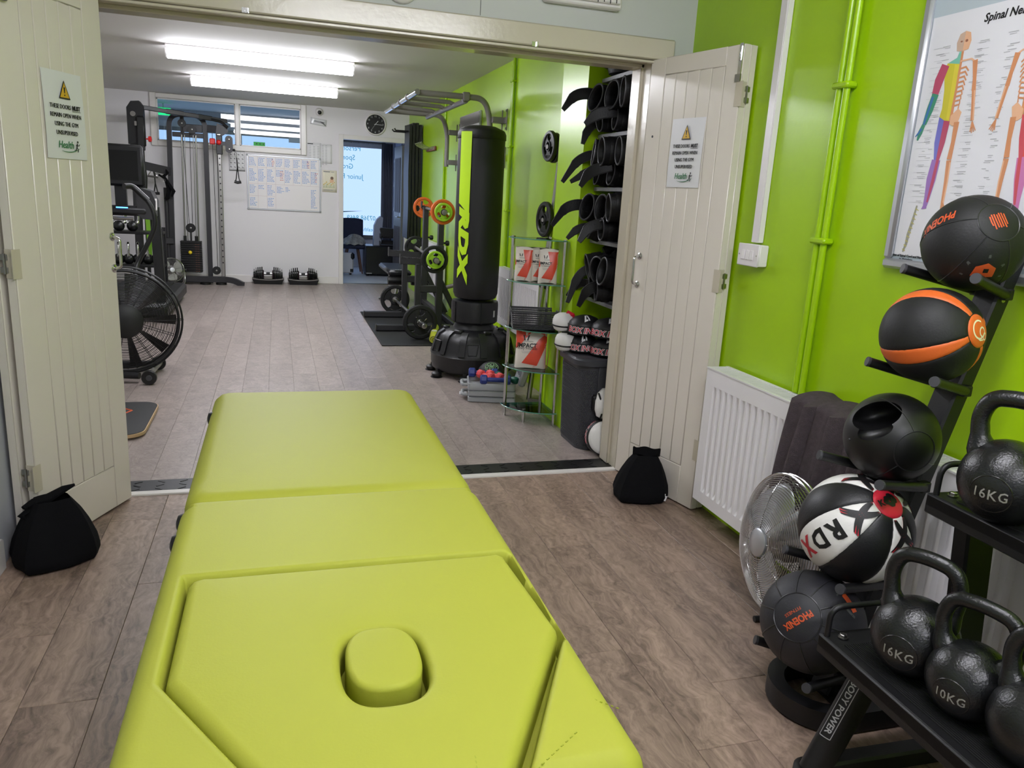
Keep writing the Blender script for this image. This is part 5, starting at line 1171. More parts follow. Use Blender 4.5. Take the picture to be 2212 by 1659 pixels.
q = MB().m(RUBS); q.lathe([(.028, .054), (.024, .064), (.010, .070)], 24, (.575, YB, 2.368), (.05, -1, -.1)); q.build('lens', cc)
ck = thing('wall_clock', 'round black wall clock with white numerals and rim above the back doorway', 'clock', (1.345, YB, 2.13))
cz = 2.268; q = MB().m(WHITEP); q.lathe([(.150, 0), (.152, .02), (.146, .034), (.134, .036), (.131, .026)], 48, (1.345, YB, cz), (0, -1, 0), cap=False); q.build('rim', ck)
q = MB().m(INK); q.lathe([(.134, .012), (.134, .018), (.001, .018)], 48, (1.345, YB, cz), (0, -1, 0)); q.build('dial', ck)
q = MB().m(PAPER); q.T = TB @ Matrix.Translation((1.345, cz, .0185))
for h in range(1, 13): a = pi/2-2*pi*h/12; q.text(str(h), .034, Matrix.Translation((.107*cos(a), .107*sin(a), 0)), extrude=.0003)
q.build('numerals', ck)
for nm, a, l, w in (('hour_hand', 40, .062, .007), ('minute_hand', 93, .095, .005), ('second_hand', 215, .10, .002)):
    a = radians(90-a); q = MB().m(PAPER); q.T = TB; q.bar((1.345-.015*cos(a), cz-.015*sin(a), .022), (1.345+l*cos(a), cz+l*sin(a), .022), w, .0015); q.build(nm, ck)
q = MB().m(mat('bright green sticker', (30, 170, 50), .5)); q.box((-.225, 11.592, 1.888), (.15, .003, .062)); o = q.build('window_sticker'); tag(o, 'small green sticker on the bottom of the right-hand window pane', 'sticker')
q = MB().m(INK); [q.box((-.26+.045*k, 11.5902, 1.895), (.02, .0006, .012)) for k in range(3)]; q.build('printed_marks', o)

# adjustable dumbbells by the back wall
def adj(x, label):
    t = thing('adjustable_dumbbell', label, 'dumbbell', (x, 11.42, 0), group='adjustable dumbbells by the back wall')
    b = MB().m(RUBS); b.rings([[(x+sx*w, 11.42+sy*d, z) for sx, sy in ((-1, -1), (1, -1), (1, 1), (-1, 1))] for z, w, d in ((0, .185, .085), (.02, .19, .09), (.068, .212, .098), (.075, .214, .10))]); tr_ = b.build('cradle', t)
    b = MB().m(GREYM); b.grid(lambda u, v: (x+(u-.5)*.42, 11.317, .074-.018*(1-(2*u-1)**2)+.012*v), 14, 1); b.box((x, 11.36, .085), (.115, .07, .035), bev=.008); b.build('cradle_band', t)
    for s_ in (-1, 1):
        for k in range(5):
            R = [.079, .076, .074, .070, .058][k]; xx = x+s_*(.082+.026*k); b = MB().m(RUBS); b.box((xx, 11.42, .082+R*.72), (.022, R*1.75, R*1.45), bev=.01); d_ = b.build('weight_disc', t)
            if k < 4 or True: q = MB().m(RUBS); q.box((xx-s_*.001, 11.40, .082+R*1.45+.018), (.015 if k < 3 else .007, .05, .042), bev=.003); q.build('disc_tab', d_); q = MB().m(GREYINK); q.box((xx, 11.42-R*.88, .082+R*1.12), (.013 if k < 3 else .005, .003, .016)); q.build('disc_mark', d_)
        MB().m(mat('dark maroon plastic', (52, 34, 40), .5)).box((x+s_*.064, 11.42, .13), (.016, .12, .115), bev=.012).build('end_plate', t)
    MB().m(CHROME).cyl((x-.056, 11.42, .142), (x+.056, 11.42, .142), .017).build('handle', t); MB().m(RUBS).cyl((x-.026, 11.42, .142), (x+.026, 11.42, .142), .0195).build('grip', t)
adj(-.143, 'left-hand black adjustable dumbbell in its cradle under the whiteboard'); adj(.335, 'right-hand black adjustable dumbbell in its cradle, nearer the doorway')

# ------------------------------------------------------------------ right side of the gym
wp = thing('wall_pipe', 'green-painted pipe rising up the gym wall behind the punch bag', 'pipe', (1.815, 6.235, .3))
MB().m(PIPEG).cyl((1.812, 6.235, .3), (1.812, 6.235, 2.45), .013).build('pipe', wp); MB().m(PIPEG).cyl((1.812, 6.27, .3), (1.812, 6.27, 2.40), .009).build('pipe', wp)
for z in (2.28, 1.78, 1.275): MB().m(PIPEG).box((1.813, 6.25, z), (.04, .075, .016), bev=.004).build('pipe_clip', wp)
wp2 = MB().m(PIPEG); wp2.cyl((1.818, 8.90, .3), (1.818, 8.92, 2.45), .012); tag(wp2.build('wall_pipe'), 'thin green-painted pipe on the gym wall behind the pull-up bar', 'pipe')
mi = thing('wall_mirror', 'tall wall mirror with a silver edge behind the punch bag', 'mirror', (1.83, 7.77, .45))
MB().m(ALU).box((1.82, 7.71, 1.30), (.02, .84, 1.70), bev=.004).build('frame', mi); MB().m(MIRROR).box((1.8085, 7.71, 1.30), (.003, .81, 1.67)).build('glass', mi)
q = MB().m(GREYM); q.box((1.806, 7.71, 2.09), (.004, .80, .10)); q.build('top_strip', mi)
# wall mounted pull-up bar
pu = thing('pull_up_bar', 'grey wall-mounted pull-up frame with several grips above the squat rack', 'pull-up bar', (1.83, 7.4, 1.64))
for y in (6.55, 8.30):
    b = MB().m(GREYM); b.tube(fillet([(1.715, y, 1.655), (1.715, y, 2.0), (1.66, y, 2.165), (1.10, y, 2.165)], .14, 8), .024, 14); b.build('arm', pu)
    for z in ((1.70, 2.0) if y > 7 else (1.70, 2.0)):
        b = MB().m(GREYM); b.box((1.77, y-.03, z), (.10, .06, .05), bev=.004); b.box((1.822, y-.045, z), (.012, .16, .05), bev=.003)
        for dy in (-.11, .03): b.box((1.815, y-.045+dy, z), (.01, .014, .17), bev=.003)
        br_ = b.build('wall_bracket', pu)
        for dz in (-.07, .07): q = MB().m(STEEL); q.lathe([(.010, 0), (.008, .008)], 8, (1.81, y-.155, z+dz), (-1, 0, 0)); q.build('bolt', br_)
MB().m(CHROME).cyl((1.09, 6.50, 2.165), (1.085, 8.36, 2.165), .023, n=16).build('front_bar', pu)
MB().m(GREYM).cyl((1.50, 6.55, 2.135), (1.50, 8.30, 2.135), .022, n=14).build('rear_bar', pu)
for y in (7.0, 7.42, 7.86): b = MB().m(GREYM); b.tube([(1.09, y, 2.165), (1.46, y, 2.16), (1.51, y, 2.14)], .018, 10); b.build('grip_bar', pu)
for y in (6.95, 7.37, 7.81): MB().m(GREYM).tube([(1.09+.026*cos(a), y, 2.165+.026*sin(a)) for a in [2*pi*k/16 for k in range(16)]], .006, 6, closed=True).build('collar', pu)
for x in (1.5,): MB().m(GREYM).box((x, 6.55, 2.165), (.06, .07, .07), bev=.008).build('clamp', pu)
# key rack
kk = thing('key_rack', 'small wooden rack of wire hooks on the green wall beside the hanging mats', 'hook rack', (1.82, 9.72, 1.86))
MB().m(mat('red brown wood', (120, 66, 44), .5)).box((1.815, 9.72, 1.895), (.02, .56, .05), bev=.004).build('board', kk)
for i in range(7): q = MB().m(CHROME); y = 9.49+.077*i; q.tube(fillet([(1.81, y, 1.90), (1.76, y, 1.895), (1.67, y, 1.935), (1.655, y, 1.955)], .02, 4), .0035, 6); q.sph((1.655, y, 1.957), .006, 8, 6); q.box((1.803, y, 1.90), (.004, .03, .034)); q.build('hook', kk)
# hanging mats
hkt = thing('mat_hook', 'black double wall hook carrying the folded exercise mats', 'hook', (1.80, 10.5, 2.1))
for y in (10.42, 10.62): q = MB().m(BLACK); q.tube([(1.82, y, 2.13), (1.48, y, 2.13), (1.46, y, 2.155)], .010, 8); q.build('prong', hkt)
for i in range(4):
    x = 1.655+.046*i; b = MB().m(RUBS)
    b.path([(x+.003*sin(k*1.1+i), 10.52+.006*sin(k*.7+i), 2.245-.02*abs(i-1.5)-k*.145) for k in range(11)], .40-.03*i, .034, up=(1, 0, 0)); o = b.build('exercise_mat'); tag(o, 'black exercise mat hanging on the wall hook, %s from the green wall' % ['fourth', 'third', 'second', 'first'][i], 'mat', 'hanging black exercise mats')
radiator('white radiator on the gym wall behind the squat rack', 1.83, 8.62, 9.80, .20, .80, -1, dep=.07)
radiator('white radiator on the gym wall partly behind the punch bag', 1.83, 5.12, 6.20, .36, .82, -1, dep=.055)

# squat rack ---------------------------------------------------------
gm = MB().m(RUB); gm.box((1.345, 7.90, .006), (.91, 1.96, .012), bev=.003); tag(gm.build('gym_mat'), 'thin black rubber mat under the squat rack', 'mat')
sq = thing('squat_rack', 'dark steel squat rack with spotter arms against the green wall', 'squat rack', (1.40, 8.07, .012))
def sqp(name, fn, m_=DKMETAL, label=None): q = MB().m(m_); fn(q); return q.build(name, sq, label=label)
for y, x0 in ((7.65, .925), (8.50, .895)):
    sqp('upright', lambda q: q.box((1.548, y, .625), (.057, .057, 1.21), bev=.004)); sqp('upright_sleeve', lambda q: q.box((1.548, y, .45), (.066, .066, .86), bev=.004))
    sqp('front_post', lambda q: q.box((1.330, y, .36), (.055, .055, .66), bev=.004))
    sqp('base_bar', lambda q: q.bar((x0, y, .046), (1.80, y, .046), .06, .06))
    sqp('bar_end_cap', lambda q: q.box((x0, y, .046), (.012, .064, .066), bev=.004), RUBS)
    sqp('spotter_arm', lambda q: (q.bar((1.15, y, .715), (1.55, y, .700), .05, .065), q.box((1.152, y, .735), (.012, .056, .09)), [q.box((1.17+.016*k, y, .7495-.0006*k), (.007, .05, .008)) for k in range(14)]))
    sqp('cross_brace', lambda q: q.bar((1.33, y, .44), (1.55, y, .44), .05, .07))
    sqp('diagonal_brace', lambda q: q.bar((1.56, y, .52), (1.80, y, .07), .05, .055, up=(1, 0, .5)))
    sqp('knob', lambda q: (q.cyl((1.58, y, .90), (1.60, y, .90), .010), q.lathe([(.02, 0), (.026, .008), (.026, .03), (.02, .036)], 10, (1.60, y, .90), (1, 0, 0))), RUBS)
    sqp('bar_hook', lambda q: (q.box((1.53, y, 1.225), (.07, .05, .012)), q.box((1.50, y, 1.25), (.012, .05, .07))))
sqp('rear_beam', lambda q: q.bar((1.76, 7.65, .046), (1.76, 8.5, .046), .06, .06)); sqp('rear_beam', lambda q: q.bar((1.545, 7.65, .20), (1.545, 8.5, .20), .05, .05))
sqp('storage_peg', lambda q: q.cyl((1.60, 7.5, .48), (1.78, 7.38, .55), .02, n=12), GREYM)
def plate(label, c, R, th, m_, ax=(0, 1, 0), hole=.32, ph=.0, hub=None, group='weight plates'):
    t = thing('weight_plate', label, 'weight plate', (c[0], c[1], c[2]-R), group=group)
    A = Vector(ax).normalized(); u = Vector((0, 0, 1)).cross(A); u = (u if u.length > .01 else Vector((1, 0, 0))).normalized(); w = A.cross(u); C = Vector(c)
    P = lambda r, a, z: tuple(C+u*r*cos(a)+w*r*sin(a)+A*z); n = 48
    b = MB().m(m_)
    b.rings([[P(r, 2*pi*j/n, z) for j in range(n)] for r, z in ((R*.74, -th*.3), (R*.80, -th*.5), (R*.95, -th*.5), (R, -th*.3), (R, th*.3), (R*.95, th*.5), (R*.80, th*.5), (R*.74, th*.3), (R*.74, -th*.3))], True, False, False); b.build('rim', t)
    b = MB().m(m_); r0 = R*hole; b.rings([[P(r, 2*pi*j/n, z) for j in range(n)] for r, z in ((.026, -th*.5), (r0, -th*.5), (r0*1.08, -th*.3), (r0*1.08, th*.3), (r0, th*.5), (.026, th*.5), (.026, -th*.5))], True, False, False)
    for k in range(3):
        a0 = ph+2*pi*k/3; hw_ = .62; 
        ins = [P(R*hole, a0+hw_*1.35*s_, 0) for s_ in (-1, 1)]
        rr_ = [R*hole*1.0, R*.45, R*.6, R*.76]; ww_ = [.95, .62, .55, .70]
        rings_ = []
        for r, wv in zip(rr_, ww_):
            rings_.append([P(r, a0-wv, -th*.28), P(r, a0, -th*.28), P(r, a0+wv, -th*.28), P(r, a0+wv, th*.28), P(r, a0, th*.28), P(r, a0-wv, th*.28)])
        b.rings(rings_)
    b.build('spokes', t)
    b = MB().m(STEEL if hub else m_); b.rings([[P(r, 2*pi*j/20, z) for j in range(20)] for r, z in ((.026, -th*.55), (.034, -th*.55), (.034, th*.55), (.026, th*.55), (.026, -th*.55))], True, False, False); b.build('bush', t)
    return t
def barbell(label, x0, x1, y0, y1, z0, z1, r=.0145, sl=.18, m_=STEEL):
    t = thing('barbell', label, 'barbell', ((x0+x1)/2, (y0+y1)/2, min(z0, z1)-.03), group='barbells on the squat rack')
    a = Vector((x0, y0, z0)); c = Vector((x1, y1, z1)); d = (c-a).normalized(); MB().m(m_).cyl(tuple(a), tuple(c), r).build('shaft', t)
    for p, s_ in ((a, 1), (c, -1)):
        q = MB().m(m_); q.lathe([(.018, -.02), (.0245, -.018), (.0245, sl), (.034, sl+.002), (.034, sl+.022), (.016, sl+.024)], 18, tuple(p), tuple(d*s_)); q.build('sleeve', t)
    q = MB().m(RUBS); q.lathe([(.018, -.026), (.03, -.024), (.032, .012), (.02, .016)], 8, tuple(a+d*.02), tuple(d)); q.build('collar', t)
    return t
barbell('dark barbell on the top hooks of the squat rack with orange plates', 1.478, 1.572, 7.16, 8.90, 1.212, 1.212, sl=.12, m_=GREYM)
plate('bright orange weight plate at the near end of the top bar', (1.486, 7.275, 1.212), .117, .030, ORANGE); plate('lime green weight plate in front of the orange one on the top bar', (1.482, 7.225, 1.212), .085, .026, LIMEP, ph=.5)
plate('orange weight plate at the far end of the top bar', (1.567, 8.76, 1.212), .115, .034, ORANGE, ph=.9)
barbell('dark barbell lying on the spotter arms of the squat rack', 1.412, 1.500, 7.13, 8.92, .768, .768, sl=.12, m_=GREYM)
plate('black weight plate behind a green one on the spotter-arm bar', (1.420, 7.275, .768), .131, .036, RUB, ph=.25); plate('lime green weight plate at the near end of the spotter-arm bar', (1.417, 7.222, .768), .084, .028, LIMEP, ph=.6)
plate('black weight plate at the far end of the spotter-arm bar', (1.492, 8.76, .768), .128, .034, RUB, ph=.2)
barbell('steel barbell low on the floor with large black plates', 1.286, 1.262, 6.99, 8.95, .178, .178, sl=.22)
plate('large black three-spoke weight plate at the near end of the floor bar', (1.283, 7.20, .178), .165, .040, RUB, ph=.5, hole=.34); plate('large black three-spoke weight plate at the far end of the floor bar', (1.264, 8.74, .178), .165, .040, RUB, ph=.5, hole=.34)
q = MB().m(CHROME); [q.tube([(1.284+.032*cos(a), 7.165-.012*k, .178+.032*sin(a)) for a in [pi*.3+2*pi*j/20*.95 for j in range(20)]], .0045, 6) for k in range(3)]; q.tube([(1.25, 7.15, .20), (1.235, 7.13, .235)], .0045, 6); q.tube([(1.315, 7.15, .195), (1.335, 7.13, .225)], .0045, 6); tag(q.build('spring_collar'), 'chrome spring clip holding the near plate of the floor bar', 'collar')
for i, (x, y, z, R) in enumerate(((1.66, 7.0, .03, .11), (1.64, 6.98, .062, .10))): plate(['black weight plate lying on the mat under another by the punch bag base', 'black weight plate lying on top of another by the punch bag base'][i], (x, y, z+0), R, .028, RUB, ax=(0, 0, 1))
# lime roll
lr = thing('rolled_towel', 'lime green rolled towel standing against the squat rack', 'towel', (1.385, 7.03, .012))
b = MB().m(mat('lime towelling', (196, 200, 60), .9, bump=.6, bscale=200)); a_ = Vector((1.378, 6.98, .052)); c_ = Vector((1.462, 7.36, .10)); d_ = (c_-a_).normalized(); b.tube([a_, a_+d_*.01, a_+d_*.13, a_+d_*.17, a_+d_*.21, c_-d_*.01, c_], [.036, .042, .040, .034, .039, .040, .034], 20); b.build('roll', lr)
b = MB().m(INK); n_ = Vector((0, 0, 1)); e_ = d_.cross(n_).normalized(); n_ = e_.cross(d_); b.tube([a_-d_*.002+(e_*cos(k*.42)+n_*sin(k*.42))*(.004+.0012*k) for k in range(24)], .0022, 5); b.build('spiral_edge', lr)
b = MB().m(PAPER); b.box(tuple(a_+d_*.16+Vector((.0, -.0, .035))), (.05, .06, .004), rot=Matrix.Rotation(-.2, 3, 'Z')); b.build('paper_band', lr)
# bench
be = thing('weight_bench', 'black padded weight bench with chrome legs behind the squat rack', 'bench', (1.36, 9.5, 0))
MB().m(mat('black bench vinyl', (26, 27, 32), .3)).box((1.355, 9.46, .445), (.27, .95, .07), bev=.025).build('pad', be)
q = MB().m(PAPER); [q.box((1.26+.028*k, 9.06, .481), (.02, .03, .0006)) for k in range(6)]; q.build('lettering', be)
MB().m(GREYM).box((1.36, 9.5, .38), (.06, .9, .06)).build('spine', be)
for y in (9.08, 9.92):
    q = MB().m(CHROME); q.tube(fillet([(1.36, y, .38), (1.28 if y < 9.5 else 1.36, y-.04, .05), (1.22, y-.05, .02)], .05), .016, 10); q.tube([(1.40, y, .38), (1.46, y-.04, .02)], .016, 10); q.build('leg', be)
q = MB().m(RUBS); q.lathe([(.05, 0), (.055, .02), (.055, .2), (.05, .22)], 16, (1.22, 9.03, .36), (1, 0, 0)); q.build('roller', be); q = MB().m(RUBS); q.lathe([(.05, 0), (.055, .02), (.055, .2), (.05, .22)], 16, (1.49, 9.03, .36), (1, 0, 0)); q.build('roller', be)
q = MB().m(mat('weathered grey plate', (130, 130, 126), .5)); q.box((1.42, 9.0, .20), (.06, .05, .30), bev=.004); q.build('adjuster', be)

# ------------------------------------------------------------------ reception beyond the doorway
dl = thing('panel_door', 'dark panelled door standing open into the reception', 'door', (1.77, 11.70, 0))
q = MB().m(mat('grey green door paint', (92, 96, 92), .4)); q.box((1.775, 12.07, 1.02), (.042, .78, 2.0), bev=.003); q.build('leaf', dl)
for z0, z1 in ((.25, .85), (1.05, 1.85)):
    q = MB().m(mat('brown door panel', (62, 58, 60), .5)); q.box((1.7515, 12.07, (z0+z1)/2), (.006, .56, z1-z0), bev=.003); pn = q.build('panel', dl)
    for k in range(6): q = MB().m(mat('brown door panel', (62, 58, 60), .5)); q.box((1.749, 11.83+.095*k, (z0+z1)/2), (.008, .03, z1-z0-.02), bev=.003); q.build('rib', pn)
q = MB().m(CHROME)
for s_ in (-1, 1): q.tube(fillet([(1.775+s_*.02, 11.745, .99), (1.775+s_*.065, 11.745, .99), (1.775+s_*.07, 11.86, .99)], .012), .008, 8); q.box((1.775+s_*.023, 11.745, 1.0), (.005, .035, .12))
q.build('lever_handle', dl)
fr = thing('fridge', 'small black fridge standing on the reception floor', 'fridge', (1.60, 12.85, 0))
MB().m(mat('black fridge enamel', (14, 15, 20), .3)).box((1.605, 12.90, .255), (.52, .45, .46), bev=.01).build('cabinet', fr); MB().m(mat('black fridge enamel', (14, 15, 20), .3)).box((1.605, 12.655, .26), (.52, .045, .455), bev=.012).build('door', fr)
for x in (1.38, 1.83):
    for y in (12.7, 13.08): MB().m(RUBS).cyl((x, y, 0), (x, y, .03), .02).build('foot', fr)
q = MB().m(SILVER); q.box((1.40, 12.631, .05), (.09, .002, .012)); q.build('badge', fr)
ta = thing('letter_tray', 'two-tier grey plastic letter tray on top of the fridge', 'tray', (1.74, 12.8, .487))
for z in (.50, .62):
    q = MB().m(DKMETAL); q.box((1.73, 12.84, z), (.30, .30, .008)); q.box((1.585, 12.84, z+.03), (.008, .30, .065)); q.box((1.875, 12.84, z+.03), (.008, .30, .065)); q.box((1.73, 12.985, z+.03), (.30, .008, .065)); q.build('tray', ta)
q = MB().m(DKMETAL); [q.box((x, 12.98, .58), (.014, .014, .17)) for x in (1.59, 1.87)]; q.build('riser', ta)
q = MB().m(RUBS); q.prism([(1.62, .632), (1.86, .632), (1.86, .76), (1.60, .775), (1.58, .75)], 12.72, 12.95, Matrix(((1, 0, 0, 0), (0, 0, 1, 0), (0, 1, 0, 0), (0, 0, 0, 1)))); tag(q.build('folder'), 'black folder lying on the letter tray on the fridge', 'folder')
ds = thing('sanitiser_dispenser', 'pale grey tall dispenser with sloping top on the fridge', 'dispenser', (1.54, 12.9, .487))
q = MB().m(mat('pale blue grey plastic', (150, 158, 176), .4)); q.rings([[(1.49, y, .487), (1.61, y, .487), (1.63, y, .80), (1.64, y, .93), (1.60, y, .955), (1.54, y, .90), (1.50, y, .80)] for y in (12.82, 12.97)]); q.build('body', ds)
q = MB().m(RUBS); q.box((1.60, 12.90, .935), (.05, .09, .02), rot=Matrix.Rotation(-.6, 3, 'Y')); q.build('nozzle', ds)
ch = thing('tub_chair', 'dark blue chair with wooden legs in the reception', 'chair', (1.17, 13.15, 0))
NAVY = mat('dark blue upholstery', (44, 48, 72), .7)
q = MB().m(NAVY); q.grid(lambda u, v: (1.0+.36*u-.0, 13.37+.06*v-.03*sin(pi*u), .46+.42*v-.03*(2*u-1)**4*v), 12, 8); o = q.build('backrest', ch); o.modifiers.new('t', 'SOLIDIFY').thickness = .05
q = MB().m(NAVY); q.box((1.18, 13.15, .44), (.42, .44, .07), bev=.03); q.build('seat', ch)
for x, y in ((1.06, 13.02), (1.30, 13.02), (1.06, 13.30), (1.30, 13.30)): q = MB().m(mat('walnut leg', (110, 76, 56), .5)); q.cyl((1.18+(x-1.18)*.7, 13.15+(y-13.15)*.7, .41), (x+(x-1.18)*.25, y+(y-13.15)*.2, 0), .018, .012); q.build('leg', ch)
q = MB().m(mat('grey patterned cloth', (168, 166, 160), .9, var=.35, vscale=25, bump=.3)); q.grid(lambda u, v: (1.19+(.19+.02*sin(5*u*2*pi))*sin(v*pi/2)*cos(2*pi*u), 13.08+.15*sin(v*pi/2)*sin(2*pi*u), .476+.125*cos(v*pi/2)*(1+.25*sin(3*2*pi*u+1))+.01*sin(9*u*6.28)), 40, 10, True); tag(q.build('folded_cloth'), 'crumpled grey patterned cloth on the reception chair', 'cloth')
he = thing('convector_heater', 'small white convector heater with black end on the reception floor', 'heater', (1.06, 12.85, 0))
q = MB().m(WHITEP); q.box((1.02, 12.87, .185), (.30, .12, .33), bev=.02); q.build('body', he); q = MB().m(RUBS); q.box((1.155, 12.85, .30), (.06, .13, .11), bev=.025); q.build('end_cap', he)
q = MB().m(GREYM); [q.box((.94+.0*k, 12.808, .30-.02*k), (.14, .004, .006)) for k in range(4)]; q.build('grille', he); q = MB().m(INK); q.box((1.14, 12.808, .07), (.05, .004, .05)); q.build('control_panel', he); [MB().m(RUBS).box((x, 12.87, .012), (.03, .16, .024)).build('foot', he) for x in (.92, 1.12)]
lf = thing('leaflet_rack', 'grey wall board of leaflet holders at the right of the reception', 'leaflet rack', (1.955, 13.40, 0))
q = MB().m(mat('pale grey blue board', (140, 148, 170), .5)); q.bar((1.93, 13.75, .0), (1.93, 13.75, 2.2), .03, .02); q.box((1.955, 13.40, 1.09), (.02, .72, 2.18)); q.build('board', lf)
for i, z in enumerate((1.95, 1.55, 1.15)):
    for j, y in enumerate((13.22, 13.52)):
        q = MB().m(PAPER); q.box((1.925, y, z), (.012, .13, .24), rot=Matrix.Rotation(.12, 3, 'Y')); q.build('leaflet', lf); q = MB().m(INK); q.box((1.930, y+.085, z), (.01, .03, .25)); q.build('holder', lf)
cu = MB().m(mat('grey curtain fabric', (112, 112, 122), .8)); cu.grid(lambda u, v: (1.76+.19*u, 13.98+.02*sin(u*40)+.05*u, .01+2.14*v), 40, 2); o = cu.build('curtain'); tag(o, 'narrow grey gathered curtain at the right of the reception window', 'curtain'); o.modifiers.new('t', 'SOLIDIFY').thickness = .004
es = thing('added_exit_sign', 'small added exit sign standing in for a green reflection in the high window', 'exit sign', (-1.62, 13.2, 2.28))  # sign added in place of a green reflection in the window glass
MB().m(emit_mat('added green sign panel', (20, 150, 90), .7)).box((-1.62, 13.2, 2.335), (.20, .02, .10)).build('panel', es); MB().m(WHITEP).box((-1.62, 13.215, 2.34), (.22, .02, .12)).build('housing', es); MB().m(WHITEP).box((-1.62, 13.215, 2.425), (.02, .02, .06)).build('hanger', es)
# ------------------------------------------------------------------ punch bag
PB = (1.472, 5.84)
pg = thing('punch_bag', 'tall black free-standing punch bag with a lime stripe on a domed base', 'punch bag', (PB[0], PB[1], 0))
BR = .176
b = MB().m(BLKBAG); b.lathe([(.02, .60), (.12, .598), (.160, .612), (.173, .645), (BR, .72), (BR+.002, 1.2), (BR, 1.80), (.174, 1.845), (.166, 1.858), (.10, 1.885), (.02, 1.892)], 64, (PB[0], PB[1], 0)); b.build('cylinder_pad', pg)
b = MB().m(BLKBAG); b.lathe([(BR+.0025, 1.79), (BR+.006, 1.795), (BR+.0055, 1.83), (.172, 1.852)], 64, (PB[0], PB[1], 0), cap=False); b.tube([(PB[0]+(BR+.005)*cos(a), PB[1]+(BR+.005)*sin(a), 1.794) for a in [2*pi*k/60 for k in range(60)]], .0025, 5, closed=True); b.build('top_cover', pg)
A0 = atan2(-PB[1], -PB[0])             # towards the camera
def onbag(s_, z, k=.0035): a = A0-.62+s_/BR; r = BR+k+.0015; return (PB[0]+r*cos(a), PB[1]+r*sin(a), z)
b = MB().m(LIMEV)
x0, x1 = -.062, .038
def strip(p, q, n=10):
    b.rings
b.grid(lambda u, v: onbag(x0+(x1-x0)*u, (1.835-(1.835-1.30+.055*(u if True else 0))*v) if v < 1 else 1.30-.085*(u-.35), .0058), 10, 24)
b.build('stripe', pg)
b = MB().m(LIMEV)
def bagtext(v): return onbag(.0-.012+v[1]*1.0, 1.20-v[0], .0045)
b.text('RDX', .118, None, wrap=lambda v: onbag(-.012+v[1], 1.045-v[0], .0045), sx=2.1, shear=.22, bold=.008, space=.98)
b.build('lettering', pg, label='lime green vertical lettering', smooth=False)
b = MB().m(BLKV); b.lathe([(.12, .42), (.17, .418), (.182, .43), (.184, .56), (.180, .585), (.15, .592), (.11, .588)], 48, (PB[0], PB[1], 0)); cl = b.build('collar', pg)
for s_ in (-.02, .12):
    b = MB().m(RUBS); a = A0-.75+s_/.184*1.6; b.bar((PB[0]+.186*cos(a), PB[1]+.186*sin(a), .425), (PB[0]+.1855*cos(a), PB[1]+.1855*sin(a), .585), .004, .006, up=(cos(a), sin(a), 0)); b.build('seam', cl)
b = MB().m(SILVER); a = A0+.95; b.box((PB[0]+.186*cos(a), PB[1]+.186*sin(a), .50), (.022, .002, .05), rot=Matrix.Rotation(a+pi/2, 3, 'Z')); b.build('maker_tag', cl)
BASE = mat('black moulded plastic', (27, 27, 29), .36, bump=.15, bscale=180)
b = MB().m(BASE)
b.lathe([(.10, .06), (.30, .045), (.322, .06), (.330, .10), (.333, .165), (.336, .172), (.330, .180), (.318, .21), (.300, .275), (.275, .325), (.235, .352), (.165, .372), (.155, .395), (.14, .425), (.10, .43)], 64, (PB[0], PB[1], 0)); b.build('base', pg)
for k in range(12):
    a = A0+2*pi*(k+.5)/12; e = Vector((cos(a), sin(a), 0)); C0 = Vector((PB[0], PB[1], 0))
    b = MB().m(BASE); b.path([C0+e*.333+Vector((0, 0, .19)), C0+e*.322+Vector((0, 0, .215)), C0+e*.304+Vector((0, 0, .278)), C0+e*.278+Vector((0, 0, .33)), C0+e*.236+Vector((0, 0, .358))], .05, .012, up=tuple(e+Vector((0, 0, .6)))); b.build('rib', pg)
    if k % 2 == 0:
        a2 = A0+2*pi*k/12; e = Vector((cos(a2), sin(a2), 0)); t_ = Vector((-sin(a2), cos(a2), 0))
        b = MB().m(BASE); pts = [C0+e*r+t_*w+Vector((0, 0, z)) for r, w, z in ((.326, -.030, .205), (.326, .030, .205), (.309, .042, .285), (.309, -.042, .285))]; b.tube([p for p in pts], .005, 6, closed=True); b.build('recess_frame', pg)
        b = MB().m(RUBS); b.add([tuple(p-e*.0) for p in pts], [(0, 1, 2, 3)]); b.build('recess', pg)
b = MB().m(BASE); [b.box((PB[0]+.215*cos(a), PB[1]+.215*sin(a), .362), (.05, .07, .03), rot=Matrix.Rotation(a, 3, 'Z'), bev=.008) for a in [A0+.5+k*pi/3 for k in range(6)]]; b.build('top_lug', pg)
for k in range(8):
    a = A0-.95+k*pi/4; b = MB().m(RUBS); cx_, cy_ = PB[0]+.335*cos(a), PB[1]+.335*sin(a)
    if cx_ > 1.77: continue
    b.lathe([(.045, 0), (.048, .004), (.030, .008), (.038, .012), (.040, .030), (.028, .042), (.012, .045)], 20, (cx_, cy_, 0)); b.box((PB[0]+.305*cos(a), PB[1]+.305*sin(a), .05), (.06, .03, .03), rot=Matrix.Rotation(a, 3, 'Z')); b.build('sucker_foot', pg)

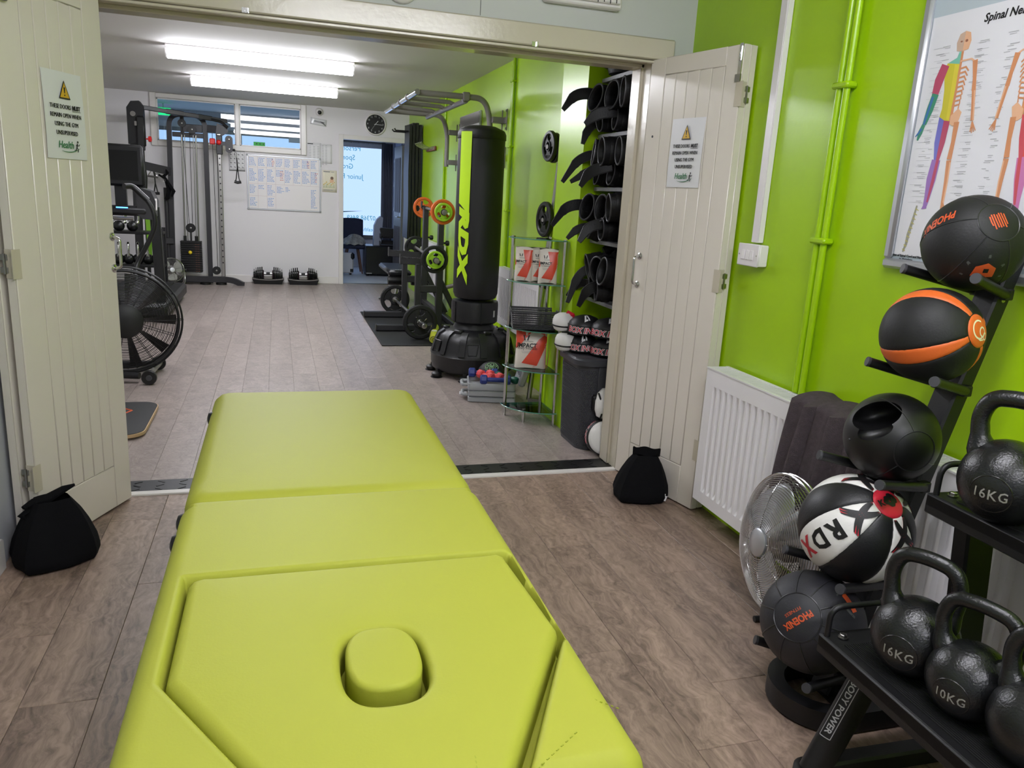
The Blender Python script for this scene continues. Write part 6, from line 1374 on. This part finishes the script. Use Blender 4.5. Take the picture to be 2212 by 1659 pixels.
# ------------------------------------------------------------------ glass corner shelf unit
PA, PBk, PC = (1.400, 4.645), (1.645, 4.640), (1.650, 4.385)
gs = thing('glass_shelf_unit', 'corner shelf unit of five glass tiers on chrome posts beside the green pillar', 'shelf unit', (1.56, 4.56, 0))
ZS = (.078, .338, .592, .884, 1.150)
cc_ = (PBk[0]+.012, PBk[1]+.012)
outl = [cc_] + [(cc_[0]-.285*cos(a), cc_[1]-.285*sin(a)) for a in [pi/2*k/14 for k in range(15)]]
def gpt(): return outl
for i, z in enumerate(ZS):
    b = MB().m(GLASSG); b.prism(outl, z-.003, z+.003); o = b.build('shelf', gs, smooth=False)
    b = MB().m(GLEDGE); b.tube([(x, y, z) for x, y in outl], .0031, 5, closed=True); b.build('edge', o)
for p in (PA, PBk, PC):
    z0 = 0
    b = MB().m(CHROME); b.cyl((p[0], p[1], 0), (p[0], p[1], ZS[-1]-.003), .0115, n=16); b.build('post', gs)
    for z in ZS: q = MB().m(CHROME); q.cyl((p[0], p[1], z-.012), (p[0], p[1], z+.010), .0135, n=14); q.build('collar', gs)
q = MB().m(CHROME); q.cyl((1.478, 4.475, 0), (1.478, 4.475, ZS[0]-.003), .0115, n=16); q.cyl((1.478, 4.475, ZS[0]+.003), (1.478, 4.475, ZS[0]+.008), .0115, n=16); q.build('post', gs)
def pouch(label, c, w, h, d, rz, title, sub, big=False):
    t = thing('food_pouch', label, 'pouch', (c[0], c[1], c[2]), (0, 0, rz), group='cream and red food pouches')
    def sec(z):           # half depth and half width up the pouch
        k = z/h; return d*.5*(1-k**3)*(.7+.3*min(1, k*6))+.002, w*.5*(1-.03*sin(pi*k))
    b = MB().m(BAGW); n = 22
    b.rings([[(sec(z)[1]*math.copysign(abs(cos(a))**.55, cos(a)), sec(z)[0]*math.copysign(abs(sin(a))**.9, sin(a)), z+.004*sin(3*a+z*30)) for a in [2*pi*k/n for k in range(n)]] for z in [h*j/12 for j in range(13)]]); b.build('pouch_body', t)
    def fr(x, z, k=.0012): hd, hw_ = sec(z); u = max(-1, min(1, x/hw_)); return (x*1.0, -hd*max(.0, (1-abs(u)**3.64))**.45-k, z)
    def patch(m_, poly, nm, k=.0012, nu=8, nv=10):
        q = MB().m(m_); (a, b1, c1, d1) = poly      # lower-left, lower-right, upper-right, upper-left
        q.grid(lambda u, v: fr(*( ((a[0]*(1-u)+b1[0]*u)*(1-v)+(d1[0]*(1-u)+c1[0]*u)*v)*w*.5, ((a[1]*(1-u)+b1[1]*u)*(1-v)+(d1[1]*(1-u)+c1[1]*u)*v)*h), k), nu, nv); q.build(nm, t)
    patch(BAGR, ((-.66, .15), (.46, .11), (.99, .56), (.20, .56)) if not big else ((-.55, .14), (.42, .08), (.99, .66), (.45, .74)), 'red_panel'); patch(BAGR, ((.20, .56), (.99, .56), (.99, .93), (-.10, .93)) if not big else ((.45, .74), (.99, .66), (.99, .80), (.80, .86)), 'red_panel')
    if big: patch(BAGR, ((-.97, .50), (-.90, .50), (.05, .95), (-.97, .95)), 'red_panel')
    else: patch(BAGR, ((-.97, .45), (-.82, .5), (-.97, .7), (-.97, .7)), 'red_panel')
    q = MB().m(BAGR); [q.tube([fr((.25+.14*j)*w*.3, h*.03, .0015), fr((.6+.14*j)*w*.3, h*.13, .0015)], .0008, 4) for j in range(2)]; q.build('red_rule', t)
    q = MB().m(INK); W = lambda x0, z0: (lambda v: fr(x0+v[0], z0+v[1], .0022+v[2]))
    q.text(title, w*.19, None, wrap=W(-w*.13, h*.585), sx=.92, bold=w*.006); q.text(sub, w*.12, None, wrap=W(-w*.15, h*.515))
    for s_ in (-1, 1): q.text('I', w*.20, None, wrap=W(-w*.16+s_*w*.045, h*.77), shear=.25*s_, bold=w*.012)
    q.build('printed_words', t, smooth=False)
    q = MB().m(GREYINK); [q.tube([fr(-w*.3+w*.02*j, h*(.44-.035*j), .0014), fr(w*.06, h*(.44-.035*j), .0014)], .0007, 4) for j in range(2)]; q.tube([fr(-w*.24, h*.69, .0014), fr(w*.06, h*.69, .0014)], .0014, 4); q.build('small_print', t)
    q = MB().m(BAGW); q.box((0, 0, h*.955), (w*.98, .005, h*.008)); q.build('seal', t)
    if big:
        q = MB().m(BAGR); q.grid(lambda u, v: (w*.5+.006+.01*sin(pi*v), (u-.5)*d*.95*(1-v**3), h*.97*v), 4, 10); q.build('side_gusset', t); q = MB().m(BAGR); q.lathe([(.014, 0), (.014, .001)], 16, fr(w*.36, h*.90, .001), (0, -1, 0)); q.build('seal_sticker', t)
    return t
pouch('left-hand small cream and red pouch on the second glass shelf', (1.457, 4.585, ZS[3]+.004), .108, .205, .055, -.38, 'IMPACT', 'Creatine')
pouch('small cream and red pouch half hidden behind another on the second glass shelf', (1.556, 4.575, ZS[3]+.004), .108, .205, .05, -.30, 'IMPACT', 'Creatine')
pouch('right-hand small cream and red pouch in front on the second glass shelf', (1.583, 4.485, ZS[3]+.004), .118, .205, .055, -.28, 'IMPACT', 'Creatine')
pouch('large cream and red pouch on the fourth glass shelf below the basket', (1.525, 4.545, ZS[1]+.004), .20, .250, .09, -.32, 'IMPACT', 'Whey Protein', True)
# woven plastic basket
bk = thing('basket', 'dark grey woven plastic basket on the middle glass shelf', 'basket', (1.528, 4.545, ZS[2]+.004), (0, 0, -.22))
b = MB().m(DKPL); hw_, hd_, hh_ = .143, .092, .118
for j in range(8):
    z = .006+j*.0135; k = .90+.10*z/hh_; b.tube([(x*k, y*k, z) for x, y in rrect(-hw_, -hd_, hw_, hd_, .02, 4)], .0046, 5, closed=True)
per = []
for i in range(30): per += [(-hw_+2*hw_*i/29, -hd_), (-hw_+2*hw_*i/29, hd_)]
for i in range(18): per += [(-hw_, -hd_+2*hd_*(i+.5)/18), (hw_, -hd_+2*hd_*(i+.5)/18)]
for x, y in per: b.bar((x*.9, y*.9, .003), (x*.995, y*.995, hh_*.92), .0032, .0032)
b.build('woven_side', bk)
b = MB().m(DKPL); b.path([(x*1.0, y*1.0, hh_-.004) for x, y in rrect(-hw_-.004, -hd_-.004, hw_+.004, hd_+.004, .022, 5)]+[(hw_+.004, hd_-.018, hh_-.004)], .010, .012); b.build('rim', bk); MB().m(DKPL).box((0, 0, .003), (hw_*1.76, hd_*1.74, .004)).build('bottom', bk)
# weight plate stand behind the unit
pl = thing('plate_stand', 'grey tubular plate stand between the pillar and the gym wall', 'plate stand', (1.76, 4.98, 0))
MB().m(STEEL).tube([(1.66, 4.93, 0.02), (1.72, 4.97, .70), (1.795, 5.0, 1.62), (1.795, 5.0, 1.80)], .017, 12).build('post', pl); MB().m(STEEL).tube([(1.80, 4.84, .02), (1.795, 4.98, 1.0)], .017, 12).build('post', pl)
for z in (1.72, 1.252, .86): MB().m(STEEL).cyl((1.81, 5.0, z), (1.69, 4.965, z), .014).build('peg', pl)
MB().m(GREYM).bar((1.66, 4.93, .02), (1.80, 4.84, .02), .04, .03).build('foot', pl)
for i, (z, R) in enumerate(((1.725, .098), (1.255, .117))):
    for j in range(2 if i == 0 else 1): plate(('small black weight plate on the top peg of the plate stand' if j == 0 else 'black weight plate tucked behind the small one on the top peg') if i == 0 else 'larger black weight plate on the lower peg of the plate stand', (1.712+.034*j, 4.975+.003*j, z-.008*j), R-.002*j, .028 if i == 0 else .034, RUBS, ax=(-1, -.10, 0), ph=.5)
plate('black weight plate seen through the second glass shelf', (1.74, 4.99, .86), .075, .03, RUBS, ax=(-1, -.1, 0))
# dumbbell cases on the floor
def case_shell(b, x0, x1, y0, y1, z0, z1, r=.012):
    b.rings([[(x, y, z) for x, y in rrect(x0+i, y0+i, x1-i, y1-i, .02, 4)] for z, i in ((z0, .008), (z0+.006, 0), (z1-.006, 0), (z1, .008))])
d1 = thing('dumbbell_case', 'closed grey plastic dumbbell case under the open one on the gym floor', 'case', (1.42, 5.05, 0), (0, 0, -.24))
b = MB().m(GREYPL); case_shell(b, -.165, .165, -.12, .12, 0, .038); b.build('lower_shell', d1); b = MB().m(GREYPL); case_shell(b, -.165, .165, -.12, .12, .041, .082); b.build('upper_shell', d1)
b = MB().m(DKPL); b.box((0, 0, .0395), (.31, .22, .004)); b.build('seam_gasket', d1)
b = MB().m(GREYPL); b.tube(fillet([(-.165, -.06, .04), (-.205, -.06, .04), (-.205, .06, .04), (-.165, .06, .04)], .03), .012, 8); b.build('handle', d1); b = MB().m(PAPER); b.box((-.20, .02, .028), (.05, .03, .004), rot=Matrix.Rotation(.5, 3, 'X')); b.build('paper_tag', d1, label='torn white paper tag')
d2 = thing('dumbbell_case', 'open grey plastic dumbbell case holding coloured dumbbells', 'case', (1.415, 5.055, .0825), (0, 0, -.20))
b = MB().m(GREYPL); z0 = 0
b.rings([[(x, y, z) for x, y in rrect(-.165+i, -.12+i, .165-i, .12-i, .02, 4)] for z, i in ((0, .008), (.006, 0), (.050, 0), (.054, .003), (.052, .010), (.022, .014))], cap1=True); b.build('tray', d2)
b = MB().m(GREYPL); b.tube(fillet([(-.165, -.06, .03), (-.205, -.06, .03), (-.205, .06, .03), (-.165, .06, .03)], .03), .012, 8); b.build('handle', d2)
b = MB().m(GREYPL); b.T = Matrix.Translation((.175, 0, .045)) @ Matrix.Rotation(radians(-74), 4, 'Y') @ Matrix.Translation((.165, 0, 0)); b.box((0, 0, -.025), (.33, .25, .05), bev=.012); ld = b.build('lid', d2)
for sx in (-1.5, -.2, 1.1):
    for yy in (-.055, .055): b2 = MB().m(mat('painted recess shade', (92, 94, 98), .6)); b2.T = b.T; b2.box((sx*.055, yy, .001), (.030, .075, .002)); b2.lathe([(.026, 0), (.026, .0025)], 16, (sx*.055-.0, yy-.03, 0)); b2.lathe([(.026, 0), (.026, .0025)], 16, (sx*.055, yy+.03, 0)); b2.build('recess_shade', ld)  # flat darker patches, shade of the lid recesses put into the colour
def dumbbell(label, c, ang, L_, r, m_, tilt=0):
    t = thing('dumbbell', label, 'dumbbell', c, (0, tilt, ang), group='small coloured dumbbells in the case')
    MB().m(m_).cyl((-L_/2+.02, 0, 0), (L_/2-.02, 0, 0), r*.45).build('grip', t)
    for s_ in (-1, 1): MB().m(m_).lathe([(r*.75, -.024), (r, -.016), (r, .016), (r*.75, .024)], 8, (s_*(L_/2-.024), 0, 0), (1, 0, 0)).build('head', t)
dumbbell('blue dumbbell at the front edge of the open case', (1.415, 4.942, .163), -.20, .21, .034, BLUEV); dumbbell('blue dumbbell at the back of the open case', (1.385, 5.158, .163), -.20, .21, .034, BLUEV)
dumbbell('left-hand coral red dumbbell across the open case', (1.375, 5.055, .168), 2.05, .15, .031, CORAL); dumbbell('right-hand coral red dumbbell across the open case', (1.440, 5.045, .168), 2.05, .15, .031, CORAL)
dumbbell('dark green dumbbell near the lid at the front of the open case', (1.530, 4.975, .158), 2.2, .13, .026, DGREEN); dumbbell('dark green dumbbell near the lid at the back of the open case', (1.505, 5.085, .158), 2.2, .13, .026, DGREEN)
pb = thing('patterned_ball', 'black ball with pale green pattern on the floor behind the dumbbell cases', 'ball', (1.485, 5.30, 0))
b = MB().m(RUB); b.sph((1.485, 5.31, .105), .105, 32, 20); b.build('shell', pb); b = MB().m(mat('pale green print', (150, 190, 140), .5))
for k in range(8):
    a = k*.8; c0 = Vector((1.485, 5.31, .105)); d0 = Vector((-.15+.3*cos(a)*.9, -.6+.25*sin(a), .75)).normalized(); u_ = d0.orthogonal().normalized(); w_ = d0.cross(u_); b.tube([c0+(d0+(u_*cos(t)+w_*sin(t))*.22).normalized()*.106 for t in [2*pi*j/14 for j in range(14)]], .0018, 4, closed=True)
b.build('print', pb)

# ------------------------------------------------------------------ alcove: shelves, boxing gloves, pads, hamper
SHZ = (2.058, 1.760, 1.472, 1.178, .842); SHN = ('top', 'second', 'third', 'fourth', 'lowest')
SHM = mat('worn grey painted shelf', (120, 120, 122), .5, var=.15, vscale=30)
for z, nm in zip(SHZ, SHN):
    b = MB().m(SHM); b.box((1.935, 4.005, z-.011), (.37, .508, .022), bev=.002); o = b.build('alcove_shelf'); tag(o, nm+' grey shelf in the alcove of boxing gloves', 'shelf', 'alcove shelves')
    b = MB().m(BLACK); b.box((2.02, 4.245, z-.05), (.18, .022, .05)); b.build('batten', o)
def glove_proto():
    t = thing('boxing_glove', 'x', 'boxing glove', (0, 0, 0), (0, 0, 0), group='black boxing gloves in the alcove')
    b = MB().m(LEATHER)
    P = [(.0, .046, .058, 0), (.03, .047, .058, 0), (.07, .046, .054, 0), (.10, .048, .054, .0), (.13, .056, .062, -.004), (.17, .062, .070, -.010), (.21, .062, .070, -.018), (.245, .054, .060, -.024), (.268, .038, .042, -.028), (.280, .014, .016, -.030)]
    inn = [(.09, .030, .040, 0), (.03, .038, .049, 0), (.004, .041, .053, 0)]
    R = [[(x, ry*cos(a), oz+rz*sin(a)) for a in [2*pi*k/20 for k in range(20)]] for x, ry, rz, oz in inn+P]
    b.rings(R); b.build('glove_body', t, ang=60)
    b = MB().m(LEATHER); b.tube([(.09, -.030, .050), (.14, -.034, .068), (.19, -.030, .074), (.225, -.022, .064)], [.020, .026, .026, .016], 12); b.build('thumb', t)
    b = MB().m(LEATHER2); b.tube([(0, .0445*cos(a), .0565*sin(a)) for a in [2*pi*k/28 for k in range(28)]], .0042, 6, closed=True); b.build('cuff_trim', t)
    b = MB().m(LEATHER); b.lathe([(.0485, .028), (.0495, .032), (.0495, .072), (.0485, .076)], 24, (0, 0, 0), (1, 0, 0), sx=1., sy=1.22, cap=False); b.build('cuff_band', t)
    return t
GP = glove_proto()
def strap(t, pts, w=.044):
    P_ = fillet(pts, .03, 4); N_ = len(P_); R_ = []
    up = Vector((-.35, -.9, .2))
    for i, p in enumerate(P_):
        d_ = (P_[min(i+1, N_-1)]-P_[max(i-1, 0)]).normalized(); s_ = d_.cross(up).normalized(); n_ = s_.cross(d_); k = w/2*(1 if i < N_-2 else (.8 if i == N_-2 else .42))
        R_.append([tuple(p+s_*k*c_+n_*h_) for c_, h_ in ((-1, 0), (-.9, .0025), (.9, .0025), (1, 0), (.9, -.0025), (-.9, -.0025))])
    b = MB().m(LEATHER); b.rings(R_); o = b.build('strap', t)
    b = MB().m(LEATHER2); b.tube([r_[0] for r_ in R_]+[r_[3] for r_ in R_[::-1]], .0022, 4); b.build('strap_edge', o); return o
rg = random.Random(4); first = True
LAY = [(('left', 4.155), ('right', 3.985))]
lab_lv = {0: 'lower', 1: 'upper'}
for si in range(1, 5):
    z = SHZ[si]
    for lv in (0, 1):
        for ci, (cn, y) in enumerate((('left-hand', 4.150), ('right-hand', 3.985), ('far right', 3.855))):
            if lv == 0 and ci == 2: continue
            t = GP if first else copy_tree(GP); first = False
            big = lv == 1; x = 1.715+rg.uniform(-.02, .02)-(.03 if big else 0)
            t.location = (x, y+rg.uniform(-.012, .012), z+(.066 if not big else .185)+rg.uniform(-.004, .004)); t.rotation_euler = (rg.uniform(-.5, .5), rg.uniform(-.10, .28)-(.10 if big else 0), rg.uniform(-.30, .45)); s_ = 1.16 if big else 1.0; t.scale = (s_*.98, s_, s_*(1.12 if big else 1.05))
            t['label'] = '%s black boxing glove in the %s row on the %s alcove shelf' % (cn, lab_lv[lv], SHN[si])
gl = [o for o in COL.objects if o.name.startswith('boxing_glove')]
bpy.context.view_layer.update()
for g in gl:
    lb = g['label']
    if 'far right' in lb: continue
    up_ = 'upper' in lb; left = 'left-hand' in lb
    if left: strap(g, [(.05, .036, .0), (-.015, .050, .0), (-.05-.02*rg.random(), .058+.02*rg.random(), -.03), (-.085-.04*rg.random(), .062+.03*rg.random(), -.085-.05*rg.random())])
    elif up_: strap(g, [(.05, -.02, -.055), (.0, .0, -.068), (-.045, .03, -.085), (-.075, .055, -.125-.03*rg.random())], .044)
hgd = thing('head_guard', 'black padded head guard on the top alcove shelf', 'head guard', (1.86, 4.12, 2.059))
b = MB().m(LEATHER); b.lathe([(.085, .0), (.112, .012), (.122, .05), (.118, .10), (.095, .15), (.05, .18), (.01, .185)], 28, (1.86, 4.12, 2.059), sx=1.1); b.build('shell', hgd)
b = MB().m(LEATHER); b.tube([(1.86+.13*1.05*cos(a), 4.12+.118*sin(a), 2.12) for a in [2*pi*k/28 for k in range(28)]], .022, 8, closed=True); b.build('brow_pad', hgd)
b = MB().m(LEATHER2); [b.box((1.735+.003*k, 4.06+.028*k, 2.125), (.004, .014, .012)) for k in range(5)]; b.build('printed_marks', hgd)
sg = thing('shin_guard', 'black padded guard beside the head guard on the top alcove shelf', 'shin guard', (1.86, 3.93, 2.059)); b = MB().m(LEATHER); b.box((1.90, 3.92, 2.15), (.22, .14, .18), bev=.05); b.build('pad', sg); b = MB().m(LEATHER2); b.box((1.789, 3.95, 2.15), (.004, .01, .12)); b.build('strap', sg)
# hamper
hm_ = thing('laundry_hamper', 'dark grey textured plastic laundry hamper in the alcove', 'hamper', (1.78, 4.06, 0))
HX0, HX1, HY0, HY1 = 1.625, 1.955, 3.885, 4.245
HP = mat('anthracite plastic', (56, 57, 62), .45)
def hsec(z): k = z/.50; return rrect(HX0-.022*k*.9, HY0-.012*k, HX1+.01*k, HY1+.0*k, .085, 8)
b = MB().m(HP); b.rings([[(x, y, z) for x, y in hsec(z)] for z in (0, .01, .15, .3, .42, .50)]); b.build('body', hm_)
kn = MB().m(HP); sec0 = hsec(0); 
for j in range(44):
    z = .025+.0103*j; s2 = hsec(z); cum = 0; pts = s2+[s2[0]]; seg = [hypot(pts[i+1][0]-pts[i][0], pts[i+1][1]-pts[i][1]) for i in range(len(s2))]; tot = sum(seg); n_ = 104; i = 0; acc = 0
    for k in range(n_):
        d_ = tot*(k+.5*(j % 2))/n_
        while i < len(seg)-1 and acc+seg[i] < d_: acc += seg[i]; i += 1
        f_ = (d_-acc)/max(seg[i], 1e-6); x = pts[i][0]+(pts[i+1][0]-pts[i][0])*f_; y = pts[i][1]+(pts[i+1][1]-pts[i][1])*f_
        if x > 1.80 and y > 3.92: continue                 # hidden faces stay smooth
        nx_, ny_ = (pts[i+1][1]-pts[i][1]), -(pts[i+1][0]-pts[i][0]); l_ = hypot(nx_, ny_) or 1; nx_, ny_ = nx_/l_, ny_/l_; tx_, ty_ = -ny_, nx_
        if 1.70 < x < 1.90 and y < 3.95 and z > .33: continue
        w_ = .0042; kn.add([(x+tx_*w_, y+ty_*w_, z), (x, y, z+.0046), (x-tx_*w_, y-ty_*w_, z), (x, y, z-.0046), (x+nx_*.0042, y+ny_*.0042, z)], [(0, 1, 4), (1, 2, 4), (2, 3, 4), (3, 0, 4)])
o = kn.build('knobbly_texture', hm_, smooth=False); o['kind'] = 'stuff'
b = MB().m(HP); b.box((1.80, 3.868, .415), (.19, .012, .17), bev=.004); b.build('handle_panel', hm_); b = MB().m(RUBS); b.box((1.785, 3.860, .475), (.075, .006, .024)); b.build('handle_slot', hm_)
b = MB().m(HP); b.rings([[(x, y, z) for x, y in rrect(HX0-.045+i, HY0-.035+i, HX1+.03-i, HY1+.006-i*.5, .10, 9)] for z, i in ((.498, .008), (.500, 0), (.528, 0), (.538, .008), (.540, .022), (.534, .030), (.536, .045))]); b.build('lid', hm_)
# focus pads
def mitt(label, c, rz, tilt, m_top, m_rim, txt, logo, s=1.0):
    t = thing('focus_mitt', label, 'focus mitt', c, (tilt, 0, rz), group='focus mitts by the hamper')
    b = MB().m(m_top); b.lathe([(.02, .0), (.085, .0), (.094, .012)], 32, sx=1.06*s, sy=.92*s); b.lathe([(.097, .052), (.090, .068), (.065, .092), (.03, .104), (.004, .106)], 32, sx=1.06*s, sy=.92*s); b.build('dome', t)
    b = MB().m(m_rim); b.lathe([(.092, .008), (.0985, .014), (.0985, .048), (.095, .055)], 32, sx=1.06*s, sy=.92*s, cap=False); b.build('rim', t)
    for z in (.010, .053): b = MB().m(RUBS); b.tube([(.0985*1.06*s*cos(a), .0985*.92*s*sin(a), z) for a in [2*pi*k/40 for k in range(40)]], .0028, 5, closed=True); b.build('piping', t)
    if txt:
        W = lambda v, k=.0012: (lambda a: ((.0985*1.06*s+k)*cos(a), (.0985*.92*s+k)*sin(a), .031+v[1]))(-2.20+v[0]/.0985)
        q = MB().m(PAPER); q.text(txt, .046, None, wrap=lambda v: W(v, .0012), sx=.95, shear=.2, bold=.0035); q.m(REDV).text(txt, .046, None, wrap=lambda v: W(v, .0026), sx=.95, shear=.2, bold=.0006); q.build('rim_lettering', t, smooth=False)
    if logo:
        q = MB().m(PAPER); F = lambda x, y: ((x*s*.9), y*s*.9-.028, .0935+.0-.18*(y*s*.9-.028)**2*18-.10*(x*x)*8+ .004)
        def dz(x, y): r = hypot(x/1.06, y/.92)/s; P_ = [(0, .106), (.03, .104), (.065, .092), (.090, .068), (.097, .052)]; 
        def top(x, y):
            r = hypot(x/(1.06*s), y/(.92*s)); P_ = [(0, .1062), (.03, .104), (.065, .092), (.090, .068), (.097, .052)]
            for i in range(4):
                if r <= P_[i+1][0]: k = (r-P_[i][0])/(P_[i+1][0]-P_[i][0]); return P_[i][1]*(1-k)+P_[i+1][1]*k+.0022
            return .054
        def patch(p):
            g = 4
            q.grid(lambda u, v: (lambda x, y: (x, y, top(x, y)))(*( (p[0][k]*(1-u)+p[1][k]*u)*(1-v)+(p[3][k]*(1-u)+p[2][k]*u)*v for k in (0, 1))), g, g)
        ox, oy = -.022, -.045
        for p in (((-.018, -.02), (-.008, -.02), (.012, .025), (.002, .025)), ((.010, -.02), (.018, -.02), (.020, .027), (.012, .027)), ((-.012, -.02), (.006, -.02), (.006, -.012), (-.008, -.012))): patch([(a_+ox, b_+oy) for a_, b_ in p])
        q.build('logo', t)
    return t
ZL = .541
mitt('black focus mitt at the front bottom of the pair stacked on the hamper lid', (1.800, 3.975, ZL), -.05, 0, BLKV, BLKV, 'BOX INC', True)
mitt('black focus mitt at the front top of the pair stacked on the hamper lid', (1.800, 3.975, ZL+.108), -.02, .03, BLKV, BLKV, 'BOX INC', True, 1.08)
mitt('black focus mitt at the back bottom of the pair stacked on the hamper lid', (1.690, 4.085, ZL), .0, 0, BLKV, BLKV, 'BOX INC', True, .85)
mitt('black focus mitt at the back top of the pair stacked on the hamper lid', (1.690, 4.085, ZL+.108), .10, .05, BLKV, BLKV, 'BOX INC', True, .98)
for i, (x, y, z) in enumerate(((1.590, 4.12, ZL), (1.585, 4.16, ZL+.108))):
    t = thing('focus_mitt', ['white focus mitt lowest at the left edge of the hamper lid', 'white focus mitt with a red strap uppermost at the left edge of the hamper lid'][i], 'focus mitt', (x, y, z), (0, 0, .3), group='focus mitts by the hamper')
    b = MB().m(WHITEV); b.rings([[((.060+i*.004)*k*math.copysign(abs(cos(a))**.8, cos(a)), .058*k*sin(a), zz) for a in [2*pi*j/26 for j in range(26)]] for zz, k in ((0, .55), (.012, .85), (.035, 1.), (.065, 1.), (.09, .84), (.104, .45))]); b.build('pad', t)
    b = MB().m(RUBS); b.tube([((.061+i*.004)*math.copysign(abs(cos(a))**.8, cos(a)), .059*sin(a), .034+.003*sin(a)) for a in [2*pi*j/30 for j in range(30)]], .0045, 6, closed=True); b.build('piping', t)
    if i: b = MB().m(REDV); b.path([(.045, -.045, .02), (.038, -.052, .06), (.03, -.04, .096), (.01, -.01, .108)], .035, .004, up=(0, -1, .3)); b.build('strap', t); q = MB().m(PAPER); q.text('BOX', .016, frame((.041, -.0565, .05), (.2, .1, -1), (.3, -1, .2))); q.build('strap_print', t)
    else: b = MB().m(mat('dark green leather', (40, 46, 34), .5)); b.path([(.045, -.03, .085), (.03, -.03, .1), (.0, -.02, .107), (-.03, .0, .10)], .04, .004, up=(0, -.5, 1)); b.build('strap', t)
# round pad standing on its edge, and the one above it
rp_ = thing('round_pad', 'round white punch pad with a target mark standing on edge by the hamper', 'punch pad', (1.745, 3.81, .004))
AX = Vector((-.10, -.97, .22)).normalized(); C0 = Vector((1.738, 3.80, .104)); u_ = Vector((1, 0, 0)); u_ = (u_-u_.dot(AX)*AX).normalized(); w_ = AX.cross(u_); w_ = w_ if w_.z > 0 else -w_
b = MB().m(WHITEV); b.lathe([(.02, .036), (.075, .034), (.090, .026), (.096, .014)], 36, tuple(C0), tuple(AX)); b.build('face', rp_)
b = MB().m(BLKV); b.lathe([(.07, -.045), (.094, -.042), (.1005, -.030), (.1005, .008), (.097, .015)], 36, tuple(C0), tuple(AX)); b.build('rim', rp_)
b = MB().m(RUBS); b.tube([C0+AX*.016+(u_*cos(a)+w_*sin(a))*.097 for a in [2*pi*k/40 for k in range(40)]], .003, 5, closed=True); b.build('piping', rp_)
q = MB().m(PAPER); W = lambda v, k: (lambda a: tuple(C0+AX*(-.012-v[1])+(u_*cos(a)+w_*sin(a))*(.1008+k)))(2.75-v[0]/.1005)
q.text('BOX INC', .036, None, wrap=lambda v: W(v, .0008), bold=.003, shear=.2); q.m(REDV).text('BOX INC', .036, None, wrap=lambda v: W(v, .0016), bold=.0004, shear=.2); q.build('rim_lettering', rp_, smooth=False)
q = MB(); Cf = C0+AX*.0368+u_*.036+w_*-.004
q.m(INK).tube([Cf+(u_*cos(a)+w_*sin(a))*.030 for a in [2*pi*k/30 for k in range(30)]], .0028, 5, closed=True); q.tube([Cf+(u_*cos(a)+w_*sin(a))*.020 for a in [2*pi*k/26 for k in range(26)]], .0026, 5, closed=True); q.m(REDV)
for a0 in (.1, pi/2+.1, pi+.1, 3*pi/2+.1): q.tube([Cf+AX*.0006+(u_*cos(a0+t*.22)+w_*sin(a0+t*.22))*.025 for t in range(5)], .0042, 5)
q.tube([Cf+AX*.0006+(u_*cos(a)+w_*sin(a))*.009 for a in [2*pi*k/16 for k in range(13)]], .0026, 5); q.build('target_mark', rp_)
wm = thing('curved_mitt', 'white curved mitt resting on top of the round pad by the hamper', 'focus mitt', (1.765, 3.83, .20))
b = MB().m(WHITEV); b.rings([[(1.766+(.082*cos(a)*k), 3.835+.05*sin(a)*k+y, z) for a in [2*pi*j/28 for j in range(28)]] for z, k, y in ((.207, .5, 0), (.222, .85, -.006), (.26, 1.02, -.012), (.31, 1.0, -.006), (.35, .82, .006), (.376, .45, .016))]); b.build('pad', wm)
b = MB().m(RUBS); b.tube([(1.705+.012*sin(k*.5), 3.795-.012*sin(k*.35)+.004*k, .218+.0175*k) for k in range(9)], .0055, 6); b.build('piping', wm); b = MB().m(RUBS); b.box((1.70, 3.86, .29), (.04, .06, .09), bev=.012); b.build('palm_strap', wm)

# loose black cable on the wall behind the kettlebell rack
q = MB().m(RUBS); q.tube(fillet([(1.903, 1.12, .50), (1.906, 1.17, .40), (1.908, 1.25, .27), (1.908, 1.30, .15), (1.905, 1.25, .04), (1.90, 1.0, .012)], .08, 5), .006, 8); tag(q.build('power_cable'), 'loose black cable running down the green wall at the right edge', 'cable')
